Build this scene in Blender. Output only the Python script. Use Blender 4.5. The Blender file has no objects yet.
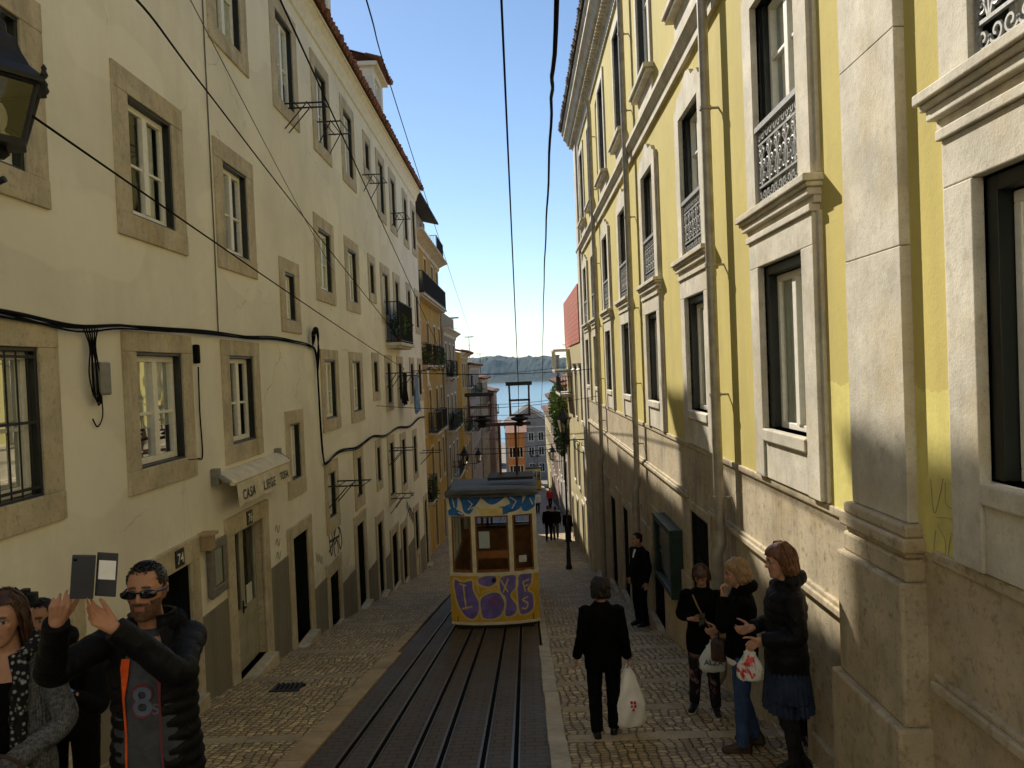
EXPOSURE = 1.05
HAZE = 0.00006
import bpy, bmesh, math, random
from mathutils import Vector, Matrix, Euler, noise
R = math.radians
random.seed(11)
scene = bpy.context.scene
COL = scene.collection
ORG = {}

# ---------------------------------------------------------------- mesh builder
class MB:
    def __init__(s):
        s.v = []; s.f = []; s.m = []; s.cur = 0
    def add(s, vs, fs):
        o = len(s.v)
        s.v += [(p[0], p[1], p[2]) for p in vs]
        for f in fs:
            s.f.append([i + o for i in f]); s.m.append(s.cur)
        return s
    def hexa(s, p):
        return s.add(p, [(0, 3, 2, 1), (4, 5, 6, 7), (0, 1, 5, 4), (1, 2, 6, 5), (2, 3, 7, 6), (3, 0, 4, 7)])
    def box(s, x0, x1, y0, y1, z0, z1):
        return s.hexa([(x0, y0, z0), (x1, y0, z0), (x1, y1, z0), (x0, y1, z0), (x0, y0, z1), (x1, y0, z1), (x1, y1, z1), (x0, y1, z1)])
    def pbox(s, P, a0, a1, z0, z1, d0, d1):
        """box in facade coordinates: a along, z up, d outward"""
        return s.hexa([P(a0, z0, d0), P(a1, z0, d0), P(a1, z0, d1), P(a0, z0, d1), P(a0, z1, d0), P(a1, z1, d0), P(a1, z1, d1), P(a0, z1, d1)])
    def obox(s, c, ux, uy, uz):
        c = Vector(c); ux = Vector(ux); uy = Vector(uy); uz = Vector(uz)
        return s.hexa([c - ux - uy - uz, c + ux - uy - uz, c + ux + uy - uz, c - ux + uy - uz, c - ux - uy + uz, c + ux - uy + uz, c + ux + uy + uz, c - ux + uy + uz])
    def quad(s, a, b, c, d):
        return s.add([a, b, c, d], [(0, 1, 2, 3)])
    def ring_loft(s, rings, closed=True, caps=True):
        n = len(rings[0]); vs = [p for r in rings for p in r]; fs = []
        for i in range(len(rings) - 1):
            for j in range(n if closed else n - 1):
                k = (j + 1) % n
                fs.append((i * n + j, i * n + k, (i + 1) * n + k, (i + 1) * n + j))
        if caps:
            fs.append(tuple(range(n - 1, -1, -1))); fs.append(tuple(range((len(rings) - 1) * n, len(rings) * n)))
        return s.add(vs, fs)
    def tube(s, path, r, n=8, caps=True):
        path = [Vector(p) for p in path]; m = len(path)
        rs = r if isinstance(r, (list, tuple)) else [r] * m
        up = None; rings = []
        for i, p in enumerate(path):
            t = (path[min(i + 1, m - 1)] - path[max(i - 1, 0)])
            if t.length < 1e-9: t = Vector((0, 0, 1))
            t.normalize()
            if up is None:
                up = Vector((0, 0, 1)) if abs(t.z) < .9 else Vector((1, 0, 0))
            u = up - t * up.dot(t)
            if u.length < 1e-6: u = t.orthogonal()
            u.normalize(); w = t.cross(u); up = u
            rings.append([p + (u * math.cos(2 * math.pi * k / n) + w * math.sin(2 * math.pi * k / n)) * rs[i] for k in range(n)])
        return s.ring_loft(rings, True, caps)
    def capsule(s, p0, r0, p1, r1, n=10):
        p0 = Vector(p0); p1 = Vector(p1); t = p1 - p0; L = t.length
        if L < 1e-6: t = Vector((0, 0, 1)); p1 = p0 + t * 1e-4
        else: t = t / L
        path = []; rs = []
        for a in (-80, -50, -20): path.append(p0 + t * r0 * math.sin(R(a))); rs.append(r0 * math.cos(R(a)))
        for a in (20, 50, 80): path.append(p1 + t * r1 * math.sin(R(a))); rs.append(r1 * math.cos(R(a)))
        up = t.orthogonal().normalized(); w = t.cross(up)
        rings = [[p + (up * math.cos(2 * math.pi * k / n) + w * math.sin(2 * math.pi * k / n)) * q for k in range(n)] for p, q in zip(path, rs)]
        return s.ring_loft(rings)
    def ell(s, c, rx, ry, rz, n=14, m=8, rot=None):
        c = Vector(c); rings = []
        for i in range(1, m):
            a = math.pi * i / m
            ring = []
            for k in range(n):
                b = 2 * math.pi * k / n
                p = Vector((rx * math.sin(a) * math.cos(b), ry * math.sin(a) * math.sin(b), -rz * math.cos(a)))
                if rot: p = rot @ p
                ring.append(c + p)
            rings.append(ring)
        return s.ring_loft(rings)
    def rings(s, spec, n=20, M=None, ang=None):
        """spec: (cx,cy,cz,rx,ry) stacked along z; M matrix transform"""
        out = []
        for (cx, cy, cz, rx, ry) in spec:
            ring = [Vector((cx + rx * math.cos(2 * math.pi * k / n), cy + ry * math.sin(2 * math.pi * k / n), cz)) for k in range(n)]
            if M: ring = [M @ p for p in ring]
            out.append(ring)
        return s.ring_loft(out)
    def lathe(s, prof, c=(0, 0, 0), n=16):
        c = Vector(c)
        return s.ring_loft([[c + Vector((r * math.cos(2 * math.pi * k / n), r * math.sin(2 * math.pi * k / n), z)) for k in range(n)] for r, z in prof])
    def prism(s, pts, f0, f1):
        """closed outline pts (2D) extruded: f0(u,v), f1(u,v) map to 3D front/back"""
        n = len(pts)
        vs = [f0(u, v) for u, v in pts] + [f1(u, v) for u, v in pts]
        fs = [tuple(range(n)), tuple(range(2 * n - 1, n - 1, -1))] + [(i, i + n, (i + 1) % n + n, (i + 1) % n) for i in range(n)]
        return s.add(vs, fs)
    def ribbon(s, pts, w, f, d0=.0, d1=.004):
        """flat painted stroke through 2D pts; f(u,v,d)->3D; w number or list"""
        n = len(pts); ws = w if isinstance(w, (list, tuple)) else [w] * n
        L = []; Rr = []
        for i in range(n):
            a = Vector(pts[max(i - 1, 0)]); b = Vector(pts[min(i + 1, n - 1)])
            t = b - a
            if t.length < 1e-9: t = Vector((1, 0))
            t.normalize(); q = Vector((-t.y, t.x)) * ws[i] * .5; p = Vector(pts[i])
            L.append(p + q); Rr.append(p - q)
        vs = [f(p.x, p.y, d1) for p in L] + [f(p.x, p.y, d1) for p in Rr] + [f(p.x, p.y, d0) for p in L] + [f(p.x, p.y, d0) for p in Rr]
        fs = []
        for i in range(n - 1):
            fs += [(i, i + 1, n + i + 1, n + i), (2 * n + i, 2 * n + i + 1, i + 1, i), (n + i, n + i + 1, 3 * n + i + 1, 3 * n + i)]
        return s.add(vs, fs)
    def join(s, o, M=None):
        b = len(s.v)
        s.v += [tuple(M @ Vector(p)) if M else p for p in o.v]
        s.f += [[i + b for i in f] for f in o.f]
        s.m += [max(s.cur, q) if False else q for q in o.m]
        return s

def smooth_pts(pts, k=6, closed=False):
    """Catmull-Rom through points of any dimension"""
    P = [Vector(p) for p in pts]; n = len(P); out = []
    rng = range(n) if closed else range(n - 1)
    for i in rng:
        if closed: a, b, c, d = P[i - 1], P[i], P[(i + 1) % n], P[(i + 2) % n]
        else: a, b, c, d = P[max(i - 1, 0)], P[i], P[i + 1], P[min(i + 2, n - 1)]
        for j in range(k):
            t = j / k
            out.append(.5 * ((2 * b) + (c - a) * t + (2 * a - 5 * b + 4 * c - d) * t * t + (3 * b - a - 3 * c + d) * t ** 3))
    if not closed: out.append(P[-1])
    return out

def mesh_from(name, mb, mats, smooth=None):
    me = bpy.data.meshes.new(name)
    me.from_pydata(mb.v, [], mb.f)
    if not isinstance(mats, (list, tuple)): mats = [mats]
    for m in mats: me.materials.append(m)
    if len(mats) > 1: me.polygons.foreach_set('material_index', mb.m)
    bm = bmesh.new(); bm.from_mesh(me); bmesh.ops.recalc_face_normals(bm, faces=bm.faces); bm.to_mesh(me); bm.free()
    if smooth is not None:
        me.polygons.foreach_set('use_smooth', [True] * len(me.polygons))
        me.set_sharp_from_angle(angle=R(smooth))
    me.update()
    return me

def org(o): return ORG.get(o.name, Vector((0, 0, 0)))

def part(name, mb, mats, parent=None, smooth=None, bevel=0, local=False, at=None, label=None):
    """one mesh object; vertices are given in world coordinates unless local"""
    base = Vector((0, 0, 0))
    if parent is not None: base = org(parent)
    elif at is not None: base = Vector(at)
    if not local:
        mb.v = [(p[0] - base.x, p[1] - base.y, p[2] - base.z) for p in mb.v]
    o = bpy.data.objects.new(name, mesh_from(name, mb, mats, smooth))
    COL.objects.link(o)
    if parent is not None: o.parent = parent
    else: o.location = base
    ORG[o.name] = base
    if bevel:
        b = o.modifiers.new('Bevel', 'BEVEL'); b.width = bevel; b.segments = 2; b.limit_method = 'ANGLE'; b.angle_limit = R(35)
    if label: o['label'] = label
    return o

def tag(o, label=None, cat=None, group=None, kind=None):
    if label: o['label'] = label
    if cat: o['category'] = cat
    if group: o['group'] = group
    if kind: o['kind'] = kind
    return o

def thing(name, label, cat, loc=(0, 0, 0), group=None, rz=0):
    o = bpy.data.objects.new(name, None); COL.objects.link(o); o.empty_display_size = .2
    o.location = loc; o.rotation_euler = (0, 0, rz); ORG[o.name] = Vector(loc)
    return tag(o, label, cat, group)

def solo(name, mb, mats, label, cat, group=None, **k):
    return tag(part(name, mb, mats, **k), label, cat, group)

def struct(name, mb, mats, **k):
    return tag(part(name, mb, mats, **k), kind='structure')

def copy_tree(o, parent=None):
    c = o.copy(); COL.objects.link(c)
    ORG[c.name] = org(o)
    if parent is not None: c.parent = parent
    for ch in list(o.children): copy_tree(ch, c)
    return c

def text_mb(body, size, f, depth=.004, xspace=1.0, align='LEFT'):
    """letters as thin solid mesh; f(u,v,d)->3D"""
    cu = bpy.data.curves.new('lettering', 'FONT'); cu.body = body; cu.size = size; cu.align_x = align; cu.space_character = xspace
    cu.fill_mode = 'FRONT'; cu.extrude = 0; cu.offset = size * .012
    ob = bpy.data.objects.new('lettering', cu); COL.objects.link(ob)
    dg = bpy.context.evaluated_depsgraph_get(); dg.update()
    me = bpy.data.meshes.new_from_object(ob.evaluated_get(dg))
    mb = MB()
    vs = [(v.co.x, v.co.y) for v in me.vertices]
    mb.add([f(u, v, depth) for u, v in vs], [tuple(p.vertices) for p in me.polygons])
    bpy.data.objects.remove(ob); bpy.data.curves.remove(cu); bpy.data.meshes.remove(me)
    return mb

def blob(mb, voxel=.012, it=3, fac=.5):
    """fuse overlapping closed shells into one continuous surface; returns an MB"""
    me = bpy.data.meshes.new('fuse'); me.from_pydata(mb.v, [], mb.f)
    bm = bmesh.new(); bm.from_mesh(me); bmesh.ops.recalc_face_normals(bm, faces=bm.faces); bm.to_mesh(me); bm.free()
    ob = bpy.data.objects.new('fuse', me); COL.objects.link(ob)
    m = ob.modifiers.new('r', 'REMESH'); m.mode = 'VOXEL'; m.voxel_size = voxel; m.adaptivity = 0
    if it:
        q = ob.modifiers.new('s', 'SMOOTH'); q.factor = fac; q.iterations = it
    dg = bpy.context.evaluated_depsgraph_get(); dg.update()
    e = bpy.data.meshes.new_from_object(ob.evaluated_get(dg))
    out = MB(); out.add([tuple(v.co) for v in e.vertices], [tuple(p.vertices) for p in e.polygons])
    bpy.data.objects.remove(ob); bpy.data.meshes.remove(me); bpy.data.meshes.remove(e)
    return out

# ---------------------------------------------------------------- materials
class NT:
    def __init__(s, name):
        s.m = bpy.data.materials.new(name); s.m.use_nodes = True
        s.t = s.m.node_tree; s.n = s.t.nodes; s.b = s.n['Principled BSDF']; s.out = s.n['Material Output']
    def new(s, typ, **k):
        x = s.n.new(typ)
        for a, v in k.items():
            if hasattr(x, a): setattr(x, a, v)
            else: x.inputs[a.replace('_', ' ')].default_value = v
        return x
    def link(s, a, b): s.t.links.new(a, b)
    def pos(s, scale=(1, 1, 1)):
        g = s.new('ShaderNodeNewGeometry'); mp = s.new('ShaderNodeMapping'); mp.inputs['Scale'].default_value = scale
        s.link(g.outputs['Position'], mp.inputs['Vector']); return mp.outputs['Vector']
    def obj(s, scale=(1, 1, 1)):
        g = s.new('ShaderNodeTexCoord'); mp = s.new('ShaderNodeMapping'); mp.inputs['Scale'].default_value = scale
        s.link(g.outputs['Object'], mp.inputs['Vector']); return mp.outputs['Vector']
    def noise(s, vec, scale, detail=5, rough=.55, dist=0):
        x = s.new('ShaderNodeTexNoise'); x.inputs['Scale'].default_value = scale; x.inputs['Detail'].default_value = detail
        x.inputs['Roughness'].default_value = rough; x.inputs['Distortion'].default_value = dist
        s.link(vec, x.inputs['Vector']); return x.outputs['Fac']
    def ramp(s, fac, stops):
        x = s.new('ShaderNodeValToRGB'); e = x.color_ramp.elements
        while len(e) < len(stops): e.new(.5)
        for i, (p, c) in enumerate(stops):
            e[i].position = p; e[i].color = (c, c, c, 1) if isinstance(c, (int, float)) else (*c, 1)
        s.link(fac, x.inputs['Fac']); return x.outputs['Color']
    def mix(s, a, b, fac, mode='MIX'):
        x = s.new('ShaderNodeMix'); x.data_type = 'RGBA'; x.blend_type = mode
        for val, i in ((fac, 0), (a, 6), (b, 7)):
            if isinstance(val, (int, float)): x.inputs[i].default_value = val
            elif isinstance(val, tuple): x.inputs[i].default_value = (*val, 1)
            else: s.link(val, x.inputs[i])
        return x.outputs[2]
    def math(s, op, a, b=0.):
        x = s.new('ShaderNodeMath'); x.operation = op
        for i, val in enumerate((a, b)):
            if isinstance(val, (int, float)): x.inputs[i].default_value = val
            else: s.link(val, x.inputs[i])
        return x.outputs[0]
    def bump(s, h, strength=.3, dist=.01):
        x = s.new('ShaderNodeBump'); x.inputs['Strength'].default_value = strength; x.inputs['Distance'].default_value = dist
        s.link(h, x.inputs['Height']); s.link(x.outputs['Normal'], s.b.inputs['Normal']); return x
    def set(s, color=None, rough=.7, metal=0., spec=.5):
        if color is not None:
            if isinstance(color, tuple): s.b.inputs['Base Color'].default_value = (*color, 1)
            else: s.link(color, s.b.inputs['Base Color'])
        if isinstance(rough, (int, float)): s.b.inputs['Roughness'].default_value = rough
        else: s.link(rough, s.b.inputs['Roughness'])
        s.b.inputs['Metallic'].default_value = metal; s.b.inputs['Specular IOR Level'].default_value = spec
        return s.m

def simple(name, col, rough=.6, metal=0., var=.25, scale=12., bump=.0, spec=.5, coords='pos'):
    """plain material with a little uneven colour"""
    t = NT(name); v = t.pos() if coords == 'pos' else t.obj()
    n = t.noise(v, scale, 5)
    lo = tuple(c * (1 - var) for c in col); hi = tuple(min(1, c * (1 + var)) for c in col)
    c = t.ramp(n, [(.3, lo), (.7, hi)])
    if bump: t.bump(n, bump, .01)
    return t.set(c, rough, metal, spec)

def plaster(name, base, dirt, streak=.5, patch=None, rough=.9, blot=.35, damp=False):
    t = NT(name); v = t.pos()
    big = t.noise(v, .7, 6, .6); fine = t.noise(v, 9, 6, .65)
    vs = t.pos((1.6, 1.6, .16)); st = t.noise(vs, 1.6, 5, .6)
    c = t.ramp(big, [(.3, tuple(x * (1 - .16) for x in base)), (.7, tuple(min(1, x * 1.06) for x in base))])
    if patch: c = patch(t, c)
    m = t.ramp(st, [(.5, 0.), (.75, streak)])
    c = t.mix(c, dirt, m)
    m2 = t.ramp(t.noise(v, 3.2, 8, .7), [(.56, 0.), (.74, blot)])
    c = t.mix(c, tuple(x * .8 for x in dirt), m2)
    c = t.mix(c, tuple(x * .9 for x in base), t.ramp(fine, [(.35, .35), (.6, 0.)]))
    if damp:      # damp and splash stains above the sloping pavement, hairline cracks, and old patched areas
        g = t.new('ShaderNodeNewGeometry'); sp = t.new('ShaderNodeSeparateXYZ'); t.link(g.outputs['Position'], sp.inputs[0])
        hg = t.math('ADD', sp.outputs['Z'], t.math('MULTIPLY', sp.outputs['Y'], .184))
        hw_ = t.math('ADD', hg, t.math('MULTIPLY', t.noise(v, 1.6, 6, .7), -2.2))
        c = t.mix(c, tuple(x * .62 for x in dirt), t.ramp(t.math('MULTIPLY', t.math('ADD', hw_, 1.), .5), [(.25, .75), (.62, 0.)]))
        vo = t.new('ShaderNodeTexVoronoi'); vo.feature = 'DISTANCE_TO_EDGE'; vo.inputs['Scale'].default_value = .55
        dn = t.new('ShaderNodeTexNoise'); dn.inputs['Scale'].default_value = 2.5; dn.inputs['Detail'].default_value = 5; t.link(v, dn.inputs['Vector'])
        ad = t.new('ShaderNodeVectorMath'); ad.operation = 'MULTIPLY_ADD'; t.link(dn.outputs['Color'], ad.inputs[0]); ad.inputs[1].default_value = (.5, .5, .5); t.link(v, ad.inputs[2]); t.link(ad.outputs[0], vo.inputs['Vector'])
        crack = t.math('MULTIPLY', t.ramp(vo.outputs['Distance'], [(.0, 1.), (.006, 0.)]), t.ramp(t.noise(v, .45, 3), [(.5, 0.), (.62, .6)]))
        c = t.mix(c, tuple(x * .4 for x in dirt), crack)
        c = t.mix(c, tuple(min(1, x * 1.08) for x in base), t.ramp(t.noise(t.pos((.5, .35, .6)), 1., 2, .4), [(.585, 0.), (.6, .45)]))
    b = t.math('ADD', t.math('MULTIPLY', fine, .5), t.math('MULTIPLY', t.noise(v, 45, 4), .35))
    t.bump(t.math('ADD', b, t.math('MULTIPLY', big, 2.)), .35, .012)
    return t.set(c, rough, 0, .25)

def stone(name, base, dark, speck=.6, rough=.8, joint=None):
    t = NT(name); v = t.pos()
    n = t.noise(v, 2.2, 8, .65); n2 = t.noise(v, 14, 8, .75); n3 = t.noise(v, 60, 3, .6)
    c = t.ramp(n, [(.3, tuple(x * .66 for x in base)), (.68, tuple(min(1, x * 1.1) for x in base))])
    c = t.mix(c, (base[0] * .8, base[1] * .68, base[2] * .45), t.ramp(t.noise(v, 1.3, 5, .6), [(.5, 0.), (.7, .6)]))
    c = t.mix(c, dark, t.ramp(n2, [(.52, 0.), (.72, speck)]))
    st = t.noise(t.pos((2.4, 2.4, .3)), 1.5, 6, .65)
    c = t.mix(c, tuple(x * .75 for x in dark), t.ramp(st, [(.52, 0.), (.8, speck * .8)]))
    c = t.mix(c, tuple(x * .6 for x in dark), t.ramp(n3, [(.62, 0.), (.72, speck * .6)]))
    t.bump(t.math('ADD', n2, t.math('MULTIPLY', n3, .5)), .4, .01)
    return t.set(c, rough, 0, .3)

M = {}
def yellow_patch(t, c):
    """fresher paint low down beside the pilaster, older ochre above (an irregular repaint line)"""
    g = t.new('ShaderNodeNewGeometry'); s = t.new('ShaderNodeSeparateXYZ'); t.link(g.outputs['Position'], s.inputs[0])
    wob = t.math('MULTIPLY', t.noise(t.pos((9, 9, 1)), 1., 3), .16)
    z = t.math('ADD', s.outputs['Z'], wob)
    a = t.math('LESS_THAN', z, 2.16)
    b = t.math('LESS_THAN', s.outputs['Y'], 6.35)
    return t.mix(c, (.74, .66, .21), t.math('MULTIPLY', a, b))
M['white_plaster'] = plaster('white_plaster', (.87, .825, .69), (.68, .62, .48), .36, blot=.2, damp=True)
M['yellow_plaster'] = plaster('yellow_plaster', (.61, .51, .155), (.42, .34, .14), .42, yellow_patch, blot=.28)
M['ochre_plaster'] = plaster('ochre_plaster', (.52, .335, .075), (.2, .13, .05), .75)
M['brown_plaster'] = plaster('brown_plaster', (.34, .27, .17), (.14, .11, .07), .75)
M['pale_plaster'] = plaster('pale_plaster', (.40, .355, .29), (.17, .14, .11), .7)
M['pink_plaster'] = plaster('pink_plaster', (.36, .24, .19), (.17, .12, .1), .6)
M['orange_plaster'] = plaster('orange_plaster', (.50, .23, .09), (.24, .11, .05), .8)
M['grey_plaster'] = plaster('grey_plaster', (.30, .275, .24), (.14, .12, .10), .8)
M['lemon_plaster'] = plaster('lemon_plaster', (.52, .44, .22), (.24, .2, .11), .6)
M['cement'] = plaster('cement_dado', (.235, .215, .165), (.12, .11, .08), .6, blot=.6)
M['surround'] = stone('surround_limestone', (.60, .52, .365), (.24, .19, .11), .8)
M['limestone'] = stone('palace_limestone', (.68, .63, .51), (.34, .28, .19), .6)
M['base_stone'] = stone('base_limestone', (.54, .455, .31), (.19, .135, .065), .95)
M['dark_stone'] = stone('worn_step_stone', (.42, .34, .22), (.15, .12, .08), .5)
M['kerb'] = stone('kerb_stone', (.52, .46, .35), (.24, .19, .13), .6)
M['old_kerb'] = stone('old_kerb_stone', (.46, .34, .19), (.22, .16, .09), .6)
M['white_paint'] = simple('white_window_paint', (.82, .79, .68), .45, var=.08, scale=20)
M['white_trim'] = simple('white_painted_trim', (.80, .74, .58), .7, var=.1, scale=6)
M['green_paint'] = simple('dark_green_paint', (.006, .009, .007), .4, var=.3)
M['black_iron'] = simple('black_iron', (.008, .008, .008), .6, .0, var=.3)
M['iron_lit'] = simple('sunlit_cast_iron', (.26, .26, .25), .55, .1, var=.4, scale=40)  # pale grey puts the sunlight on the railings into the iron's colour
M['door_green'] = simple('grey_green_door_paint', (.36, .345, .25), .5, var=.18, scale=5)
M['door_dark'] = simple('dark_brown_door', (.018, .013, .009), .6, var=.3, scale=5)
M['door_teal'] = simple('deep_green_door', (.014, .035, .026), .5, var=.3, scale=5)
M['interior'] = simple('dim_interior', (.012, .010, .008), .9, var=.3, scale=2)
M['curtain'] = simple('net_curtain', (.84, .81, .70), .9, var=.12, scale=8)
M['pipe'] = simple('zinc_pipe', (.33, .30, .24), .5, .35, var=.25, scale=6)
M['cable'] = simple('black_cable', (.007, .007, .007), .9, var=.2, spec=.1)
M['grey_cable'] = simple('grey_cable', (.12, .11, .09), .6, var=.2)
M['grey_metal'] = simple('grey_metal_box', (.22, .21, .18), .5, .3, var=.2)
M['steel'] = simple('rail_steel', (.13, .115, .095), .38, .7, var=.35, scale=8)
M['groove'] = simple('rail_groove', (.004, .0035, .003), .95, var=.3, spec=.05)
M['plate'] = simple('enamel_plate', (.02, .022, .028), .4, var=.2)
M['letter_white'] = simple('white_lettering', (.75, .75, .72), .6, var=.05)
M['letter_black'] = simple('black_lettering', (.02, .02, .02), .7, var=.1)
M['tag_paint'] = simple('black_spray_paint', (.02, .018, .016), .8, var=.3)
M['old_tag'] = simple('faded_spray_paint', (.30, .27, .20), .9, var=.2)
M['awning'] = simple('cream_awning_cloth', (.66, .59, .43), .85, var=.15, scale=5)
M['poster_white'] = simple('white_paper', (.62, .62, .56), .7, var=.1)
M['poster_green'] = simple('green_poster', (.03, .16, .05), .6, var=.2)
M['blue_cloth'] = simple('light_blue_cloth', (.16, .27, .52), .9, var=.2, scale=6)
M['white_cloth'] = simple('white_cloth', (.70, .68, .62), .9, var=.08, scale=6)
M['green_net'] = simple('dark_green_screen', (.012, .028, .02), .8, var=.3)
M['wood'] = simple('varnished_wood', (.26, .10, .025), .35, var=.3, scale=6)
M['zinc_roof'] = simple('dark_zinc_roof', (.045, .042, .038), .95, .0, var=.25, scale=3)

def glass_mat(name, tint=(.9, .95, .93), gl=-.4):
    t = NT(name); t.n.remove(t.b)
    tr = t.new('ShaderNodeBsdfTransparent'); tr.inputs[0].default_value = (*tint, 1)
    gs = t.new('ShaderNodeBsdfGlossy'); gs.inputs['Roughness'].default_value = .02; gs.inputs['Color'].default_value = (.9, .93, .95, 1)
    v = t.pos(); n = t.noise(v, 1.4, 2)
    bp = t.new('ShaderNodeBump'); bp.inputs['Strength'].default_value = .06; bp.inputs['Distance'].default_value = .05
    t.link(n, bp.inputs['Height']); t.link(bp.outputs[0], gs.inputs['Normal'])
    fr = t.new('ShaderNodeFresnel'); fr.inputs['IOR'].default_value = 1.55
    mx = t.new('ShaderNodeMixShader')
    k = t.math('MINIMUM', t.math('MULTIPLY', fr.outputs[0], 1.0 + gl), 1.)
    t.link(k, mx.inputs[0]); t.link(tr.outputs[0], mx.inputs[1]); t.link(gs.outputs[0], mx.inputs[2])
    t.link(mx.outputs[0], t.out.inputs['Surface']); return t.m
M['glass'] = glass_mat('window_glass')
M['lamp_glass'] = glass_mat('lantern_glass', (.80, .80, .70), .2)

def tile_mat():
    t = NT('clay_roof_tile'); v = t.pos()
    a = t.noise(v, 1.3, 6, .7); b = t.noise(v, 16, 4)
    c = t.ramp(a, [(.3, (.11, .05, .03)), (.55, (.22, .085, .04)), (.75, (.28, .17, .10))])
    c = t.mix(c, (.05, .04, .03), t.ramp(b, [(.55, 0.), (.75, .8)]))
    t.bump(b, .4, .01); return t.set(c, .85, 0, .3)
M['tile'] = tile_mat(); M['old_tile'] = simple('weathered_old_tile', (.13, .09, .06), .9, var=.4, scale=9)
def tilewall_mat():
    t = NT('red_hung_tiles')
    v = t.pos()
    mp = t.new('ShaderNodeMapping'); mp.inputs['Rotation'].default_value = (R(90), 0, R(90)); t.link(v, mp.inputs['Vector'])
    br = t.new('ShaderNodeTexBrick'); br.inputs['Scale'].default_value = 1.; br.inputs['Brick Width'].default_value = .28; br.inputs['Row Height'].default_value = .2
    br.inputs['Mortar Size'].default_value = .014; br.inputs['Color1'].default_value = (.55, .10, .025, 1); br.inputs['Color2'].default_value = (.40, .065, .02, 1); br.inputs['Mortar'].default_value = (.10, .04, .03, 1)
    s = t.new('ShaderNodeSeparateXYZ'); t.link(v, s.inputs[0]); cb = t.new('ShaderNodeCombineXYZ'); t.link(s.outputs['Y'], cb.inputs['X']); t.link(s.outputs['Z'], cb.inputs['Y']); t.link(cb.outputs[0], br.inputs['Vector'])
    t.bump(br.outputs['Fac'], -.5, .02)
    return t.set(br.outputs['Color'], .8)
M['tilewall'] = tilewall_mat()

def cobble_mat(name, c1, c2, joint, size=.115, rnd=.55):
    """hand-set limestone cubes: irregular rows, open dark joints, each stone its own tone"""
    t = NT(name); v = t.pos()
    d = t.new('ShaderNodeTexNoise'); d.inputs['Scale'].default_value = 1.7; d.inputs['Detail'].default_value = 3; t.link(v, d.inputs['Vector'])
    dd = t.new('ShaderNodeVectorMath'); dd.operation = 'MULTIPLY_ADD'; t.link(d.outputs['Color'], dd.inputs[0]); dd.inputs[1].default_value = (.22, .3, 0); t.link(v, dd.inputs[2])
    mp = t.new('ShaderNodeMapping'); mp.inputs['Scale'].default_value = (1 / size / 1.12, 1 / size, 0); t.link(dd.outputs[0], mp.inputs['Vector'])
    vo = t.new('ShaderNodeTexVoronoi'); vo.voronoi_dimensions = '2D'; vo.inputs['Scale'].default_value = 1; vo.inputs['Randomness'].default_value = rnd; t.link(mp.outputs[0], vo.inputs['Vector'])
    ve = t.new('ShaderNodeTexVoronoi'); ve.voronoi_dimensions = '2D'; ve.feature = 'DISTANCE_TO_EDGE'; ve.inputs['Scale'].default_value = 1; ve.inputs['Randomness'].default_value = rnd; t.link(mp.outputs[0], ve.inputs['Vector'])
    sep = t.new('ShaderNodeSeparateColor'); t.link(vo.outputs['Color'], sep.inputs[0])
    big = t.noise(v, .9, 6, .65); fine = t.noise(v, 30, 5, .6)
    c = t.ramp(sep.outputs[0], [(.0, tuple(x * .72 for x in c2)), (.45, c2), (.75, c1), (1., tuple(min(1, x * 1.3) for x in c1))])
    c = t.mix(c, tuple(x * .5 for x in c2), t.ramp(big, [(.42, 0.), (.74, .7)]))
    c = t.mix(c, tuple(x * .7 for x in c2), t.ramp(fine, [(.5, 0.), (.75, .6)]))
    j = t.ramp(ve.outputs['Distance'], [(.02, 1.), (.11, 0.)])
    c = t.mix(c, joint, j)
    hgt = t.math('ADD', t.math('ADD', t.math('MULTIPLY', fine, .3), t.math('MULTIPLY', sep.outputs[1], .5)), t.math('MULTIPLY', t.ramp(ve.outputs['Distance'], [(.0, 0.), (.22, 1.)]), 1.3))
    t.bump(hgt, .9, .02)
    return t.set(c, t.ramp(fine, [(.3, .55), (.7, .8)]), 0, .4)
M['cobble_left'] = cobble_mat('calcada_worn', (.64, .475, .225), (.48, .355, .17), (.09, .065, .032), .078, .3)
M['cobble_right'] = cobble_mat('calcada_grey', (.60, .455, .245), (.46, .345, .185), (.075, .055, .03), .08, .3)
M['setts'] = cobble_mat('road_setts', (.085, .075, .06), (.058, .052, .042), (.03, .027, .022), .16)
def road_mat():
    t = NT('track_bed'); v = t.pos()
    a = t.noise(v, 1.1, 8, .65); b = t.noise(v, 24, 6, .7); c_ = t.noise(t.pos((6, .35, 1)), 1.6, 6, .6)
    c = t.ramp(a, [(.3, (.06, .039, .017)), (.7, (.105, .07, .033))])
    c = t.mix(c, (.03, .022, .014), t.ramp(c_, [(.45, 0.), (.72, .5)]))
    c = t.mix(c, (.13, .10, .065), t.ramp(b, [(.62, 0.), (.78, .55)]))
    c = t.mix(c, (.14, .11, .07), t.ramp(t.noise(v, 2.3, 7, .7), [(.62, 0.), (.78, .5)]))
    br = t.new('ShaderNodeTexBrick'); br.inputs['Scale'].default_value = 1.; br.inputs['Brick Width'].default_value = .2; br.inputs['Row Height'].default_value = .12; br.inputs['Mortar Size'].default_value = .012
    t.link(v, br.inputs['Vector'])
    c = t.mix(c, (.02, .018, .015), t.math('MULTIPLY', br.outputs['Fac'], .85))
    t.bump(t.math('SUBTRACT', b, br.outputs['Fac']), .5, .012)
    return t.set(c, t.ramp(a, [(.3, .5), (.7, .75)]), 0, .45)
M['road'] = road_mat()
M['terrain'] = simple('earth', (.16, .13, .09), .95, var=.3, scale=.3)
M['far_road'] = simple('grey_setts_far', (.20, .19, .18), .8, var=.25, scale=1.5, bump=.3)

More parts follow.
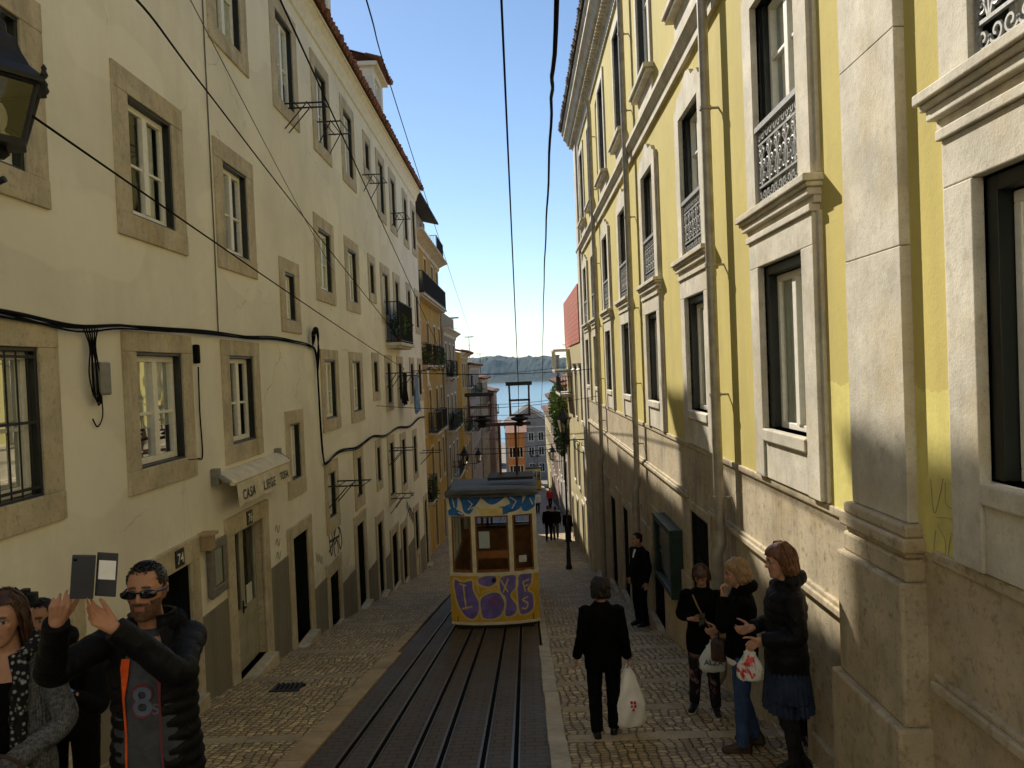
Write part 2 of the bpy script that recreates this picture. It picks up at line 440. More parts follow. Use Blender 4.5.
# ---------------------------------------------------------------- camera, sun, sky
cam = bpy.data.cameras.new('camera'); cam.sensor_width = 36; cam.lens = 780 / 1024 * 36; cam.clip_start = .05; cam.clip_end = 20000
camo = bpy.data.objects.new('camera', cam); COL.objects.link(camo); scene.camera = camo
def cam_matrix(vx, vy, roll):
    y = Vector(((vx - 512) / 780, -(vy - 384) / 780, -1)).normalized()          # street axis seen from the camera
    u = Vector((-math.sin(R(roll)), math.cos(R(roll)), 0)); u = (u - y * u.dot(y)).normalized(); x = y.cross(u)
    return Matrix((x, y, u)).to_4x4()
camo.matrix_world = Matrix.Translation((0, 0, 2.3)) @ cam_matrix(520, 368, 2.3)

SUN = Vector((-1, 2.08, 1.615)).normalized()
sl = bpy.data.lights.new('sun', 'SUN'); sl.energy = 3.5; sl.angle = R(.53); sl.color = (1., .925, .80)
so = bpy.data.objects.new('sun', sl); COL.objects.link(so); so.rotation_euler = SUN.to_track_quat('Z', 'Y').to_euler(); so.location = (-40, 70, 70)
w = bpy.data.worlds.new('World'); scene.world = w; w.use_nodes = True
nt = w.node_tree; bg = nt.nodes['Background']
sky = nt.nodes.new('ShaderNodeTexSky'); sky.sky_type = 'NISHITA'; sky.sun_disc = False
sky.sun_elevation = math.asin(SUN.z); sky.sun_rotation = math.atan2(SUN.x, SUN.y)
sky.altitude = 50; sky.air_density = 1.0; sky.dust_density = .05; sky.ozone_density = 2.6
nt.links.new(sky.outputs[0], bg.inputs['Color']); bg.inputs['Strength'].default_value = .067
vs = scene.view_settings
vs.view_transform = 'Standard'; vs.look = 'None'; vs.exposure = EXPOSURE; vs.gamma = 1; vs.use_curve_mapping = False
scene.render.engine = 'CYCLES'
cy = scene.cycles; cy.max_bounces = 10; cy.diffuse_bounces = 8; cy.glossy_bounces = 3; cy.transmission_bounces = 4; cy.transparent_max_bounces = 12; cy.volume_bounces = 0
cy.use_denoising = True; cy.sample_clamp_indirect = 6; cy.caustics_reflective = False; cy.caustics_refractive = False

# ---------------------------------------------------------------- ground
def gz(y):
    if y < 3.6: return -.22 - .02 * (y - 3.6)
    if y < 6.3: return -.22 + (y - 3.6) / 2.7 * (-1.16 + .22)
    if y < 30: return -.184 * y
    if y < 160: return -5.52 - .11 * (y - 30)
    if y < 400: return -19.82 - .064 * (y - 160)
    return -35.2
XL, XR = -4.1, 2.4
WALK = .055
ys = [-14, -8, -2, 2, 3.6, 4.5, 5.4, 6.3] + [7 + 1.5 * i for i in range(26)] + [46, 50, 60, 80, 100, 130, 160]
def strip(mb, x0, x1, dz, y0=-1., y1=160, edge=0, nx=1):
    yy = [y0] + [y for y in ys if y0 < y < y1] + [y1]
    for a, b in zip(yy, yy[1:]):
        za, zb = gz(a) + dz, gz(b) + dz
        mb.quad((x0, a, za), (x1, a, za), (x1, b, zb), (x0, b, zb))
        if edge:
            for x in (x0, x1): mb.quad((x, a, za), (x, b, zb), (x, b, zb - edge), (x, a, za - edge))
    for y in (y0, y1):
        if edge: mb.quad((x0, y, gz(y) + dz), (x1, y, gz(y) + dz), (x1, y, gz(y) + dz - edge), (x0, y, gz(y) + dz - edge))
    return mb
g = MB()
ty = [-60, -14, 3.6, 6.3, 30, 100, 160, 250, 330, 400]
xs_ = [-500, -120, -40, -13, 11, 40, 120, 500]
rowsv = [[(x, y, gz(y) - .35) for x in xs_] for y in ty]
for i in range(len(ty) - 1):
    for j in range(len(xs_) - 1): g.quad(rowsv[i][j], rowsv[i][j + 1], rowsv[i + 1][j + 1], rowsv[i + 1][j])
# the same sheet goes on below the river to the far bank and the horizon
for j in range(len(xs_) - 1):
    q0, q1 = (xs_[j] * 4, 440, -46), (xs_[j + 1] * 4, 440, -46)
    g.quad(rowsv[-1][j], rowsv[-1][j + 1], q1, q0); g.quad(q0, q1, (xs_[j + 1] * 18, 9000, -46), (xs_[j] * 18, 9000, -46))
struct('ground', g, M['terrain'])
struct('street', strip(MB(), -2.17, .15, .03, y1=43.5), M['road'])
struct('upper_street', strip(MB(), -40, 40, .03, y0=-14, y1=-1.), M['setts'])
struct('lower_street', strip(MB(), -4.4, 2.6, -.02, y0=43.5), M['far_road'])
k = MB()
strip(k, XL - .3, -2.36, WALK, y1=43.5)
struct('left_pavement', k, M['cobble_left'])
k = MB()
strip(k, .29, XR + .3, WALK, y1=43.5)
struct('right_pavement', k, M['cobble_right'])
# kerb stones with open joints
def kerb_run(x0, x1, y0, y1, mat, name):
    k = MB(); y = y0; i = 0
    while y < y1 - .2:
        L = min(.9 + .35 * random.random(), y1 - y); n = 1
        q = y + L - .012; dz = random.uniform(-.006, .006); dx = random.uniform(-.006, .006)
        za, zb = gz(y) + WALK + .008 + dz, gz(q) + WALK + .008 + dz
        k.hexa([(x0 + dx, y, za - .25), (x1 + dx, y, za - .25), (x1 + dx, q, zb - .25), (x0 + dx, q, zb - .25), (x0 + dx, y, za), (x1 + dx, y, za), (x1 + dx, q, zb), (x0 + dx, q, zb)])
        y += L
    o = struct(name, k, mat, bevel=.012); return o
kerb_run(-2.37, -2.12, -1, 12.7, M['old_kerb'], 'left_kerb')
kerb_run(-2.37, -2.2, 12.7, 43.5, M['old_kerb'], 'left_kerb')
kerb_run(.13, .31, -1, 12.8, M['kerb'], 'right_kerb')
kerb_run(.18, .31, 12.8, 43.5, M['kerb'], 'right_kerb')
# stone bands across the pavements: the shallow steps of the hill
def bands(x0, x1, y_list, mat, name):
    k = MB()
    for y in y_list:
        n = 3
        for i in range(n):
            a = x0 + (x1 - x0) * i / n; b = x0 + (x1 - x0) * (i + 1) / n - .012
            j = random.uniform(-.015, .015)
            z = gz(y) + WALK
            k.hexa([(a, y - .085 + j, z - .1), (b, y - .085 + j, z - .1), (b, y + .085 + j, z - .1), (a, y + .085 + j, z - .1), (a, y - .085 + j, z + .018), (b, y - .085 + j, z + .018), (b, y + .085 + j, z + .006), (a, y + .085 + j, z + .006)])
    struct(name, k, mat, bevel=.008)
bands(XL + .03, -2.38, [7.9, 10.9, 13.0, 16.1, 19.2, 22.3, 25.6, 29, 32.5, 36], M['dark_stone'], 'left_pavement_step')
bands(.32, XR - .05, [7.5, 8.6, 9.9, 11.1, 12.3, 13.6, 14.9, 16.4, 18, 19.7, 21.5, 23.5, 26, 29, 32, 35, 38], M['dark_stone'], 'right_pavement_step')

# ---------------------------------------------------------------- rails: six grooved rails in three pairs
for i, (x, lab) in enumerate([(-1.80, 'steel rail nearest the left kerb, outermost of six in the setts'), (-1.50, 'second steel rail from the left kerb, running beside the outermost one'),
                              (-1.13, 'left rail of the middle pair sunk in the track bed'), (-.87, 'right rail of the middle pair, running under the tram'),
                              (-.48, 'steel rail fifth from the left kerb, below the tram centre'), (-.18, 'steel rail nearest the right kerb and the pale kerb stones')]):
    k = MB()
    for a, b, dz, m in ((x - .045, x - .022, .04, 0), (x + .022, x + .036, .04, 0), (x - .022, x + .022, .034, 1)):
        k.cur = m
        yy = [-1] + [y for y in ys if -1 < y < 80] + [80]
        for p, q in zip(yy, yy[1:]):
            p0, q0 = gz(p) + dz, gz(q) + dz
            k.hexa([(a, p, p0 - .08), (b, p, p0 - .08), (b, q, q0 - .08), (a, q, q0 - .08), (a, p, p0), (b, p, p0), (b, q, q0), (a, q, q0)])
    k.v = [(p[0], p[1], p[2]) for p in k.v]
    solo('tram_rail', k, [M['steel'], M['groove']], lab, 'tram rail', 'tram rails set in the street', at=(x, 0, gz(0)))

k = MB()
for i in range(6):
    k.box(-3.42 + i * .062, -3.385 + i * .062, 10.1, 10.36, gz(10.2) + WALK - .02, gz(10.2) + WALK + .03)
k.box(-3.45, -3.05, 10.06, 10.1, gz(10.2) + WALK - .02, gz(10.1) + WALK + .02); k.box(-3.45, -3.05, 10.36, 10.4, gz(10.2) + WALK - .03, gz(10.4) + WALK + .03)
solo('drain_grate', k, M['black_iron'], 'small dark iron drain grate in the left cobbled pavement', 'drain grate', at=(-3.25, 10.2, gz(10.2) + WALK))

# ---------------------------------------------------------------- river and far bank
def water_mat():
    t = NT('river_water'); v = t.pos()
    n = t.math('ADD', t.noise(t.pos((.04, .1, .1)), 1., 6, .6), t.math('MULTIPLY', t.noise(t.pos((.3, .6, .3)), 1., 4, .6), .25))
    t.bump(n, .15, .25)
    return t.set(t.ramp(n, [(.35, (.085, .175, .22)), (.8, (.12, .22, .27))]), .25, 0, .25)
def wood_mat(name, a, b, c):
    t = NT(name); v = t.pos()
    n = t.noise(v, .02, 8, .7); n2 = t.noise(v, .12, 5, .7)
    col = t.mix(t.ramp(n, [(.35, a), (.65, b)]), c, t.ramp(n2, [(.6, 0.), (.72, .7)]))
    return t.set(col, .95, 0, .1)
M['water'] = water_mat(); M['hill'] = wood_mat('wooded_far_bank', (.014, .026, .018), (.04, .055, .035), (.30, .27, .22))
k = MB(); k.quad((-6000, 402, -37), (6000, 402, -37), (6000, 2400, -37), (-6000, 2400, -37)); struct('river', k, M['water'])
k = MB()
nx, ny = 420, 16; rows = []
for j in range(ny):
    y = 2050 + j * 30
    row = []
    for i in range(nx):
        x = -1500 + i * 7.15
        e = max(0., min(1., (y - 2080) / 260.)); e = e * e * (3 - 2 * e)
        h = 52 + 16 * math.sin(x * .0032 + 1.9) + 9 * noise.noise((x * .008, y * .004, 1.3)) + 8 * noise.noise((x * .02, y * .02, 4.3)) + 7 * abs(noise.noise((x * .07, y * .09, 7.7))) + 9 * abs(noise.noise((x * .035, y * .045, 2.7)))
        h *= 1 - .35 * max(0, min(1, (x - 60) / 260))
        row.append((x, y, -42 + e * (42 - 37 + h + (y - 2300) * .012)))
    rows.append(row)
for j in range(ny - 1):
    for i in range(nx - 1): k.quad(rows[j][i], rows[j][i + 1], rows[j + 1][i + 1], rows[j + 1][i])
struct('far_hills', k, M['hill'])
if HAZE:
    k = MB(); k.box(-1700, 1700, -70, 3400, -50, 90)
    t = NT('thin_air'); t.n.remove(t.b); v = t.new('ShaderNodeVolumePrincipled'); v.inputs['Color'].default_value = (.50, .74, 1., 1); v.inputs['Density'].default_value = HAZE
    v.inputs['Anisotropy'].default_value = .2; t.link(v.outputs[0], t.out.inputs['Volume'])
    h = part('haze', k, t.m); tag(h, kind='stuff')

# ---------------------------------------------------------------- facades and windows
def plane_x(X, sgn):
    """facade at world x = X whose outside looks towards sgn*x"""
    return lambda s, z, d=0.: (X + sgn * d, s, z)
PL = plane_x(XL, 1); PR = plane_x(XR, -1)

def facade(mb, P, s0, s1, z0, z1, holes, depth=.75, rev=.24, mw=0, mr=1, mi=2):
    S = sorted({s0, s1, *[h[0] for h in holes], *[h[1] for h in holes]}); Z = sorted({z0, z1, *[h[2] for h in holes], *[h[3] for h in holes]})
    S = [x for x in S if s0 <= x <= s1]; Z = [x for x in Z if z0 <= x <= z1]
    mb.cur = mw
    for a, b in zip(S, S[1:]):
        run = None
        for c, d in zip(Z, Z[1:]):
            m, n = (a + b) / 2, (c + d) / 2
            inside = any(h[0] < m < h[1] and h[2] < n < h[3] for h in holes)
            if inside:
                if run: mb.quad(P(a, run[0]), P(b, run[0]), P(b, run[1]), P(a, run[1])); run = None
            else: run = (run[0], d) if run else (c, d)
        if run: mb.quad(P(a, run[0]), P(b, run[0]), P(b, run[1]), P(a, run[1]))
    for h in holes:
        a, b, c, d = h[:4]; mrev = h[4] if len(h) > 4 else mr
        for lo, hi, m in ((0, rev, mrev), (rev, depth, mi)):
            mb.cur = m
            q = [(a, c), (b, c), (b, d), (a, d)]
            for i in range(4):
                p, r = q[i], q[(i + 1) % 4]
                mb.quad(P(*p, -lo), P(*r, -lo), P(*r, -hi), P(*p, -hi))
        mb.quad(P(a, c, -depth), P(b, c, -depth), P(b, d, -depth), P(a, d, -depth))
    mb.cur = mw

def body(mb, P, s0, s1, z0, z1, thick):
    """ends, back and lid behind a facade"""
    mb.quad(P(s0, z0), P(s0, z0, -thick), P(s0, z1, -thick), P(s0, z1)); mb.quad(P(s1, z0), P(s1, z0, -thick), P(s1, z1, -thick), P(s1, z1))
    mb.quad(P(s0, z0, -thick), P(s1, z0, -thick), P(s1, z1, -thick), P(s0, z1, -thick)); mb.quad(P(s0, z1), P(s1, z1), P(s1, z1, -thick), P(s0, z1, -thick))

def wavy(mb, P, a, b, z0, z1, d, amp=.018, waves=5, n=28):
    pts = [(a + (b - a) * i / n, d + amp * math.sin(i / n * waves * 2 * math.pi + a)) for i in range(n + 1)]
    for (s, e), (s2, e2) in zip(pts, pts[1:]):
        mb.quad(P(s, z0, e), P(s2, z0, e2), P(s2, z1, e2), P(s, z1, e))

def casement(bld_win, P, a, b, c, d, dep=-.075, fw=.068, leaves=2, bars=(.46,), mat='white_paint', curtain=True, glaz='glass', half=0, cm='curtain', full=.8):
    """white leaves, panes and a curtain behind, as sub-parts of the window"""
    mb = MB(); t0, t1 = dep - .05, dep
    mb.pbox(P, a, b, c, c + fw, t0, t1); mb.pbox(P, a, b, d - fw, d, t0, t1)
    mb.pbox(P, a, a + fw, c + fw, d - fw, t0, t1); mb.pbox(P, b - fw, b, c + fw, d - fw, t0, t1)
    e = .004
    for i in range(1, leaves):
        m = a + (b - a) * i / leaves
        mb.pbox(P, m - fw * .8, m + fw * .8, c + fw, d - fw, t0 + e, t1 + .018)
    for f in bars:
        zz = c + (d - c) * f
        for i in range(leaves):
            l = a + (b - a) * i / leaves + fw * (.8 if i else 1); r = a + (b - a) * (i + 1) / leaves - fw * (.8 if i < leaves - 1 else 1)
            mb.pbox(P, l, r, zz - .016, zz + .016, t0 + 2 * e, t1 - e)
    part('casement', mb, M[mat], bld_win, bevel=.006)
    g = MB(); g.quad(P(a + .02, c + .02, dep - .03), P(b - .02, c + .02, dep - .03), P(b - .02, d - .02, dep - .03), P(a + .02, d - .02, dep - .03))
    part('pane', g, M[glaz], bld_win)
    if curtain:
        k = MB(); w = (b - a); top = d - .03; bot = c + .03 + (d - c) * (half if half else 0)
        rr = random.random()
        if rr < full: wavy(k, P, a + .02, b - .02, bot, top, dep - .052, amp=.007, waves=9, n=54)
        elif rr < .75: wavy(k, P, a + .02, a + w * .46, bot, top, dep - .1); wavy(k, P, a + w * .56, b - .02, bot, top, dep - .1)
        else: wavy(k, P, a + .02, a + w * random.uniform(.28, .4), bot, top, dep - .13, waves=4); wavy(k, P, a + w * random.uniform(.62, .75), b - .02, bot, top, dep - .13, waves=3)
        part('curtain', k, M[cm], bld_win)

def left_window(bld, P, s0, s1, z0, z1, side=.29, head=.25, sill=.26, opening=None, dark=True, **k):
    """limestone surround 3 cm proud, dark green outer lining, white leaves"""
    a, b, c, d = opening or (s0 + side, s1 - side, z0 + sill, z1 - head)
    mb = MB(); pr = .028
    mb.pbox(P, s0, s1, d, z1, -.02, pr); mb.pbox(P, s0, s1, z0, c, -.02, pr + .004)
    mb.pbox(P, s0, a, c, d, -.02, pr - .003); mb.pbox(P, b, s1, c, d, -.02, pr - .003)
    w = part('window', mb, M['surround'], bld, bevel=.008)
    if dark:
        f = MB(); t = .035; x0, x1 = -.078, .004
        f.pbox(P, a, b, d - t, d - .002, x0, x1); f.pbox(P, a, b, c + .002, c + t * .7, x0, x1); f.pbox(P, a + .002, a + t, c + t * .7, d - t, x0, x1 - .003); f.pbox(P, b - t, b - .002, c + t * .7, d - t, x0, x1 - .003)
        part('lining', f, M['green_paint'], w, bevel=.004)
    casement(w, P, a + .037, b - .037, c + .027, d - .037, **k)
    return w, (a, b, c, d)

def bar_grille(parent, P, a, b, c, d, dd=-.02, step=.13, name='grille'):
    f = MB(); s = a + step
    while s < b - .03:
        f.tube([P(s, c, dd), P(s, d, dd)], .008, 6); s += step
    for z in (c + .08, (c + d) / 2, d - .08): f.pbox(P, a, b, z - .012, z + .012, dd - .012, dd + .004)
    return part(name, f, M['black_iron'], parent)

# ================================================================= LEFT: long cream house
HL = 'cream_house'
cream = thing(HL, 'long cream plastered house with limestone window frames on the left of the street', 'house', (XL, 10, gz(10)))
rowU = [(.5, 2.15), (2.7, 4.3), (5.2, 6.87), (8.05, 9.7), (10.75, 12.33), (13.58, 15.18), (16.25, 17.78), (18.9, 20.45), ('s', 21.65, 22.7), (23.55, 25.03), (25.88, 27.3), (28.85, 30.15), (31.1, 32.4)]
wins = []; holes = []
for q in rowU:
    if q[0] == 's': wins.append((q[1], q[2], 7.83, 9.07, .24, .24, .25, {}))
    else: wins.append((q[0], q[1], 7.02, 9.12, .29, .27, .26, {}))
for q in [(.5, 2.15), (2.7, 4.3), (5.2, 6.87), (8.05, 9.72), (10.72, 12.3), (15.93, 17.6), (18.7, 20.3), (23.48, 25.1), (25.87, 27.25), (28.85, 30.15), (31.1, 32.4)]: wins.append((q[0], q[1], 3.86, 5.66, .31, .26, .25, {}))
wins += [(13.48, 14.66, 3.1, 4.41, .29, .24, .22, {}), (21.6, 22.65, 4.32, 5.66, .24, .24, .25, {})]
for q in [(.5, 2.15), (2.7, 4.3), (5.2, 6.87), (8.0, 9.68), (10.66, 12.2), (15.98, 17.52), (18.68, 20.2), (23.6, 24.9), (25.9, 27.2), (28.85, 30.1), (31.1, 32.4)]: wins.append((q[0], q[1], 1.13, 2.86, .28, .22, .25, {'bars_': q[1] == 6.87}))
wins += [(21.55, 22.6, 1.54, 2.9, .24, .24, .24, {}), (13.42, 14.5, .17, 1.71, .24, .24, .3, {})]
wins += [(15.9, 17.05, -.98, .5, .26, .25, .28, {}), (18.68, 19.8, -1.0, .5, .24, .25, .28, {}), (21.5, 22.4, -.98, .45, .2, .22, .24, {}), (23.4, 24.7, -1.72, .38, .2, .23, .24, {}), (25.9, 27.15, -1.75, .26, .2, .23, .24, {}), (28.8, 30.0, -1.75, .15, .22, .25, .24, {})]
for q in wins:
    holes.append((q[0] + q[4], q[1] - q[4], q[2] + q[6], q[3] - q[5]))
doors = [  # outer s0,s1,top ; inset ; lintel ; kind
    (5.0, 7.05, .42, .34, .38, 'arch'), (8.12, 9.6, .39, .27, .28, 'dark'), (10.5, 12.25, .40, .28, .25, 'shop'), (13.22, 14.7, -.30, .28, .22, 'dark'), (15.68, 16.95, -1.55, .24, .3, 'low'),
    (18.4, 19.75, -1.08, .26, .27, 'brown'), (21.05, 22.2, -1.58, .22, .26, 'brown'), (23.2, 24.7, -2.4, .26, .25, 'blocked'), (25.25, 26.55, -2.62, .24, .24, 'teal'), (28.3, 29.55, -2.62, .24, .24, 'shutter'), (31.2, 32.3, -2.7, .2, .24, 'brown')]
for (a, b, zt, ins, lin, kind) in doors:
    m = (a + b) / 2
    zb = gz(m) + WALK + (.1 if kind not in ('low', 'shutter') else .0)
    if kind == 'shutter': zb = gz(m) + 1.0
    holes.append((a + ins, b - ins, zb, zt - lin, 3 if kind == 'shop' else 1))
wall = MB()
facade(wall, PL, -.3, 32.72, -8.5, 9.9, holes)
body(wall, PL, -.3, 32.72, -8.5, 9.9, 9)
part('wall', wall, [M['white_plaster'], M['green_paint'], M['interior'], M['surround']], cream)
for i, q in enumerate(wins):
    w, o = left_window(cream, PL, q[0], q[1], q[2], q[3], q[4], q[5], q[6], half=(.3 if i % 4 == 1 else 0))
    if q[7].get('bars_'): bar_grille(w, PL, o[0], o[1], o[2], o[3], -.005, .14)
# doors
def door_leaf(bld_frame, P, a, b, c, d, mat, glazed, dep=-.2):
    mb = MB(); m = (a + b) / 2
    for l, r in ((a, m - .006), (m + .006, b)):
        if glazed:
            z0 = c + (d - c) * .42
            mb.pbox(P, l, r, c, z0, dep - .05, dep)
            mb.pbox(P, l + .07, r - .07, c + .14, z0 - .12, dep - .05, dep + .012)
            mb.pbox(P, l, l + .07, z0, d, dep - .05, dep); mb.pbox(P, r - .07, r, z0, d, dep - .05, dep); mb.pbox(P, l + .07, r - .07, d - .08, d, dep - .05, dep)
        else:
            mb.pbox(P, l, r, c, d, dep - .05, dep)
            h = d - c
            for f0, f1 in ((.06, .38), (.44, .72), (.77, .95)): mb.pbox(P, l + .07, r - .07, c + h * f0, c + h * f1, dep - .04, dep + .014)
    o = part('door', mb, M[mat], bld_frame, bevel=.006)
    hd = MB(); zc = c + (d - c) * .43
    hd.pbox(P, m - .06, m - .02, zc - .09, zc + .09, dep + .001, dep + .012); hd.tube([P(m - .04, zc, dep), P(m - .04, zc, dep + .05), P(m - .13, zc, dep + .05)], .011, 8)
    part('handle', hd, M['black_iron'], bld_frame)
    if glazed:
        g = MB()
        z0 = c + (d - c) * .42
        for l, r in ((a, m - .006), (m + .006, b)): g.quad(P(l + .05, z0, dep - .02), P(r - .05, z0, dep - .02), P(r - .05, d - .05, dep - .02), P(l + .05, d - .05, dep - .02))
        part('pane', g, M['glass'], bld_frame)
    return o
kinds = {'arch': ('door_dark', 0), 'dark': ('door_dark', 0), 'shop': ('door_green', 1), 'low': ('door_dark', 0), 'brown': ('door_dark', 0), 'blocked': ('cement', 0), 'teal': ('door_teal', 0), 'shutter': ('door_dark', 0)}
for (a, b, zt, ins, lin, kind) in doors:
    m = (a + b) / 2; zb = gz(m) + WALK + (.1 if kind not in ('low', 'shutter') else 0.)
    if kind == 'shutter': zb = gz(m) + 1.0
    low = gz(b) - .3
    fr = MB(); pr = .04
    fr.pbox(PL, a, b, zt - lin, zt, -.02, pr + .006); fr.pbox(PL, a, a + ins, low, zt - lin, -.02, pr); fr.pbox(PL, b - ins, b, low, zt - lin, -.02, pr)
    if kind == 'shutter': fr.pbox(PL, a + ins, b - ins, zb - .2, zb, -.02, pr + .02)
    else: fr.pbox(PL, a + ins - .02, b - ins + .02, low, zb, -.25, pr + .05 + (.1 if kind in ('dark', 'shop', 'brown') else 0))
    f = part('doorway', fr, M['surround'], cream, bevel=.012)
    mat, gl = kinds[kind]
    dep = -.1 if kind in ('shop', 'teal') else -.34
    if kind == 'blocked':
        q = MB(); q.pbox(PL, a + ins, b - ins, zb, zt - lin, -.2, -.12); part('blocking', q, M['cement'], f)
    else: door_leaf(f, PL, a + ins + .005, b - ins - .005, zb + .005, zt - lin - .005, mat, gl, dep)
    if kind == 'shop':
        A, B, C, D = a + ins + .09, b - ins - .09, zb, zt - lin
        for u0, u1, z0, z1 in ((A + .03, A + .24, D - .95, D - .68), (A + .02, A + .22, D - 1.22, D - 1.0), (B - .36, B - .12, D - 1.2, D - .92)):
            q = MB(); q.pbox(PL, u0, u1, z0, z1, dep - .012, dep - .006); part('notice', q, M['poster_white'], f)
        for u0, u1, z0, z1 in ((A + .04, A + .27, D - 1.6, D - 1.26), (B - .3, B - .08, D - 1.55, D - 1.3)):
            q = MB(); q.pbox(PL, u0, u1, z0, z1, dep - .012, dep - .006); part('poster', q, M['poster_green'], f)
    if kind == 'dark' and a < 9 or kind == 'shop':
        q = MB(); n = 9.0 if a < 9 else 11.35; z = zt - lin * .5
        q.pbox(PL, n - .11, n + .11, z - .1, z + .1, pr + .004, pr + .02); pl = part('number_plate', q, M['plate'], f)
        tx = text_mb('74' if a < 9 else '76', .17, lambda u, v, d: PL(n - .085 + u, z - .06 + v, pr + .02 + d), .004)
        part('number', tx, M['letter_white'], pl)
# dado of grey cement, stepping down with the hill
dm = MB(); cuts = []
edges = [(7.06, 8.11), (9.61, 10.49), (12.26, 13.21), (14.71, 15.67), (16.96, 18.39), (19.76, 21.04), (22.21, 23.19), (24.71, 25.24), (26.56, 28.29), (29.56, 31.19)]
tops = [-.66, -.66, -.74, -1.78, -2.3, -2.75, -3.05, -3.4, -3.7, -4.2]
for (a, b), zt in zip(edges, tops):
    dm = MB(); dm.pbox(PL, a + .002, b - .002, gz(b) - .4, zt, -.02, .022); part('dado', dm, M['cement'], cream, bevel=.006)
# eaves: plaster cove, projecting slab and the row of half-round tiles
ev = MB()
prof = [(-.02, 9.42), (.04, 9.44), (.07, 9.56), (.12, 9.7), (.2, 9.79), (.24, 9.8), (.24, 9.86), (-.02, 9.87)]
ev.ring_loft([[PL(-.3, z, d) for d, z in prof], [PL(32.72, z, d) for d, z in prof]])
part('eaves_cornice', ev, M['white_trim'], cream)
rf = MB(); ny = int((32.9 + 12) / .21)
def tile_roof(rf, P, s0, s1, zeave, d_eave, run, rise, pitch=.21, thick=.045):
    n = int((s1 - s0) / pitch); m = 6
    secs = []
    for i in range(n * m + 1):
        s = s0 + pitch * i / m; ph = (i % m) / m
        secs.append((s, .055 * abs(math.sin(math.pi * ph)) if True else 0))
    for t0, t1 in zip([0, .02, .5], [.02, .5, 1.]):
        for (a, ha), (b, hb) in zip(secs, secs[1:]):
            rf.quad(P(a, zeave + rise * t0 + ha, d_eave - run * t0), P(b, zeave + rise * t0 + hb, d_eave - run * t0), P(b, zeave + rise * t1 + hb, d_eave - run * t1), P(a, zeave + rise * t1 + ha, d_eave - run * t1))
    for (a, ha), (b, hb) in zip(secs, secs[1:]):
        rf.quad(P(a, zeave - thick, d_eave - .01), P(b, zeave - thick, d_eave - .01), P(b, zeave + hb, d_eave), P(a, zeave + ha, d_eave))
    rnd = random.Random(5); s = s0 + pitch / 2
    while s < s1:                                            # open ends of the cover tiles along the eave
        j = rnd.uniform(-.02, .03); dz = rnd.uniform(-.008, .012); sl = rise / run
        rf.tube([P(s + rnd.uniform(-.012, .012), zeave + dz + .012 - sl * (.05 + j), d_eave + .05 + j), P(s, zeave + dz + .015 + sl * .42, d_eave - .42)], [pitch * .40, pitch * .34], 8); s += pitch
    rf.quad(P(s0, zeave - thick, d_eave - .01), P(s1, zeave - thick, d_eave - .01), P(s1, zeave - thick + rise, d_eave - run), P(s0, zeave - thick + rise, d_eave - run))
tile_roof(rf, PL, -.4, 32.85, 9.93, .3, 5.0, 2.6)
rf.quad(PL(-.4, 12.55, -4.7), PL(32.85, 12.55, -4.7), PL(32.85, 9.9, -9.2), PL(-.4, 9.9, -9.2))
for s in (-.4, 32.85): rf.quad(PL(s, 9.88, .25), PL(s, 12.5, -4.7), PL(s, 9.9, -9.2), PL(s, 9.88, -4))
part('roof', rf, M['tile'], cream)
# dormers
def dormer(s0, s1, z1=11.76, front=-.02, ov=.24):
    d = MB(); z0 = 10.05
    facade(d, lambda s, z, e=0: PL(s, z, e + front), s0, s1, z0, z1, [(s0 + .35, s1 - .35, z0 + .35, z1 - .3)], depth=.4, rev=.1)
    d.cur = 0
    for s in (s0, s1): d.quad(PL(s, z0 - .2, front), PL(s, z1, front), PL(s, z1 + .0, front - 3.2), PL(s, z0 + 1.5, front - 3.2))
    d.quad(PL(s0, z1, front), PL(s1, z1, front), PL(s1, z1, front - 3.2), PL(s0, z1, front - 3.2))
    o = part('dormer', d, [M['white_trim'], M['white_trim'], M['interior']], cream)
    c = MB(); c.pbox(PL, s0 - ov * .6, s1 + ov * .6, z1 - .1, z1 + .02, front - 2.8, front + ov * .65); part('dormer_cornice', c, M['white_trim'], o)
    c = MB(); mid = (s0 + s1) / 2; n = 10
    tile_roof(c, PL, s0 - ov, s1 + ov, z1 + .06, front + ov, 3.3, 1.0, .2, .05)
    part('dormer_roof', c, M['tile'], o)
    casement(o, lambda s, z, e=0: PL(s, z, e + front), s0 + .37, s1 - .37, z0 + .37, z1 - .32, dep=-.06, curtain=False)
dormer(23.9, 25.6); dormer(16.7, 18.9, front=-.1)
ch = MB(); ch.pbox(PL, 28.2, 29.1, 10.8, 13.2, -3.2, -2.5); ch.pbox(PL, 28.12, 29.18, 13.2, 13.32, -3.28, -2.42); part('chimney', ch, M['white_plaster'], cream, bevel=.02)
